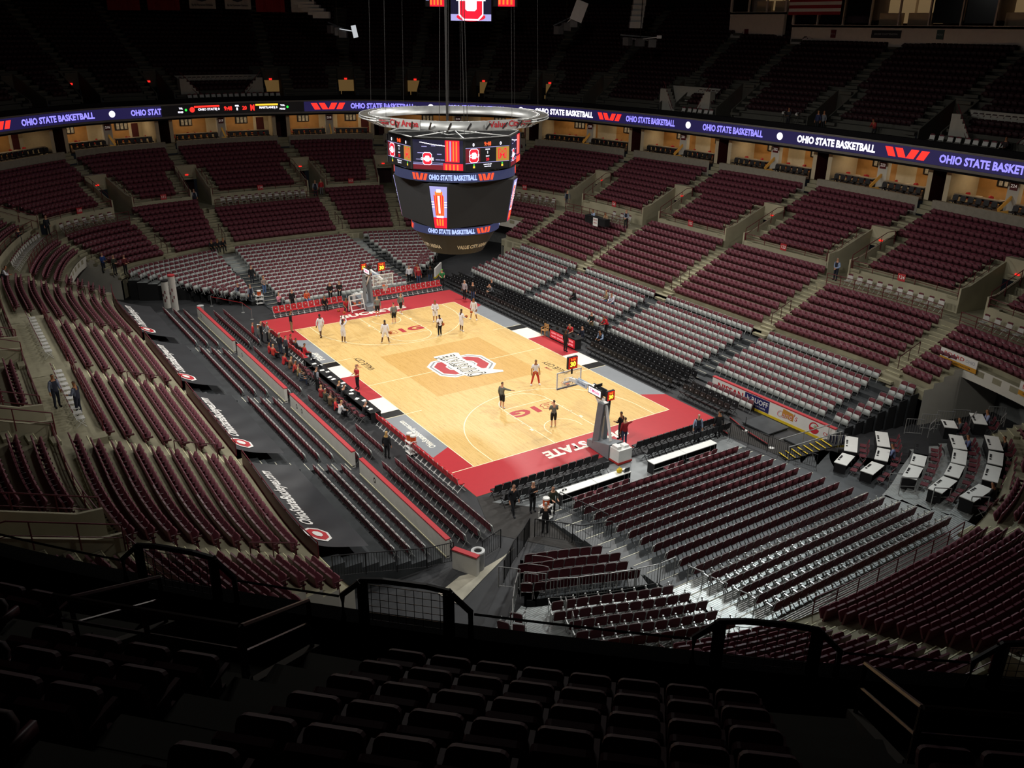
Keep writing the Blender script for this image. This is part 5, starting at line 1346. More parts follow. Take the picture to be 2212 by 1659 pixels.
b.add([tuple(Mx @ Vector((.33*math.cos(PI+PI*k/8)*.95, .33*math.sin(PI+PI*k/8), .008))) for k in range(9)], [tuple(range(9))]); b.build('ad_mark', D.materials['cherry ad lettering'], o)
b = MB(); [b.add([tuple(Mx @ Vector((.1+.14*math.cos(a+s), .08+.14*math.sin(a+s)*(1), .012))) if s else tuple(Mx @ Vector((.1, .08, .012))) for s in (0, -.25, .25)], [(0, 1, 2)]) for a in (0, 1.05, 2.1, 3.14, 4.2, 5.2)]; b.build('ad_flower', mat('green gold flower', '#8a8a3a', .5, var=.1), o)
sign_text('Chili', .3, D.materials['cherry ad lettering'], bM(-4.6, .5), o, width=.6)
bs = thing('barrier', 'low barrier with white, blue and yellow stripes at the end of the advertising board', 'barrier', (12.2, -24.1, 0), -.5)
b = MB(); b.tube([(-.6, 0, 0), (-.6, 0, 1.0), (.6, 0, 1.0), (.6, 0, 0)], .025, 6); [b.tube([(-.5+.1*k, 0, .1), (-.5+.1*k, 0, 1.0)], .012, 4) for k in range(11)]; b.build('frame', BLKM, bs); b = MB(); b.box((0, .06, .55), (1.1, .02, .7)); b.build('banner', PWT, bs); b = MB(); b.box((0, .06, .15), (1.1, .025, .14)); b.build('banner_base', YELP, bs); b = MB(); [b.box((-.45+.2*k, .045, .6), (.07, .02, .6)) for k in range(5)]; b.build('banner_stripe', NAVY, bs)
# far corner red ad board
o = thing('rink_wall', 'red and white advertising board in the far right corner', 'wall', (10.9, 23.2, 0), -.75); b = MB(); b.box((0, 0, .58), (.15, 2.6, .9)); b.build('boards', D.materials['bright white board'], o); b = MB(); b.box((-.08, -.35, .6), (.02, 1.7, .8)); b.build('ad_panel', RCAP, o); b = MB(); b.box((-.02, 0, .09), (.2, 2.6, .18)); b.build('kick_strip', YELP, o); sign_text("Wendy's", .3, PWT, frame_M((-.095, -.35, .6), (0, -1, 0), (0, 0, 1)), o, width=.9)
# ---- tarps over the left side rows
for i, (y0, y1) in enumerate([(-20.9, -12.6), (-10.5, -2.6), (-.1, 7.9), (10.2, 18.9)]):
    y0, y1 = [(-21.0, -11.6), (-10.3, -2.0+.6), (.3, 10.2), (11.3, 21.3)][i] if False else [(-21.2, -12.0), (-10.4, -.9), (.9, 10.2), (11.9, 21.0)][i]
    w_ = ['nearest', 'second nearest', 'third nearest', 'farthest'][i]
    t = thing('seat_tarp', f'black tarp lettered in white over the upper left rows, {w_} of four', 'tarp', (-18.3, (y0+y1)/2, 1.6))
    nx, ny = 16, 26; b = MB(); L = y1-y0; V = []
    def tz(fx, fy): return 1.05+(2.62-1.05)*fx-.0+ (.12*math.sin(fx*PI)*-1)+.03*math.sin(fy*31+fx*5)*math.sin(fx*PI)+.02*math.sin(fy*13)-.0
    for q in range(ny+1):
        for p in range(nx+1):
            fx, fy = p/nx, q/ny; V.append((.95-2.55*fx-0.0, -L/2+L*fy, tz(fx, fy)+.62*(1-fx)-1.6+.15))
    b.add(V, [(q*(nx+1)+p, q*(nx+1)+p+1, (q+1)*(nx+1)+p+1, (q+1)*(nx+1)+p) for q in range(ny) for p in range(nx)]); b.build('sheet', DREN, t, smooth=True)
    def onT(c):    # text space -> tarp: reading along +Y, up towards the court is -> -X
        fx = (.95-c[0])/2.55; fy = (c[1]+L/2)/L; return Vector((c[0], c[1], tz(fx, fy)+.62*(1-fx)-1.6+.15+.03))
    me = textmesh('OhioStateBuckeyes.com', .75, .02); xs = [v.co.x for v in me.vertices]; kx = (L*.66)/(max(xs)-min(xs)); put(me, lambda c: onT((-1.0-c.y*1.15, c.x*kx+L*.06)), PWT); link(D.objects.new('lettering', me), t)
    b = MB()
    for s_, m_, o_ in ((.62, 0, .035), (.5, 1, .04), (.24, 0, .045)):
        pts = [onT((-1.0+s_*math.sin(2*PI*(k+.5)/8), -L*.385+s_*1.0*math.cos(2*PI*(k+.5)/8))) for k in range(8)]; b.add([(p.x, p.y, p.z+o_-.03) for p in pts], [tuple(range(8))], m_)
    b.build('emblem', [PWT, D.materials['red ad lettering']], t)
# ---- two round banner columns at the far left floor
for i, (x, y, h) in enumerate(((-15.0, 26.0, 2.5), (-14.6, 24.9, 3.2))):
    o = thing('banner_column', ['shorter white printed banner column standing at the far left curtain', 'taller white printed banner column standing at the far left curtain'][i], 'banner column', (x, y, 0))
    b = MB(); b.lathe([(.3, 0), (.3, h)], n=16); b.build('sleeve', RWH, o); b = MB(); b.lathe([(.31, h-.1), (.31, h+.02), (.02, h+.05)], n=16); b.build('cap', RCAP if i else BLKM, o); b = MB(); [b.box((.29*math.cos(a), .29*math.sin(a), h*(.3+.1*k)), (.1, .1, .25), a) for k, a in enumerate((-2.2, -1.7, -2.6, -2.0))]; b.build('print', mat('grey red print', '#7b4a4c', .6, var=.5, scale=9), o)
# belt posts at the far left of the floor
BELT = mat('red belt', '#9a2328', .7, var=.04)
pts = [(-11.6, 24.4), (-9.8, 21.1), (-9.75, 18.8)]
for i, p in enumerate(pts):
    o = thing('belt_post', f'slim steel belt post at the far left, {ordn(i)} from the curtain', 'post', (*p, 0)); b = MB(); b.lathe([(.16, 0), (.16, .03), (.03, .05)], n=12); b.build('base', M_STEEL, o); b = MB(); b.tube([(0, 0, .04), (0, 0, .95)], .025, 7); b.build('pole', M_STEEL, o)
    if i < 2: b = MB(); q = pts[i+1]; b.beam((0, 0, .9), (q[0]-p[0], q[1]-p[1], .9), .01, .06); b.build('belt', BELT, o)
# ---------------------------------------------------------------- rails, barriers, signs
def rail(label, pts, h=1.0, m=MARO, gap=1.5, r=.028, mid=(.5,), name='guard_rail', dense=False, top=True):
    """pts: 3D base points of a polyline"""
    pts = [Vector(p) for p in pts]; o = thing(name, label, 'railing', tuple(pts[0])); b = MB(); z0 = pts[0]
    up = Vector((0, 0, 1))
    rel = [p-z0 for p in pts]
    b.tube([p+up*h for p in rel], r, 6)
    b.build('top_rail', m, o)
    if mid: b = MB(); [b.tube([p+up*h*f for p in rel], r*.7, 5) for f in mid]; b.build('mid_rail', m, o)
    post = None; cum = 0
    L = sum((rel[i+1]-rel[i]).length for i in range(len(rel)-1)); n = max(1, int(round(L/gap)))
    def at(t):
        for i in range(len(rel)-1):
            l = (rel[i+1]-rel[i]).length
            if t <= l+1e-6: return rel[i]+(rel[i+1]-rel[i])*(t/l if l else 0)
            t -= l
        return rel[-1]
    pm = MB(); pm.tube([(0, 0, 0), (0, 0, h)], r, 6); me = pm.mesh('post', m)
    for k in range(n+1): link(D.objects.new('post', me), o, loc=tuple(at(L*k/n)))
    if dense:
        b = MB(); q = max(2, int(L/dense))
        for k in range(q+1): p = at(L*k/q); b.tube([p+up*.1, p+up*h], r*.5, 4, cap=False)
        b.tube([p+up*.1 for p in rel], r*.7, 4); b.build('infill_bars', m, o)
    return o
SECNAME = {}
_lab = {(0, 1): '122', (1, 2): '121', (2, 3): '119', (3, 4): '118', (4, 5): '117', (5, 7): '114', (7, 8): '111', (8, 9): '110', (9, 10): '109', (10, 11): '108', (11, 12): '107', (12, 13): '106', (13, 14): '105', (14, 15): '104', (15, 16): '103', (16, 17): '102', (17, 19): '101', (19, 20): '128', (20, 21): '127', (21, 22): '126', (22, 23): '125', (23, 24): '123'}
_lab[(0, 1)] = '122'; _lab[(23, 24)] = '123'; _lab[(22, 23)] = '124'; _lab[(21, 22)] = '125'
_ordr = [(22, 23), (23, 24), (0, 1), (1, 2), (2, 3), (3, 4), (4, 5), (5, 7), (7, 8), (8, 9), (9, 10), (10, 11), (11, 12), (12, 13), (13, 14), (14, 15)]
SECW = {s: (f'{ordn(i)} block from the right' if i < 10 else f'left block, {ordn(15-i)} from the camera') for i, s in enumerate(_ordr)}
SECW.update({(21, 22): 'block past the right corner', (20, 21): 'near right corner block', (19, 20): 'near end right block', (17, 19): 'near end middle block', (16, 17): 'near end left block', (15, 16): 'block under the camera'})
for (a, b_) in SECS:
    us = [a+(b_-a)*i/8 for i in range(9)]
    base = trim([P(u, 1.003) for u in us], 1.25, 1.25); mid = P((a+b_)/2, 1.0); nm = _lab[(a, b_)]
    vis = shows((*mid, 6.5), 150)
    if vis: rail(f'maroon pipe railing on the cross wall, {SECW[(a, b_)]}', zz(base, 6.3), .75, gap=1.9)
    if shows((*mid, 6.5), 0) and nm in ('110', '111', '114', '117', '118', '119', '121', '122', '123', '124'):
        n = inward((a+b_)/2, 1.0); rz = math.atan2(n[1], n[0])-PI/2; c = mid+n*.08
        s_ = thing('section_sign', f'small red number sign on the railing, {SECW[(a, b_)]}', 'sign', (*c, 6.72), rz); b = MB(); b.box((0, 0, 0), (.62, .03, .55)); b.build('plate', PRED, s_)
        sign_text(nm, .34, PWT, frame_M((0, .02, 0), (-1, 0, 0), (0, 0, 1)), s_, bold=.02)
    if (a, b_) in PLATS and vis:
        pf = trim([P(u, LS*7.05+.006) for u in us], .75, .75); rail(f'maroon platform railing under the {SECW[(a, b_)]}', zz(pf, 5.3), .95, gap=1.25, mid=(.35, .65))
    # vomitory side rails
STN = lambda u: {23: 'second stair entrance from the right', 22: 'first stair entrance from the right', 21: 'stair entrance beyond the right corner tunnel', 0: 'third stair entrance from the right'}.get(u, f'{ordn(u+2)} stair entrance from the right')
for u in AIS:
    if not shows((*P(u, 1.2), 7.5), 80): continue
    p, q = P(u, 1.0), P(u, 1.5); d = (q-p)/np.linalg.norm(q-p); t = np.array([d[1], -d[0]]); L = np.linalg.norm(q-p)
    num = AIS.index(u)
    for sd in (-1, 1):
        A = [(*(p+d*(L*(k)/5)+t*1.22*sd), UPZ[min(k, 4)]+(.45 if k == 0 else .95)*0+.2) for k in range(6)]
        rail(f'maroon railing on the {"left" if sd < 0 else "right"} wall of the {STN(u)}', A, 1.05, gap=1.6)
    # aisle handrail through the lower flight
    if shows((*P(u, .4), 4), 40):
        rail(f'dark handrail in the stair below the {STN(u)}', [(*P(u, LS*1.2), LOWZ[1]), (*P(u, LS*3.6), LOWZ[3])], .85, gap=.95, m=M_IRON, name='hand_rail', mid=())
    if 1:
        e = p+d*(L-.03); rz = math.atan2(-d[1], -d[0])-PI/2
        b = MB(); b.box((0, .03, 0), (.34, .05, .2)); b.build('exit_sign', EX, None, label=f'small red exit sign in the {STN(u)}', cat='sign', loc=(*e, 7.9), rz=rz)
# rail along the bowl front on the left (top of the tarps) and others
for i, (u0, u1) in enumerate(((9.75, 10.95), (11.05, 11.95), (12.05, 12.95), (13.05, 14.0))):
    rail(f'maroon front railing above the {["farthest", "third nearest", "second nearest", "nearest"][i]} black tarp', [(*(P(u0+(u1-u0)*k/6, .0)+np.array([.08, 0])), 2.4) for k in range(7)], .82, gap=1.6, mid=(.3, .6))
b = MB()
for u0, u1 in ((9.75, 10.95), (11.05, 11.95), (12.05, 12.95), (13.05, 14.0)):
    A = [P(u0+(u1-u0)*k/8, 0)+np.array([.05, 0]) for k in range(9)]; b.strip(zz(A, 3.15), zz(A, 1.9))
struct(b, 'trim_3', MARO)
rail('maroon railing along the front of the near end fixed seats', [(*P(17.2+1.6*k/8, .0), 2.4) for k in range(9)], .8, gap=1.3, mid=(.4, .7))
# black fences round the near tunnels
def gpx(pts, z): return [(*G(u, v, z), 0) for u, v in pts]
BF = dict(m=BLKM, gap=1.6, mid=(), dense=.13, name='barrier', r=.024)
rail('black barred fence left of the near end stand beside the cooler cart', [(-6.3, -20.8, 0), (-5.95, -24.3, .3)], 1.05, **BF)
rail('black barred fence facing the near stand across the walkway', [(-8.95, -22.3, 0), (-7.6, -24.3, .2), (-6.2, -24.9, .3)], 1.05, **BF)
rail('black barred fence climbing the ramp left of the near corner chairs', [(-9.2, -22.2, 0), (-10.4, -23.4, .4), (-11.8, -24.6, .8), (-13.2, -26.0, 1.1)], 1.15, **BF)
rail('black barred fence at the near end of the left rows', [(-10.9, -22.2, 0), (-12.2, -22.6, 0)], 1.05, **BF)
rail('black barred fence below the left rows running to the stairs', [(-13.6, -22.3, .2), (-15, -22.5, .5), (-16.6, -22.5, .9), (-18, -22.5, 1.3), (-19.6, -22.5, 1.7)], 1.1, **BF)
rail('black barred fence right of the near end stand, by the yellow-nosed stairs', [(7.75, -19.6, 0), (8.1, -22.2, .1), (8.2, -23.6, .1)], 1.1, **BF)
rail('black barred fence under the yellow-nosed stairs', [(8.5, -23.6, .0), (8.9, -25.2, .1)], .9, **BF)
SB = dict(m=M_STEEL, gap=1.2, mid=(), dense=.14, name='barrier', r=.022)
bars = [((-13.6, -26.2), (-12.95, -26.85)), ((-12.9, -27.1), (-12.2, -27.7)), ((-12.25, -28.1), (-11.25, -28.65)), ((-11.15, -28.65), (-9.95, -29.1)), ((-9.85, -29.15), (-8.8, -29.5)), ((-8.7, -29.5), (-7.7, -29.75)), ((-7.55, -29.75), (-6.7, -29.75))]
for i, (p, q) in enumerate(bars): rail(f'silver crowd barrier between the near corner seat blocks, {ordn(i)} from the left', [(*p, 1.15), (*q, 1.15)], 1.05, **SB)
for i, (p, q) in enumerate([((-13.3, -27.2), (-13.9, -27.9)), ((-14.0, -28.0), (-14.6, -28.8)), ((-14.7, -28.9), (-15.3, -29.8)), ((-15.4, -29.9), (-16, -30.8))]): rail(f'silver barrier beside the dark ramp under the front rail, {ordn(i)} from the top', [(*p, 1.3+.15*i), (*q, 1.45+.15*i)], 1.05, **SB)
for i, (u, v) in enumerate(((1450, 650), (1550, 620), (1650, 600), (1750, 590), (1980, 570))): 
    x, y = G(*z5(u, v), 1.9); rail(f'silver crowd barrier behind the corner press tables, {ordn(i)} from the left', [(x, y, 1.3), (x+.75, y-.65, 1.3)], 1.0, **SB)
for i, (u, v, z) in enumerate(((1400, 1100, 1.2), (1610, 1170, 1.5), (1850, 1230, 1.8), (1330, 1070, .7))):
    x, y = G(*z5(u, v), z); rail(f'silver end rail of the aluminium press deck, {ordn(i)} of four', [(x, y, z), (x+.65, y-.5, z)], 1.0, m=M_STEEL, gap=.8, mid=(.5,), name='end_rail', r=.03)
for i, (u, v, z) in enumerate(((2045, 700, 2.1), (1850, 690, 2.0), (1590, 735, 1.4))):
    x, y = G(*z5(u, v), z); rail(f'silver handrail loop beside the upper press tables, {ordn(i)} from the right', [(x, y, z), (x+1.0, y+.25, z)], .9, m=M_STEEL, gap=1, mid=(.5,), name='end_rail', r=.03)
for i, (x, y, z) in enumerate(((-6.75, -30.6, 1.3), (-6.75, -31.9, 1.5), (-6.75, -33.4, 1.75))): rail(f'grey aisle rail on the near aluminium deck, {ordn(i)} from the court', [(x, y, z), (x+.1, y-.75, z+.1)], .95, m=M_STEEL, gap=.8, mid=(.55,), name='aisle_rail', r=.022)
for i, (x, y, z) in enumerate(((-12.6, -29.6, 1.4), (-13.1, -30.7, 1.6))): rail(f'thin grey aisle rail in the near corner deck, {ordn(i)} from the top', [(x, y, z), (x-.25, y-.4, z+.1)], .95, m=M_STEEL, gap=.5, mid=(), name='aisle_rail', r=.022)
# stair with yellow nosings
ys = thing('metal_stair', 'black metal stair with yellow nosings at the right of the near stand', 'stairs', (8.4, -22.9, 0), -.25)
b = MB(); 
for k in range(8): b.box((.35+.42*k, -.3, .12+.06*k), (.4, 1.0, .05))
b.build('treads', BLKM, ys); b = MB(); [b.box((.18+.42*k, -.3, .16+.06*k), (.07, .95, .03)) for k in range(8)]; b.build('nosings', YELP, ys)
for y in (-.8, .22):
    b = MB(); b.tube([(0, y, 1.0), (3.7, y, 1.5)], .03, 6); [b.tube([(x, y, .1), (x, y, 1.0+.135*x)], .02, 5) for x in (.1, 1.8, 3.6)]; b.build('hand_rail', M_STEEL, ys)
# red taped rails on the right floor
for i, (p, q) in enumerate([((9.9, -17.6), (9.3, -19.4)), ((9.2, -19.8), (8.9, -21.6)), ((8.2, -17.9), (7.9, -19.3))]):
    o = thing('floor_rail', f'low red rail edging the dark carpet at the near right, {ordn(i)} from the court', 'rail', (*p, 0)); b = MB(); b.beam((0, 0, .18), (q[0]-p[0], q[1]-p[1], .18), .04, .04); b.build('red_bar', BELT, o); b = MB(); b.beam((0, 0, .08), (q[0]-p[0], q[1]-p[1], .08), .05, .1); b.build('foot', BLKM, o)
for i, (x, y) in enumerate(((9.45, -19.3), (8.95, -21.9), (7.85, -18.4))): o = thing('belt_post', f'slim belt post with pale base at the near right floor, {ordn(i)} of three', 'post', (x, y, 0)); b = MB(); b.lathe([(.17, 0), (.17, .03), (.03, .05)], n=12); b.build('base', M_WHF, o); b = MB(); b.tube([(0, 0, .04), (0, 0, .95)], .022, 6); b.build('pole', BLKM, o)
# raised dark stage pieces in front of the advertising board
for i, (x, y, sx_, sy_) in enumerate(((11.0, -19.6, 1.9, 2.2), (11.2, -22.4, 1.7, 1.6))):
    o = thing('stage_deck', ['low dark stage deck in front of the advertising board, far one', 'low dark stage deck in front of the advertising board, near one'][i], 'deck', (x, y, 0)); b = MB(); b.box((0, 0, .13), (sx_, sy_, .08)); b.build('deck_top', DKB, o); b = MB(); [b.box((q*sx_*.45, r*sy_*.45, .045), (.08, .08, .09)) for q in (-1, 1) for r in (-1, 1)]; b.build('feet', BLKM, o)
# carpets on the floor
cp = MB(); cp.add([(-9.35, -17.5, .004), (-8.0, -17.9, .004), (-6.3, -21.2, .004), (-7.9, -24.5, .004), (-9.5, -22.4, .004), (-10.6, -20.9, .004)], [tuple(range(6))][:1]); 
cp2 = MB(); cp2.add([(9.3, -17.3, .004), (10.4, -20.8, .004), (11.2, -24.0, .004), (8.9, -25, .004), (8.0, -19, .004), (8.3, -17.5, .004)], [tuple(range(6))[::-1]])
struct(cp, 'floor_carpet', mat('charcoal carpet', '#343230', .95, var=.12)); struct(cp2, 'floor_carpet', D.materials['charcoal carpet'])
zc_ = lambda x, y: (880+.23508*x, 1080+.23508*y)
rp = MB(); rp.add([(*G(*zc_(*q), .02), .02) for q in ((480, 700), (640, 660), (880, 520), (990, 430), (860, 560), (700, 720), (470, 960), (280, 860))], [tuple(range(8))[::-1]]); struct(rp, 'floor_ramp', mat('light ramp concrete', '#a5a090', .8, var=.15, scale=1.5))
gl = MB(); gl.add([(-8.9, -18.3, .006), (-6.2, -18.3, .006), (7.8, -18.4, .006), (7.8, -21, .006), (-6.2, -21, .006)], [(0, 4, 1), (1, 4, 3, 2)]); struct(gl, 'floor_grey_sheet', mat('pale grey floor sheet', '#7d8182', .4, var=.15, scale=1))
# advertising boards above the corner tunnel at the right
for i, (u0, u1) in enumerate(((21.12, 21.34), (21.62, 21.86))):
    p, q = P(u1, LS*3.9), P(u0, LS*3.9); c = (p+q)/2; d = (q-p); L = np.linalg.norm(d); n = inward((u0+u1)/2, .4); rz = math.atan2(n[1], n[0])-PI/2
    o = thing('tunnel_sign', ['white and yellow advertising board above the corner tunnel, left one', 'white and yellow advertising board above the corner tunnel, right one'][1-i], 'sign', (c[0]+n[0]*.1, c[1]+n[1]*.1, 4.0), rz)
    b = MB(); b.box((0, 0, .2), (L, .05, .55)); b.build('upper_panel', D.materials['bright white board'], o); b = MB(); b.box((0, 0, -.22), (L, .05, .3)); b.build('lower_panel', mat('amber sign panel', '#c98f2e', .5, var=.04), o)
    sign_text('BOARD', .36, D.materials['red ad lettering'], frame_M((L*.12, .03, .2), (-1, 0, 0), (0, 0, 1)), o, width=L*.55); sign_text('OHIO', .3, mat('grey ad lettering', '#9fa3ab', .5, var=.02), frame_M((-L*.32, .03, .2), (-1, 0, 0), (0, 0, 1)), o, width=L*.25); sign_text('WWW.BOARDOHIO.COM', .14, BLKM, frame_M((0, .03, -.22), (-1, 0, 0), (0, 0, 1)), o, width=L*.7)
# ---------------------------------------------------------------- near rail of the upper deck
TR_ = mat('dark rail paint', '#0f1011', .45, var=.05)
for i, v in enumerate(VWN):
    for j, sd in enumerate((-1, 1)):
        s = w2s(v, .1)+sd*1.8; w0 = s2w(s-.95, .1); w1 = s2w(s+.95, .1)
        pts = [RP(s2w(s-.95+1.9*k/6, .1), .1) for k in range(7)]
        o = thing('aisle_guard', f'tall black guard rail with wire mesh at the upper deck edge, {ordn(i*2+j)} from the left', 'guard rail', (*pts[3], 15.5))
        rel = [(p[0]-pts[3][0], p[1]-pts[3][1]) for p in pts]
        b = MB(); b.tube([(*rel[0], .0), (*rel[0], .42), (*rel[1], .72), (*rel[2], .76), (*rel[4], .76), (*rel[5], .72), (*rel[6], .42), (*rel[6], .0)], .045, 6); b.build('top_rail', TR_, o)
        for q in (1, 5): b = MB(); b.box((*rel[q], .36), (.12, .12, .72)); b.build('post', TR_, o)
        b = MB(); 
        for f in range(11): a = rel[1]; c = rel[5]; x = a[0]+(c[0]-a[0])*f/10, a[1]+(c[1]-a[1])*f/10; b.tube([(*x, .06), (*x, .66)], .006, 3, cap=False)
        for z in (.06, .18, .3, .42, .54, .66): b.tube([(*rel[1], z), (*rel[5], z)], .006, 3, cap=False)
        b.build('wire_mesh', TR_, o)
        # rails down the aisle beside the doorway
ss = sorted([w2s(v, .1)+sd*1.8 for v in VWN for sd in (-1, 1)])
spans = [(ss[0]-4.5, ss[0]-1), (ss[0]+1, ss[1]-1), (ss[1]+1, ss[2]-1), (ss[2]+1, ss[3]-1), (ss[3]+1, ss[3]+4)]
for i, (a, c) in enumerate(spans):
    if c-a < .3: continue
    pts = [RP(s2w(a+(c-a)*k/10, .1), .1) for k in range(11)]; o = thing('glass_rail', f'low clear glass railing on the upper deck edge, {ordn(i)} pane run from the left', 'railing', (*pts[5], 15.5)); rel = [(p[0]-pts[5][0], p[1]-pts[5][1]) for p in pts]
    b = MB(); b.strip(zz(rel, .02), zz(rel, .38)); b.build('glass_pane', GLS, o); b = MB(); b.tube([(*p, .39) for p in rel], .018, 5); b.build('top_rail', TR_, o)
    b = MB(); b.box((0, 0, .02), (.01, .01, .02)); 
GRL = mat('dark bronze hand rail', '#3d332f', .35, metal=.4, var=.05)
for i, v in enumerate(VWN):
    p = RP(v, URD(0)); n = nrm(v); d = -n; t = np.array([n[1], -n[0]]); L = .8*2
    def pt(al, ac, z): return (p[0]+d[0]*al+t[0]*ac, p[1]+d[1]*al+t[1]*ac, z)
    rail(f'dark hand rail along the rear parapet of the {"left" if i == 0 else "right"} upper doorway in the foreground', [pt(L+.15, -1.1, 16.95), pt(L+.15, 1.1, 16.95)], .78, m=GRL, gap=1.1, mid=(.6,), name='hand_rail', r=.032)
    for j, sd in enumerate((-1, 1)): rail(f'dark hand rail on the {"left" if sd < 0 else "right"} wall of the {"left" if i == 0 else "right"} upper doorway in the foreground', [pt(.1, 1.04*sd, 16.1), pt(L, 1.04*sd, 16.85)], .75, m=GRL, gap=1.3, mid=(.55,), name='hand_rail', r=.03)
# ---------------------------------------------------------------- press box and flag at the top right
PBX = mat('pale press box wall', '#c4b8ae', .85, var=.05); DGL = mat('dark window glass', '#14171a', .15, var=.05)
def pbx(u0, u1, v, x):   # world y on plane x for pixels
    o = []
    for u in (u0, u1):
        d = CD+CR*(u-1106)/FPX-CU*(v-829.5)/FPX; t = (x-CAMP[0])/d[0]; o.append(CAMP+d*t)
    return o
XB = 49.5
for i, (u0, u1, vt, vb_) in enumerate(((1572, 1688, 26, 90), (1706, 2216, 53, 98))):
    A, B = pbx(u0, u1, vb_, XB); T, T2 = pbx(u0, u1, vt, XB)
    y0, y1 = A[1], B[1]; zb, zt = min(A[2], B[2])-.1, T[2] if i == 0 else pbx(u0, u1, vt, XB)[0][2]
    m = MB(); m.box((XB+.2, (y0+y1)/2, (zb+zt)/2), (.4, abs(y1-y0), zt-zb)); m.box((XB+3.5, (y0+y1)/2, 28.5), (.3, abs(y1-y0), 12)); m.box((XB+2, (y0+y1)/2, zt-.15), (4, abs(y1-y0), .2), mi=0); m.box((XB+2, (y0+y1)/2, zt+4), (4, abs(y1-y0), .2), mi=0)
    n_ = 3 if i == 0 else 8
    for k in range(n_+1): yk = y0+(y1-y0)*k/n_; m.box((XB+.1, yk, zt+2), (.2, .25 if k in (0, n_) else .14, 4))
    struct(m, f'wall_press_box_{i+1}', [PBX])
    for k in range(n_):
        ya, yb_ = y0+(y1-y0)*k/n_, y0+(y1-y0)*(k+1)/n_
        w_ = MB(); w_.box((0, 0, 0), (.04, abs(yb_-ya)-.3, 3.6)); lit = (i == 1 and k in (3, 4, 7)) or (i == 0 and k in (1, 2))
        w_.build(f'window_{i*10+k+1}', emat('lit press room', '#c9a878', .2, '#8a7458') if lit else DGL, None, kind='structure', loc=(XB+2.6 if lit else XB+.3, (ya+yb_)/2, zt+2.0))
        if lit: 
            w_ = MB(); w_.box((0, 0, 0), (.3, abs(yb_-ya)*.8, 1.1)); w_.build('press_desk', mat('pale desk front', '#b8a88e', .6, var=.06), None, label=f'pale desk front in the {ordn(k)} bay of the {["small", "long"][i]} press box', cat='desk', loc=(XB+1.2, (ya+yb_)/2, zt+.55))
for i, (u, v, w_, h_, lab, txt) in enumerate(((1612, 70, .55, .7, 'dark red plaque on the small press box wall at the top', ''), (1800, 73, .6, .75, 'dark red plaque on the long press box wall', 'B1G'), (1914, 74, 3.2, .7, 'long black lettered panel on the long press box wall', 'JEROME SCHOTTENSTEIN'), (2031, 75, .7, .8, 'dark green plaque on the long press box wall', 'NCAA'))):
    p = pbx(u, u, v, XB-.05)[0]; o = thing('wall_plaque', lab, 'sign', tuple(p), PI/2); b = MB(); b.box((0, 0, 0), (w_, .06, h_)); b.build('plate', [SGN, SGN, BLKM, mat('dark green plate', '#1f3a35', .5, var=.04)][i], o)
    if txt: sign_text(txt, .2, mat('grey plaque lettering', '#8f9296', .5, var=.02), frame_M((0, .04, 0), (-1, 0, 0), (0, 0, 1)), o, width=w_*.8)
A, B = pbx(1702, 1815, 30, 46.5); fl_ = thing('flag', 'hanging flag with red and white stripes at the top right', 'flag', (46.5, (A[1]+B[1])/2, A[2]-.1), PI/2)
W_ = abs(B[1]-A[1]); 
for k in range(9):
    b = MB(); N_ = 12; b.strip([(-W_/2+W_*q/N_, .06*math.sin(q*.9), .3*k) for q in range(N_+1)], [(-W_/2+W_*q/N_, .06*math.sin(q*.9), .3*k+.3) for q in range(N_+1)]); b.build('stripe', mat('flag red stripe', '#8c2029', .8, var=.05) if k % 2 == 0 else mat('flag white stripe', '#c8c6c4', .8, var=.03), fl_)
b = MB(); b.tube([(-W_/2, 0, 2.75), (W_/2, 0, 2.75)], .05, 6); b.tube([(0, 0, 2.75), (0, 0, 12)], .03, 4); b.build('hanging_rod', BLKM, fl_)
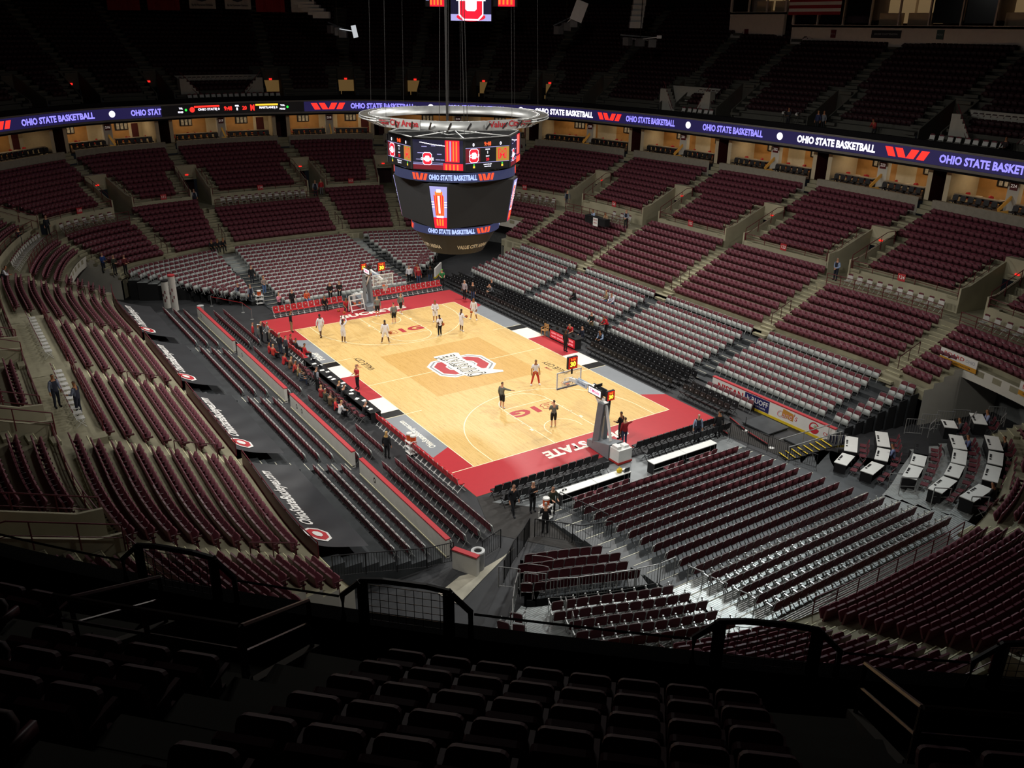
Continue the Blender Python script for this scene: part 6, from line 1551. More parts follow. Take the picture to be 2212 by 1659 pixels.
# ---------------------------------------------------------------- people
def person_graph(pose):
    """joint positions (facing +Y) for a 1.85 m figure; returns chains of (name, pos, radius)"""
    J = {}
    def leg(sd, hip, knee, ank, toe): J['hip'+sd], J['knee'+sd], J['ank'+sd], J['toe'+sd] = hip, knee, ank, toe
    def arm(sd, sh, el, wr, dirv): J['sh'+sd], J['el'+sd], J['wr'+sd], J['hd'+sd] = sh, el, wr, dirv
    ph, lean, back = .98, 0., 0.
    if pose in ('sit', 'sitlean'): ph = .52; lean = .25 if pose == 'sitlean' else .02
    if pose == 'kneel': ph = .42; lean = .2
    if pose == 'bend': ph = .86; lean = .55; back = -.18
    if pose == 'walk': lean = .04
    if pose == 'guard': ph = .86; lean = .16; back = -.08
    pel = Vector((0, back, ph)); up = Vector((0, math.sin(lean), math.cos(lean)))
    spine = pel+up*.22; chest = pel+up*.42; neck = pel+up*.56; head = neck+up*.1+Vector((0, .02, .02)); top = head+Vector((0, .015, .17))
    J.update(pel=pel, spine=spine, chest=chest, neck=neck, head=head, top=top)
    for sd, s in (('L', -1), ('R', 1)):
        hip = pel+Vector((.1*s, 0, -.05)); sh = chest+Vector((.19*s, 0, .04))
        if pose in ('sit', 'sitlean'): leg(sd, hip, Vector((.13*s, .44, .52)), Vector((.12*s, .46, .09)), Vector((.14*s, .6, .04)))
        elif pose == 'kneel': leg(sd, hip, Vector((.2*s, .4, .34 if s > 0 else .12)), Vector((.16*s, .15 if s > 0 else -.1, .08)), Vector((.18*s, .3 if s > 0 else -.2, .04)))
        elif pose == 'walk': k = .2*s; leg(sd, hip, Vector((.1*s, k*.6+.05, .52)), Vector((.1*s, k*1.25-.02, .09)), Vector((.11*s, k*1.25+.14, .04)))
        elif pose == 'guard': leg(sd, hip, Vector((.2*s, .12, .5)), Vector((.26*s, -.02, .09)), Vector((.29*s, .13, .04)))
        elif pose == 'bend': leg(sd, hip, Vector((.13*s, -.08, .48)), Vector((.15*s, -.1, .09)), Vector((.17*s, .05, .04)))
        elif pose == 'wide': leg(sd, hip, Vector((.2*s, .04, .5)), Vector((.28*s, -.02, .09)), Vector((.31*s, .13, .04)))
        else: leg(sd, hip, Vector((.11*s, .02, .52)), Vector((.12*s, -.02, .09)), Vector((.14*s, .13, .04)))
        if pose == 'shoot': arm(sd, sh+Vector((0, 0, .05)), sh+Vector((.06*s, .14, .25)), sh+Vector((-.04*s, .12, .52)), Vector((-.1*s, .15, 1)))
        elif pose in ('front', 'guard', 'bend'): arm(sd, sh, sh+Vector((.07*s, .06, -.27)), sh+Vector((-.04*s, .3, -.32)), Vector((-.2*s, 1, -.1)))
        elif pose in ('sit', 'sitlean', 'kneel'): arm(sd, sh, sh+Vector((.06*s, .06, -.27)), sh+Vector((-.02*s, .3, -.36)), Vector((-.2*s, 1, -.25)))
        elif pose == 'clasp': arm(sd, sh, sh+Vector((.08*s, -.04, -.28)), sh+Vector((-.12*s, .17, -.42)), Vector((-.6*s, .4, -.6)))
        elif pose == 'phone': arm(sd, sh, sh+Vector((.07*s, .05, -.27)), sh+Vector((-.1*s, .26, -.1)), Vector((-.5*s, .6, .5)))
        elif pose == 'point' and s > 0: arm(sd, sh, sh+Vector((.2*s, .12, -.06)), sh+Vector((.42*s, .26, -.1)), Vector((.8*s, .5, 0)))
        elif pose == 'walk': arm(sd, sh, sh+Vector((.06*s, -.08*s, -.28)), sh+Vector((.07*s, -.02*s+.08, -.52)), Vector((0, .25, -1)))
        else: arm(sd, sh, sh+Vector((.07*s, -.03, -.28)), sh+Vector((.09*s, .04, -.53)), Vector((0, .12, -1)))
    return J
def build_pose(pose):
    J = person_graph(pose); V = []; E = []; Rr = []; B = []
    def vtx(p, r): V.append(tuple(p)); Rr.append(r if hasattr(r, '__len__') else (r, r)); return len(V)-1
    def bone(i, p, r, nm): j = vtx(p, r); E.append((i, j)); B.append((nm, Vector(V[i]), Vector(V[j]))); return j
    pv = vtx(J['pel'], (.15, .11))
    sp = bone(pv, J['spine'], (.14, .1), 'torso'); ch = bone(sp, J['chest'], (.165, .115), 'torso'); nk = bone(ch, J['neck'], .058, 'neck'); hd = bone(nk, J['head'], (.078, .09), 'head'); tp = bone(hd, J['top'], (.07, .08), 'head')
    for sd, s in (('L', -1), ('R', 1)):
        h = bone(pv, J['hip'+sd], .1, 'pelvis'); k0 = bone(h, J['hip'+sd].lerp(J['knee'+sd], .45), .083, 'thigh'); k = bone(k0, J['knee'+sd], .06, 'thigh'); c = bone(k, J['knee'+sd].lerp(J['ank'+sd], .35), .058, 'shin'); a = bone(c, J['ank'+sd], .04, 'shin'); t = bone(a, J['toe'+sd], .038, 'foot')
        sh = bone(ch, J['sh'+sd], .068, 'torso'); e = bone(sh, J['el'+sd], .046, 'upper'); w = bone(e, J['wr'+sd], .03, 'fore')
        d = J['hd'+sd].normalized(); x = d.cross(Vector((0, 1, .3))).normalized(); pm = J['wr'+sd]+d*.07; ph = bone(w, pm, (.034, .022), 'hand')
        for q, (o, l) in enumerate(((-.03, .068), (-.01, .08), (.01, .076), (.03, .06))):
            f1 = bone(ph, pm+d*.035+x*o, .0095, 'hand'); f2 = bone(f1, pm+d*(.035+l*.55)+x*o+Vector((0, .008, 0)), .0085, 'hand'); bone(f2, pm+d*(.03+l)+x*o+Vector((0, .022, 0)), .007, 'hand')
        f1 = bone(w, J['wr'+sd]+d*.045-x*.04*s*-1, .011, 'hand'); bone(f1, J['wr'+sd]+d*.09-x*.058*s*-1, .009, 'hand')
    me = D.meshes.new('figure'); me.from_pydata(V, E, []); o = D.objects.new('figure', me); COL.objects.link(o)
    md = o.modifiers.new('skin', 'SKIN'); md.use_smooth_shade = True
    for i, r in enumerate(Rr): me.skin_vertices[0].data[i].radius = r
    me.skin_vertices[0].data[0].use_root = True
    o.modifiers.new('sub', 'SUBSURF').levels = 1; o.modifiers['sub'].render_levels = 1
    bpy.context.view_layer.update()
    dg = bpy.context.evaluated_depsgraph_get(); m2 = D.meshes.new_from_object(o.evaluated_get(dg)); D.objects.remove(o)
    vs = [v.co.copy() for v in m2.vertices]; ns = [v.normal.copy() for v in m2.vertices]; fs = [tuple(p.vertices) for p in m2.polygons]
    reg = []
    for v in vs:
        best = (9, '', 0)
        for nm, a, b in B:
            ab = b-a; t = max(0, min(1, (v-a).dot(ab)/max(ab.length_squared, 1e-9))); d = (a+ab*t-v).length
            if nm in ('hand',): d += .012
            if d < best[0]: best = (d, nm, t)
        reg.append(best[1:])
    out = {'fs': fs, 'vs': vs, 'ns': ns, 'reg': reg, 'J': J, 'B': B}
    # head features: nose, ears, eyes, mouth
    hc = (J['head']+J['top'])/2; b = MB(); b.v = [tuple(v) for v in vs]; b.f = list(fs); b.m = [0]*len(fs)
    b.add([tuple(hc+Vector(q)) for q in ((-.016, .078, -.03), (.016, .078, -.03), (0, .08, .03), (0, .112, -.022))], [(0, 1, 3), (1, 2, 3), (2, 0, 3)])
    for s in (-1, 1):
        b.ball(tuple(hc+Vector((.084*s, -.005, -.005))), .026, 6, 0, (.45, .8, 1.2)); b.ball(tuple(hc+Vector((.032*s, .082, .018))), .011, 6, 1)
    b.box(tuple(hc+Vector((0, .083, -.062))), (.045, .012, .01), mi=2)
    out['body'] = b
    def cloth(test, inf):
        idx = {}; c = MB()
        for f in fs:
            if sum(1 for i in f if test(*reg[i], vs[i])) >= len(f)-1:
                g = []
                for i in f:
                    if i not in idx: idx[i] = len(c.v); c.v.append(tuple(vs[i]+ns[i]*inf))
                    g.append(idx[i])
                c.f.append(tuple(g)); c.m.append(0)
        return c
    out['cloth'] = cloth
    return out
POSES = {}
def get(pose, piece):
    if pose not in POSES: POSES[pose] = build_pose(pose)
    o = POSES[pose]; key = 'm_'+piece
    if key in o: return o[key]
    J = o['J']
    if piece == 'body': mb_ = o['body']
    elif piece == 'hair':
        hc = (J['head']+J['top'])/2
        mb_ = o['cloth'](lambda n, t, v: n == 'head' and (v.z > hc.z+.05 or v.y < hc.y-.02) and v.z > hc.z-.07, .014)
    elif piece == 'long_hair':
        hc = (J['head']+J['top'])/2; mb_ = o['cloth'](lambda n, t, v: n in ('head', 'neck') and (v.z > hc.z+.05 or v.y < hc.y-.01), .028)
    elif piece == 'cap':
        hc = (J['head']+J['top'])/2; mb_ = o['cloth'](lambda n, t, v: n == 'head' and v.z > hc.z+.04, .02); mb_.box(tuple(hc+Vector((0, .12, .05))), (.14, .11, .015))
    elif piece == 'shirt_long': mb_ = o['cloth'](lambda n, t, v: n in ('torso', 'upper', 'fore', 'pelvis') and not (n == 'fore' and t > .9) or (n == 'neck' and t < .25), .017)
    elif piece == 'shirt_short': mb_ = o['cloth'](lambda n, t, v: n in ('torso', 'pelvis') or (n == 'upper' and t < .75) or (n == 'neck' and t < .25), .017)
    elif piece == 'vest': mb_ = o['cloth'](lambda n, t, v: n in ('torso', 'pelvis') and abs(v.x) < .2, .026)
    elif piece == 'trousers': mb_ = o['cloth'](lambda n, t, v: n in ('pelvis', 'thigh') or (n == 'shin') or (n == 'torso' and v.z < J['pel'].z+.06), .013)
    elif piece == 'shorts': mb_ = o['cloth'](lambda n, t, v: n == 'pelvis' or (n == 'thigh') or (n == 'torso' and v.z < J['pel'].z+.06), .024)
    elif piece == 'skirt_pad': mb_ = MB()
    elif piece == 'shoes': mb_ = o['cloth'](lambda n, t, v: n == 'foot' or (n == 'shin' and t > .88), .016)
    o[key] = mb_
    return mb_
SKIN = [mat('light skin', '#c79477', .55, var=.04), mat('tan skin', '#9c6a48', .55, var=.04), mat('deep brown skin', '#563624', .55, var=.04)]
HAIR = {'black': mat('black hair', '#171210', .6, var=.1), 'brown': mat('brown hair', '#4a3222', .6, var=.1), 'blond': mat('blond hair', '#b08d55', .6, var=.1), 'grey': mat('grey hair', '#9a968f', .6, var=.1)}
EYE = mat('dark eye', '#20150f', .3, var=0); LIP = mat('lip', '#94564c', .5, var=0)
CL = {}
def clo(h):
    if h not in CL: CL[h] = mat('cloth '+h, h, .85, var=.07, scale=9)
    return CL[h]
MESHC = {}
def pmesh(pose, piece, mats):
    k = (pose, piece, tuple(m.name for m in mats))
    if k not in MESHC: MESHC[k] = get(pose, piece).mesh(piece, list(mats), True)
    return MESHC[k]
def person(x, y, z, face, pose, label, top, bottom, hair='brown', skin=0, tops='shirt_long', bots='trousers', shoe='#15151a', h=1.85, vest=None, hairp='hair', capc=None, face_at=None):
    """face: heading in degrees (0 = +Y, clockwise seen from above is negative)"""
    o = thing('person', label, 'person', (x, y, z), math.radians(face)); s = h/1.85; o.scale = (s, s, s)
    link(D.objects.new('body', pmesh(pose, 'body', (SKIN[skin], EYE, LIP))), o)
    if hair: link(D.objects.new('hair', pmesh(pose, hairp, (HAIR[hair],))), o)
    if capc: link(D.objects.new('cap', pmesh(pose, 'cap', (clo(capc),))), o)
    link(D.objects.new('shirt', pmesh(pose, tops, (clo(top),))), o); link(D.objects.new('trousers' if bots == 'trousers' else 'shorts', pmesh(pose, bots, (clo(bottom),))), o)
    link(D.objects.new('shoes', pmesh(pose, 'shoes', (clo(shoe),))), o)
    if vest: link(D.objects.new('vest', pmesh(pose, 'vest', (clo(vest),))), o)
    return o
def aim(x, y, tx, ty): return math.degrees(math.atan2(-(tx-x), ty-y))
W_, NV, BKc, RDc, GYc = '#dedce0', '#1d2130', '#141416', '#b0252c', '#6d6f6a'
pl = dict(tops='shirt_long', bots='shorts', shoe='#e4e4e6', h=1.98)
person(-6.48, 11.45, 0, aim(-6.48, 11.45, -7, 18), 'walk', 'player in white long-sleeved top walking away near the far left court corner', W_, W_, 'black', 2, **{**pl, 'shoe': '#141414'})
person(-5.47, 9.23, 0, aim(-5.47, 9.23, 0, 12.7), 'shoot', 'player in white shooting a ball with both arms raised left of the far lane', W_, W_, 'black', 2, **pl); ball((-5.2, 9.4, 2.45), 'basketball held above the head of the shooting player in white')
person(-2.7, 7.37, 0, aim(-2.7, 7.37, 0, 13), 'wide', 'player in white dribbling with back turned on the far three point line', W_, W_, 'black', 2, **pl); ball((-2.15, 7.55, .75), 'basketball at the right hand of the player on the far three point line')
person(-.2, 14.06, 0, aim(-.2, 14.06, -3, 5), 'stand', 'man in grey shirt and black shorts beside the white ball rack', GYc, BKc, 'brown', 0, 'shirt_long', 'shorts', '#d8d8d8', 1.88)
person(.11, 11.5, 0, aim(.11, 11.5, 0, 16), 'stand', 'man in grey shirt and black shorts standing inside the far lane arc', GYc, BKc, 'brown', 0, 'shirt_long', 'shorts', '#d8d8d8', 1.88)
person(1.88, 13.74, 0, aim(1.88, 13.74, 3, 8), 'walk', 'man in grey shirt and black shorts right of the far lane at the baseline', GYc, BKc, 'brown', 0, 'shirt_long', 'shorts', '#d8d8d8', 1.9)
person(3.32, 10.08, 0, aim(3.32, 10.08, 0, 3), 'front', 'player in white facing the camera right of the far lane', W_, W_, 'brown', 1, **pl)
person(1.86, 6.67, 0, aim(1.86, 6.67, 1, 13), 'stand', 'man in white short-sleeved top and black trousers holding a ball at the far arc', W_, BKc, 'black', 2, 'shirt_short', 'trousers', '#d8d8d8', 1.85); ball((2.2, 6.7, .95), 'basketball held by the man in black trousers at the far arc')
person(3.94, 6.73, 0, aim(3.94, 6.73, 6, 7), 'front', 'player in white passing at the right end of the far arc', W_, W_, 'black', 2, **pl); ball((4.65, 7.1, 1.1), 'basketball in the hands of the player in white at the right of the arc')
person(6.46, 8.89, 0, aim(6.46, 8.89, 2, 6), 'wide', 'player in white with a ball beside the right sideline', W_, W_, 'brown', 1, **pl); ball((6.05, 8.6, .85), 'basketball at the player in white beside the right sideline')
person(-8.05, 13.9, 0, aim(-8.05, 13.9, 0, 13), 'stand', 'man in black top and khaki trousers at the far left court corner', BKc, '#8f7a58', 'black', 1)
person(-8.49, -.16, 0, aim(-8.49, -.16, -20, -1), 'front', 'person in red top leaning over the left media table at midcourt', RDc, '#1b1b22', 'brown', 0, 'shirt_short')
person(2.47, -6.08, 0, aim(2.47, -6.08, 0, -13), 'wide', 'player in white top and red trousers holding a ball near the near arc', W_, '#b8392f', 'black', 1, 'shirt_short', 'trousers', '#e4e4e6', 1.95); ball((2.2, -6.45, 1.15), 'basketball held by the player in red trousers')
person(-1.74, -8.22, 0, aim(-1.74, -8.22, 3, -7), 'point', 'man in grey shirt and black shorts with an arm out left of the near lane', '#63655f', BKc, 'brown', 0, 'shirt_long', 'shorts', '#e0d8e4', 1.9)
person(-.6, -12.46, 0, aim(-.6, -12.46, 2, -6), 'front', 'man in grey shirt and black shorts inside the near lane arc', '#63655f', BKc, 'brown', 0, 'shirt_short', 'shorts', '#d8dcd8', 1.9)
person(1.94, -15.99, 0, aim(1.94, -15.99, -1, -6), 'front', 'camera operator in black right of the near hoop', BKc, BKc, 'black', 1)
person(1.6, -16.75, 0, aim(1.6, -16.75, 3, -10), 'point', 'man in red sweater and jeans pointing behind the near hoop', '#8e1f26', '#34435e', 'brown', 0)
person(8.41, -1.71, 0, aim(8.41, -1.71, 14, -1.4), 'stand', 'person in red top and black trousers standing before the scorers table', BKc, BKc, 'black', 2); person(10.1, -.1, .0, aim(10.1, -.1, 8, -1), 'bend', 'person in red polo leaning over the scorers table', '#c22a32', '#20242e', 'black', 0, 'shirt_short')
person(11.09, -2.76, 0, aim(11.09, -2.76, 4, -4), 'bend', 'officer in dark vest and pale blue shirt bending among the black courtside chairs', '#8fa5c4', NV, 'brown', 1, vest=NV)
person(10.95, -.6, .45-.46, aim(10.95, -.6, 8, -.2), 'sit', 'man in dark blue suit seated behind the scorers table', NV, NV, 'brown', 0)
person(12.8, .6, .1, aim(12.8, .6, 6, -3), 'front', 'person in black top and khaki trousers standing behind the scorers table', BKc, '#7a6a4c', 'black', 0); person(13.3, -.6, .25, aim(13.3, -.6, 10, 0), 'bend', 'person in red jacket bending behind the scorers table', '#c3272f', BKc, 'black', 1)
person(-8.69, -19.97, 0, aim(-8.69, -19.97, -9, -30), 'walk', 'man in dark suit with lanyard walking at the near walkway, left one', '#1a1c22', '#15161a', 'brown', 0, vest=None); person(-7.67, -20.27, 0, aim(-7.67, -20.27, -7, -30), 'phone', 'man in dark suit adjusting his jacket beside the black chair rows', '#17181c', '#121317', 'grey', 0)
person(-7.0, -21.1, 0, aim(-7, -21.1, -8, -30), 'front', 'person in dark green jacket behind the cooler cart at the near walkway', '#2c3026', BKc, 'brown', 0, h=1.75); person(-8.31, -22.3, 0, aim(-8.31, -22.3, -6.8, -20), 'front', 'woman in black vest seen from behind at the cooler cart', '#2a2c30', BKc, 'grey', 0, vest=BKc, h=1.78)
person(-11.39, -10.72, 0, aim(-11.39, -10.72, -4, -6), 'stand', 'woman with blond hair in black standing among the left floor rows', BKc, BKc, 'blond', 0, hairp='long_hair', h=1.76)
person(5.72, -19.13+.35, 0, aim(5.72, -19.1, 2, -26), 'stand', 'usher with grey hair in dark vest and blue shirt at the near right chairs', '#8fa0b8', NV, 'grey', 0, vest=NV); person(7.2, -19.1, 0, aim(7.2, -19.1, 9, -16), 'stand', 'usher in black jacket at the end of the near right chair rows', BKc, BKc, 'black', 1, vest=BKc)
person(9.04, 19.05, 0, aim(9, 19, 6, 10), 'front', 'person in green cap and shirt carrying a tray in the far right corner', '#2f7a45', BKc, None, 0, 'shirt_short', capc='#5ec23a')
person(8.95, 14.6, 0, aim(8.9, 14.3, 2, 12), 'stand', 'man in light grey shirt and black trousers at the far right sideline', '#9b9ba3', BKc, 'grey', 0); person(9.24, 13.6, 0, aim(9.2, 13.6, 2, 10), 'stand', 'man in black top and jeans at the far right sideline', BKc, '#2f4262', 'brown', 0)
person(7.5, 21.0, 0, aim(7.6, 21, 5, 12), 'stand', 'man in red jacket with back turned behind the far red chairs', '#9c2429', '#3b4a66', 'grey', 0); person(8.0, 22.2, 0, aim(8, 22, 5, 12), 'stand', 'tall man in red sweater behind the far red chairs', '#a3292c', BKc, 'black', 1); person(8.7, 20.8, 0, aim(8.7, 21, 5, 12), 'stand', 'man in black hooded top and jeans behind the far red chairs', BKc, '#33415a', 'black', 2); person(7.0, 22.0, 0, 150, 'stand', 'person in white top beside the group in the far right corner', W_, BKc, 'brown', 0)
person(-9.17, 24.21, 0, aim(-9.2, 24.2, -6, 14), 'clasp', 'usher in dark vest with clasped hands at the black curtain, left one', '#8d94a0', NV, 'blond', 0, vest=NV); person(-8.34, 23.3, 0, aim(-8.3, 23, -5, 14), 'stand', 'usher in dark vest beside the far-left cooler cart', '#8d94a0', NV, 'brown', 0, vest=NV)
person(-6.9, 27.2, .68, aim(-6.9, 27, -5, 14), 'stand', 'person in black on the far left aisle stairs, upper one', BKc, '#23262e', 'brown', 0); person(-6.7, 24.4, .38, aim(-6.7, 24, -5, 14), 'front', 'woman in patterned top and jeans on the far left aisle stairs', '#8a7a72', '#506a92', 'blond', 0, hairp='long_hair', h=1.72)
person(-11.01, .93, 0, aim(-11, .9, -4, 2), 'clasp', 'usher in black vest and grey sleeves seen from behind behind the media table', '#8c9099', BKc, 'brown', 0, vest=BKc)
person(-6.91, 19.9, 0, aim(-6.9, 19.9, -3, 12), 'phone', 'woman in pink top behind the far red chairs on the left', '#d68a9a', '#1a1a1e', 'blond', 0, h=1.7); person(-5.7, 19.9, 0, aim(-5.7, 19.9, -4, 12), 'stand', 'man in black suit behind the far red chairs on the left', BKc, BKc, 'grey', 0)
person(-4.1, 20.6, .0, aim(-4.1, 20.6, -4, 12), 'sit', 'large man in orange sweatshirt and jeans seated in the first far row', '#c4502c', '#4f6f9c', 'brown', 0); person(-1.95, 20.3, .0, aim(-2, 20.3, -3, 12), 'clasp', 'man in black with lanyard left of a pair behind the far red chairs', BKc, BKc, 'grey', 0); person(-1.05, 20.3, 0, aim(-1, 20.3, -3, 12), 'clasp', 'man in black jacket right of a pair behind the far red chairs', '#1c1816', BKc, 'brown', 0)
person(-3.35, 18.35, -.02, 175, 'sitlean', 'person in black seated on the far red chairs', BKc, BKc, 'black', 1); person(-1.9, 16.9, 0, 170, 'kneel', 'person in red top kneeling on the red apron by the far hoop', '#b52a30', '#2a2626', 'brown', 1, 'shirt_short')
# platform people
person(-27.38, -6.14, 5.3, aim(-27.4, -6.1, -26.7, -7.5), 'stand', 'usher in dark vest and grey shirt on the left platform walkway, far one', '#70788a', NV, 'black', 1, vest=NV, h=1.85); person(-26.6, -7.7, 5.3, aim(-26.7, -7.5, -28.4, -6), 'front', 'usher in dark vest holding a radio on the left platform walkway, near one', '#70788a', NV, 'brown', 1, vest=NV)
person(-27.3, 19.5, 5.3, aim(-27.3, 19.5, -20, 19), 'bend', 'usher in white shirt and dark vest leaning on the left walkway far end', '#c9ccd4', NV, 'black', 1, vest=NV)
person(-22.31, 36.4, 5.3, aim(-22.3, 36.7, -10, 14), 'stand', 'man in dark suit at the far left corner stair entrance', '#20222a', '#181a20', 'blond', 0); person(-25.0, 32.0, 5.3, aim(-24.6, 32, -10, 10), 'phone', 'person in navy jacket at the corner platform railing', NV, NV, 'grey', 0)
person(-7.15, 43.9, 5.3, aim(-7, 44, -4, 20), 'stand', 'usher in dark vest at the stair entrance left of section 114', '#9aa0aa', NV, 'grey', 0, vest=NV); person(6.09, 43.0, 5.3, aim(6, 43, 2, 20), 'stand', 'usher in dark vest right of the folding chairs under section 114', '#9aa0aa', NV, 'blond', 0, vest=NV); person(6.96, 43.4, 5.3, aim(7, 43.4, 9, 60), 'stand', 'man in red jersey with white number and grey cap by section 114', '#b02a30', '#6a6a70', None, 0, capc='#9aa0a4')
person(27.4, 23.6, 5.3, aim(27.4, 24, 14, 14), 'stand', 'usher in dark vest standing at the wall below section 119', '#7d8798', NV, 'grey', 0, vest=NV); person(25.9, 12.0, 5.3, aim(26, 12.4, 14, 8), 'clasp', 'usher in grey shirt and dark vest right of the broadcast table', '#8d96a6', BKc, 'blond', 0, vest=NV); person(27.6, -11.3, 5.3, aim(27.9, -11, 14, -10), 'clasp', 'usher in pale blue shirt with folded arms below section 124', '#8fa3c4', NV, 'grey', 0, vest=NV)
person(24.8, 15.6, 5.3, 80, 'sitlean', 'person in pale blue shirt working at the broadcast table', '#a9bddd', NV, 'black', 1); person(24.9, 13.8, 5.3, 100, 'sitlean', 'person in tan top at the right end of the broadcast table', '#a08466', BKc, 'brown', 1)
for x, y, k, d in ((-18.9, 29.2, 1, ('man with white hair in blue suit standing at the corner of section 109', '#27407a', NV, 'grey')), (-18.2, 27.9, 0, ('man in dark olive jacket standing at the corner of section 109', '#33382c', '#2a2c30', 'grey')), (-17.4, 27.4, 0, ('man in dark red top standing at the corner of section 109', '#5a1c20', BKc, 'brown'))): person(x, y+2.2, 2.5, aim(x, y, -6, 10), 'front', d[0], d[1], d[2], d[3], 0)
for x, y, l, c in ((-8.3, 34.9, 'person in black seated at the lower end of section 111, left of three', BKc), (-7.7, 35.0, 'person in black seated at the lower end of section 111, middle of three', '#1c1c20'), (-7.1, 35.1, 'person in black seated at the lower end of section 111, right of three', '#121216')): person(x, y, 2.3, 180, 'sitlean', l, c, c, 'black', 1)
person(-22.0, 32.6, 3.35, aim(-22, 32.6, -8, 14), 'sit', 'man in white top and jeans seated alone in the far left corner rows', '#cfd0da', '#3a5178', 'brown', 0)
person(17.0, 3.0, .98, aim(17, 3, 6, 0), 'sitlean', 'man in white top seated in the grey right rows', '#d9d6e2', '#5b6f92', 'brown', 0); person(16.9, 3.7, .98, 70, 'sit', 'woman with fair hair seated beside the man in white on the right', '#8d7a5f', '#5f7ba2', 'blond', 0, hairp='long_hair'); person(15.4, 6.2, .75, 70, 'sitlean', 'person in black seated in the grey right rows', BKc, BKc, 'black', 2)
person(11.3, 13.6, 0, 70, 'front', 'person with camera in black among the far right courtside chairs', BKc, BKc, 'brown', 0); person(10.8, 12.9, 0, 80, 'bend', 'person in grey jacket among the far right courtside chairs', '#5a5c60', BKc, 'brown', 0)
# people at the corner press tables and along the left sideline
for i, (ti, fx, lab, c, hr) in enumerate(((3, -.5, 'man in blue shirt reaching over a press table in the second curved row', '#7482a8', 'black'), (8, .1, 'man in blue checked shirt working at the upper press tables', '#5a648a', 'black'), (16, .2, 'man in grey jacket at the small upper press table', '#44464a', 'black'), (17, -.2, 'man in striped shirt at the highest press table', '#8b93b0', 'brown'), (12, .2, 'person in black at the back row press table, middle', BKc, 'black'), (15, -.6, 'person in black hooded top bent over the nearest back row press table', '#151515', 'black'))):
    t, c_, rz, L, zt, zf = PTABS[ti]; x, y, _ = on_table(c_, rz, 0, fx, .62); person(x, y, zf-.02, math.degrees(rz)+180, 'sitlean', lab, c, NV, hr, 1)
SBN = [(-11.5, 13.0, 'stand', RDc, 'person in red top standing at the far end of the left floor rows', 0), (-11.3, 12.3, 'stand', '#5f605c', 'person in white cap and grey top at the far end of the left floor rows', 1), (-10.9, 12.8, 'stand', BKc, 'person in black at the far end of the left floor rows', 2), (-10.5, 12.5, 'front', '#8d8d8d', 'person in grey camouflage jacket at the far left sideline', 3), (-10.9, 10.8, 'stand', '#4d4a40', 'person with fair hair in olive jacket behind the left sideline chairs', 4),
       (-11.6, 9.0, 'sit', RDc, 'person in red seated in the left floor rows, farther of two', 5), (-11.5, 8.4, 'sit', '#c03a30', 'person in red seated in the left floor rows, nearer of two', 6), (-10.6, 9.4, 'stand', '#232226', 'person in black and white standing behind the red sideline chairs', 7), (-10.4, 8.6, 'stand', '#3b3e44', 'person in dark grey with lanyard behind the red sideline chairs', 8),
       (-11.5, 6.2, 'sitlean', RDc, 'person in red leaning forward in the left floor rows', 9), (-11.4, 5.2, 'sitlean', '#6b4a36', 'person in brown jacket leaning forward in the left floor rows', 10), (-11.4, 4.4, 'sitlean', '#b53a34', 'person in red and white leaning forward in the left floor rows', 11), (-11.4, 3.5, 'sit', '#8d7c55', 'person in tan jacket seated behind the media table', 12), (-11.6, 2.6, 'sit', '#55585a', 'person in grey seated left of the usher with black vest', 13),
       (-11.5, -1.0, 'sit', '#8e2a2c', 'person in dark red seated in the left floor rows near midcourt', 14), (-11.5, -1.7, 'sit', '#3d4034', 'person in olive seated in the left floor rows near midcourt', 15), (-11.5, -2.6, 'sit', '#5b4a34', 'person in brown seated in the left floor rows past midcourt', 16), (-11.5, -3.4, 'sit', '#cf3a3c', 'person in bright red seated in the left floor rows past midcourt', 17), (-11.5, -4.1, 'sitlean', '#cfcfcf', 'person in white jacket at the near end of the group in the left rows', 18)]
for x, y, ps, c, l, i in SBN: person(x, y, 0, -90+RN.uniform(-25, 25), ps, l, c, ['#1b1b20', '#2b3344', '#15151a'][i % 3], None if 'cap' in l else ['brown', 'black', 'blond', 'grey'][i % 4], i % 2, capc='#d8d8d4' if 'cap' in l else None, h=1.72)
for x, y, c, l, ps, hr in ((-10.35, -1.0, BKc, 'man with fair hair in black seated at the media table at midcourt', 'sitlean', 'blond'), (-10.35, -1.8, '#1f2023', 'person in black seated at the media table past midcourt', 'sitlean', 'brown'), (-10.3, -5.1, '#15161a', 'bald man in black suit seated at the near end of the media table', 'sitlean', 'grey'), (-9.45, 7.3, RDc, 'player in red and black reclining in the left red chairs, nearest of three', 'sit', 'black'), (-9.6, 8.7, '#1c1a1e', 'player in black reclining in the left red chairs, middle of three', 'sit', 'black'), (-9.6, 9.8, '#6d2428', 'player in dark red reclining in the left red chairs, farthest of three', 'sit', 'black')): person(x, y, -.03, -90, ps, l, c, '#17171b', hr, 1 if hr == 'black' else 0, h=1.8)

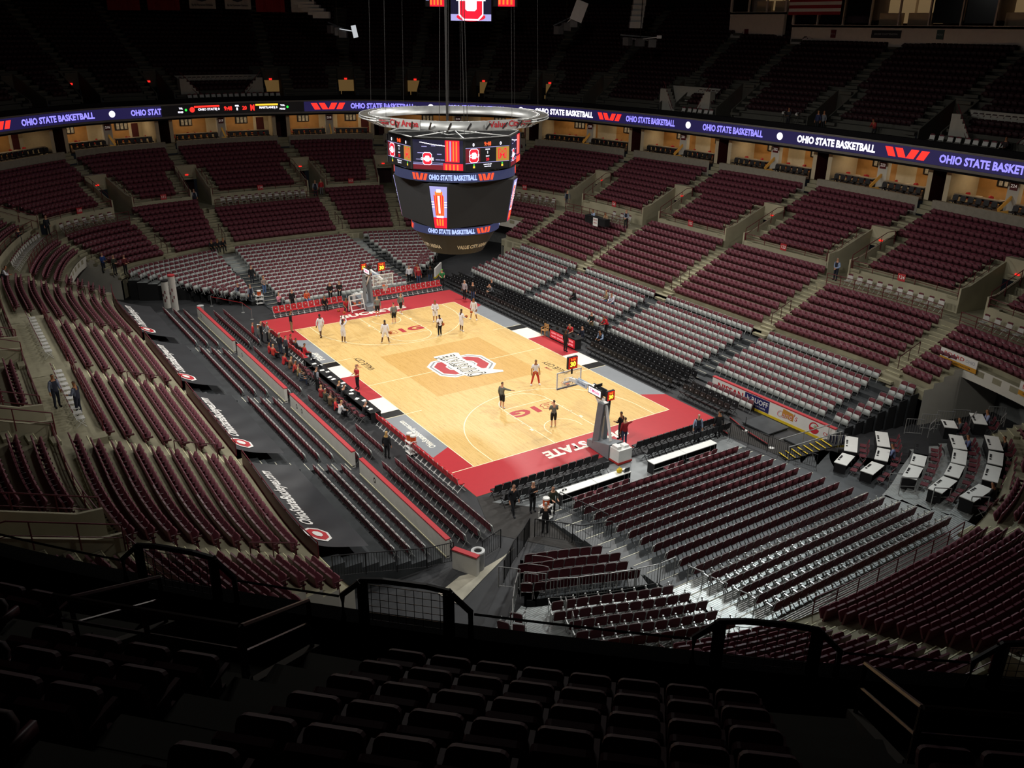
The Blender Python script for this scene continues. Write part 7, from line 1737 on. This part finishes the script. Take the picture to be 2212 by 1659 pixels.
for i, (px, d, lab, c, ps) in enumerate(((1702, .8, 'person in dark clothes at the video cameras on the upper deck, left one', '#23252c', 'front'), (1765, .8, 'person in dark blue at the video cameras on the upper deck, middle one', '#20284a', 'stand'), (1779, 1.0, 'person in grey top at the video cameras on the upper deck, right one', '#5b5f66', 'stand'), (1887, .8, 'person in red cap leaning on the upper deck rail', '#8f2a2c', 'bend'), (2172, .8, 'person in dark top seated beside the white chairs on the upper deck', '#2a2226', 'sit'))):
    w = w_at(px, 15.8, d); p = RP(w, d); person(*p, 15.0, math.degrees(rot_of(w)), ps, lab, c, '#17181c', None if 'cap' in lab else 'black', 1, capc='#a3282c' if 'cap' in lab else None)
for i, px in enumerate((1690, 1718)):
    w = w_at(px, 15, .7); p = RP(w, .7); o = thing('video_camera', ['grey video camera on a tripod at the upper deck rail, left one', 'grey video camera on a tripod at the upper deck rail, right one'][i], 'camera', (*p, 15.0), rot_of(w)+.5)
    b = MB(); [b.tube([(0, 0, 1.2), (.4*math.cos(a), .4*math.sin(a), 0)], .02, 5) for a in (.5, 2.6, 4.7)]; b.build('tripod', BLKM, o); b = MB(); b.box((0, 0, 1.35), (.22, .5, .25)); b.build('camera_body', M_SHELL, o); b = MB(); b.tube([(0, .25, 1.37), (0, .7, 1.37)], .11, 8); b.build('lens', M_SHELL, o)
for px, v, bx in ((2052, 388, 'rightmost visible'), (708, 272, 'far middle')):
    w = w_at(px, 11.5, 2.6); p = RP(w, 2.6); person(*p, 10.55, math.degrees(rot_of(w)), 'stand', f'person in dark top standing behind the counter of the {bx} club box', BKc, BKc, 'black', 1)
# ---------------------------------------------------------------- placing every seat
from mathutils.bvhtree import BVHTree
def bvh_of(names):
    vs, fs = [], []
    for o in D.objects:
        if o.type == 'MESH' and o.name.split('.')[0] in names:
            k = len(vs); M = o.matrix_world; vs += [M @ v.co for v in o.data.vertices]; fs += [tuple(i+k for i in p.vertices) for p in o.data.polygons]
    return BVHTree.FromPolygons(vs, fs)
OCC = bvh_of({'floor_upper_deck', 'upper_vomitory_shell', 'trim_1', 'vomitory_shell', 'floor_seating_tiers'})
CAMV = Vector(CAMP)
def seen(p, dz=.75):
    q = Vector((p[0], p[1], p[2]+dz))
    if not shows(q, 0): return False
    d = q-CAMV; hit = OCC.ray_cast(CAMV+d.normalized()*.3, d.normalized(), d.length-.45)
    return hit[0] is None
def dist(s): return float(np.linalg.norm(np.array(s['p'])+[0, 0, .6]-CAMP))
def split(slots, n, far=160):
    vis = [s for s in slots if shows((s['p'][0], s['p'][1], s['p'][2]+.6), 160)]
    vis.sort(key=dist); near = []
    for s in vis:
        if len(near) >= n: break
        if seen(s['p']): near.append(s)
    ids = set(map(id, near)); return near, [s for s in vis if id(s) not in ids]
# maroon fixed seats
TARPN = {(13, 14): 'behind nearest tarp', (12, 13): 'behind second tarp', (11, 12): 'behind third tarp', (10, 11): 'behind farthest tarp', (14, 15): 'in near left corner stand', (15, 16): 'below front rail left', (16, 17): 'below front rail middle', (17, 19): 'above the near aluminium deck', (19, 20): 'in near right corner stand', (20, 21): 'in right corner stand', (21, 22): 'in section 125', (22, 23): 'in section 124', (23, 24): 'in section 123', (9, 10): 'in far left corner'}
near, rest = split(SLOTS, 300)
sp = parts_stadium(True); pr = proto('stadium_seat', [('backrest', sp[0], M_PLAS), ('seat_pan', sp[1], M_FAB), ('armrest', sp[2], M_IRON), ('standard', sp[3], M_IRON)])
for s in near:
    w_ = TARPN.get(s['sec'], 'in the bowl'); lev = 'lower' if s['k'] == 'lower' else 'upper'
    place(pr, f'maroon {lev} tier seat {w_}, {ordn(s["row"])} row up, {ordn(s["col"])} from its left', s['p'], s['rz'], f'maroon {lev} tier seats {w_}')
mass('stadium_seats', 'rows of maroon stadium seats filling the far and side stands', 'seat', rest, parts_stadium(False), [M_PLAS, M_FAB, M_IRON])
# folding chairs of the telescopic decks and the left floor rows
FLS = []
for r, x in enumerate((-12.95, -12.15, -11.35, -10.6)):
    for bi, (ya, yb_) in enumerate(((-21.2, -11.9), (-10.5, -.8), (.6, 10.2), (11.6, 21.0))):
        if r == 3 and bi in (1, 2): continue
        if r == 3 and bi == 3: continue
        if r == 2 and bi == 1: ya, yb_ = -10.5, -6.6
        if r == 2 and bi == 2: continue
        n = int((yb_-ya)/.53)
        for c in range(n): FLS.append(dict(k='floor', row=r, blk=bi, col=c, n=n, p=(x, ya+.53*(c+.5), 0), rz=-PI/2))
ADR = [dict(k='ad', row=0, col=c, n=8, p=(11.75, -13.7-.53*c, 0), rz=PI/2) for c in range(8)]
ARM = lambda s: s['k'] in ('end', 'wedge') and s.get('sy') == -1 and s['row'] > 10
near, restA = split([s for s in PSL if ARM(s)], 300)
sp = parts_platform(True); am = MB()
for x in (-.26, .26): am.box((x, .02, .56), (.045, .34, .04)); am.box((x, .16, .28), (.03, .03, .56)); am.box((x, .19, .6), (.05, .05, .09))
pr = proto('deck_armchair', [('backrest', sp[0], M_PBK), ('seat_shell', sp[1], M_SHELL), ('frame', sp[2], M_STEEL), ('armrests', am, mat('silver armrest', '#c2c4c2', .3, metal=.5, var=.05))])
for s in near: place(pr, f'maroon armchair on the aluminium near {"end" if s["k"] == "end" else "corner"} deck, {ordn(s["row"]-11)} row, {ordn(s["col"])} from {"left" if s["k"] == "end" else "right"}', s['p'], s['rz'], f'maroon armchairs on the aluminium near {s["k"]} deck', 'chair')
near, rest = split([s for s in PSL if not ARM(s)]+FLS+ADR, 300); rest += restA
sp = parts_platform(True); pr = proto('platform_chair', [('backrest', sp[0], M_PBK), ('seat_shell', sp[1], M_SHELL), ('frame', sp[2], M_STEEL)])
for s in near:
    if s['k'] == 'end': l = f'maroon chair in the near end stand, {ordn(s["row"])} row, {ordn(s["col"])} from left'
    elif s['k'] == 'wedge': l = f'maroon chair in the near corner block, {ordn(s["row"]-3)} row, {ordn(s["col"])} from right'
    elif s['k'] == 'floor': l = f'maroon chair right of the {["nearest", "second", "third", "farthest"][s["blk"]]} red-capped wall, {ordn(s["row"])} row, {ordn(s["col"])} along'
    elif s['k'] == 'side': l = f'maroon chair below the {["nearest", "second", "third", "farthest"][s["blk"]]} tarp, {ordn(s["row"])} row up, {ordn(s["col"])} from near end'
    elif s['k'] == 'corner': l = f'maroon chair in the small right corner block, {ordn(s["row"])} row, {ordn(s["col"])} from left'
    else: l = f'grey shelled chair before the advertising board, {ordn(s["col"])} from far end'
    place(pr, l, s['p'], s['rz'], 'maroon padded chairs of the near and left decks' if s['k'] != 'ad' else 'chairs before the advertising board', 'chair')
mass('platform_chairs', 'rows of grey shelled chairs with maroon backs on the far and right decks', 'chair', rest, parts_platform(False), [M_PBK, M_SHELL, M_STEEL])
# black courtside chairs
BLS = []
for r, x in enumerate((9.85, 10.65, 11.45, 12.25)):
    for c in range(70):
        y = 20.2-.54*c
        if y < -17.2: continue
        if r == 0 and -2.6 < y < 3.0: continue
        if r == 1 and -1.6 < y < 1.4: continue
        if -12.9 < y < -12.0: continue
        if r == 3 and (y < -12.9 or y > 19): continue
        if r == 2 and y < -12.9 : continue
        if abs(y-13.2) < .8 and r in (1, 2): continue
        BLS.append(dict(k='right', row=r, col=c, p=(x, y, 0), rz=PI/2))
for r, y in enumerate((-17.95, -18.95)):
    for c in range(13): BLS.append(dict(k='endl', row=r, col=c, p=(-8.45+.55*c, y, 0), rz=0))
    for c in range(13): BLS.append(dict(k='endr', row=r, col=c, p=(1.55+.53*c, y, 0), rz=0))
near, rest = split(BLS, 300)
sp = parts_black(True); pr = proto('courtside_chair', [('backrest', sp[0], M_BKP), ('seat', sp[1], M_BKP), ('frame', sp[2], M_BKF), ('back_emblem', emblem_part(), M_LOGO)])
for s in near:
    l = {'right': f'black courtside chair right of the court, {ordn(s["row"])} row, {ordn(s["col"])} from far end', 'endl': f'black chair left of the near hoop, {ordn(s["row"])} row, {ordn(s["col"])} from left', 'endr': f'black chair right of the near hoop, {ordn(s["row"])} row, {ordn(s["col"])} from left'}[s['k']]
    place(pr, l, s['p'], s['rz'], {'right': 'black chairs along the right sideline', 'endl': 'black chairs left of the near hoop', 'endr': 'black chairs right of the near hoop'}[s['k']], 'chair')
mass('courtside_chairs', 'remaining black courtside chairs', 'chair', rest, parts_black(False), [M_BKP, M_BKP, M_BKF])
# scarlet chairs
sp = parts_black(True); pr = proto('bench_chair', [('backrest', sp[0], M_RED), ('seat', sp[1], M_RED), ('frame', sp[2], M_WHF), ('back_emblem', emblem_part(), M_WHP)])
for c in range(12): place(pr, f'scarlet bench chair left of the far hoop, {ordn(c)} from left', (-7.7+.54*c, 18.4, 0), PI, 'scarlet bench chairs left of the far hoop', 'chair')
for c in range(14): place(pr, f'scarlet bench chair right of the far hoop, {ordn(c)} from left', (1.5+.53*c, 18.5, 0), PI, 'scarlet bench chairs right of the far hoop', 'chair')
for c in range(19): place(pr, f'scarlet bench chair along the near left sideline, {ordn(c)} from the media table', (-9.72, -6.5-.54*c, 0), -PI/2, 'scarlet bench chairs along the near left sideline', 'chair')
for c in range(17): place(pr, f'scarlet bench chair along the far left sideline, {ordn(c)} from the media table', (-9.72, 6.4+.54*c, 0), -PI/2, 'scarlet bench chairs along the far left sideline', 'chair')
# white folding chairs on the platforms
b = MB(); rpanel(b, .42, .34, .03, TR(0, -.2, .5, .18), 0, .1, .02, 2); s_ = MB(); s_.prism([(-.2, -.18), (.2, -.18), (.22, .2), (-.22, .2)], .41, .45)
f = MB()
for x in (-.22, .22): f.tube([(x, -.28, .84), (x, -.18, .45), (x, .22, 0)], .014, 5); f.tube([(x, .18, .42), (x, -.26, 0)], .014, 5)
hd_ = MB(); rpanel(hd_, .4, .16, .035, TR(0, -.262, .78, .18), 0, .07, .02, 2)
pr = proto('white_chair', [('backrest', b, M_WHP), ('seat', s_, M_WHP), ('frame', f, M_WHF), ('back_top', hd_, M_PBK)])
for (a, b_), gap in (((22, 23), .85), ((21, 22), .9), ((5, 7), .75), ((8, 9), .95), ((9, 10), .75), ((1, 2), 1.2), ((2, 3), 1.0), ((12, 13), .72), ((11, 12), .72)):
    us = [a+(b_-a)*i/8 for i in range(9)]; left = a in (11, 12)
    C = [P(u, .82 if left else .86) for u in us]; pts = spaced(C, gap, 1.3, 1.3)
    for j, (p, t) in enumerate(pts):
        if a == 1 and 2 < j: continue
        pz = (p[0], p[1], 5.3)
        if shows((p[0], p[1], 5.8), 10): place(pr, f'white folding chair under the {SECW[(a, b_)]}, {ordn(j)} in row', pz, math.atan2(t[1], t[0])+(0), f'white folding chairs under the {SECW[(a, b_)]}', 'chair')
for pa, pb, n, w_ in ((412, 602, 16, 'far left'), (1474, 1532, 6, 'middle right'), (2008, 2160, 9, 'right')):
    for j in range(n):
        w = w_at(pa+(pb-pa)*j/(n-1), 15.4, .75); p = RP(w, .75); place(pr, f'white folding chair on the upper deck front walk at the {w_}, {ordn(j)} from left', (*p, 15.0), rot_of(w), f'white folding chairs on the upper deck front walk, {w_}', 'chair')
# balcony seats
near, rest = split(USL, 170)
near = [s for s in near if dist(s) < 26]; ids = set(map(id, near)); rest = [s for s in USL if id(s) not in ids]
M_BAL = mat('shade-darkened balcony plastic', '#4a242c', .36, var=.05, spec=.5); M_BALF = mat('shade-darkened balcony upholstery', '#44222a', .7, var=.08)  # maroon kept below the lower seats' tone to carry the deck's shade
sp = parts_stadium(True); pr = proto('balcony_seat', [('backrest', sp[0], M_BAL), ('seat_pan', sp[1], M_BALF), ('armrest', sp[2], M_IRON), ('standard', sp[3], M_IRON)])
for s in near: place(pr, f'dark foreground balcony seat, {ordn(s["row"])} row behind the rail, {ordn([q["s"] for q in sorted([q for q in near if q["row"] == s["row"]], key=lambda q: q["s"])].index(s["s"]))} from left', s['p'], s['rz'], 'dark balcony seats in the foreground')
mass('balcony_seats', 'rows of maroon seats darkened for shade in the upper deck', 'seat', rest, parts_stadium(False), [mat('shade-darkened upper plastic', '#2e1419', .5, var=.06), mat('shade-darkened upper upholstery', '#2c141a', .75, var=.08), M_IRON])  # seat colour darkened in place of the upper deck's shade
# ---------------------------------------------------------------- lights
def spot(name, loc, aim, W, ang, blend=1.0, rad=.6, col=(1, .97, .92)):
    l = D.lights.new(name, 'SPOT'); l.energy = W; l.spot_size = math.radians(ang); l.spot_blend = blend; l.shadow_soft_size = rad; l.color = col
    o = D.objects.new(name, l); COL.objects.link(o); o.location = loc
    o.rotation_euler = (Vector(aim)-Vector(loc)).to_track_quat('-Z', 'Y').to_euler()
    return o
for i, (x, y) in enumerate([(-25, -10), (-25, 10), (25, -10), (25, 10), (-20, -32), (-20, 32), (20, -32), (20, 32)]):
    spot('arena_spotlight', (x, y, 33), (x*-.05, y*.12, 0), 24000, 94, rad=1.2)
spot('end_spotlight', (26, -9.6, 33), (-5, -33, 1.5), 26000, 46, rad=1.0, col=(.88, .97, 1))
spot('added_balcony_fill', (-14, -20, 34), (-27, -46, 18), 1300, 60, rad=2.0, col=(1, .95, .9))  # added fill without a visible source, lifts the foreground balcony seats
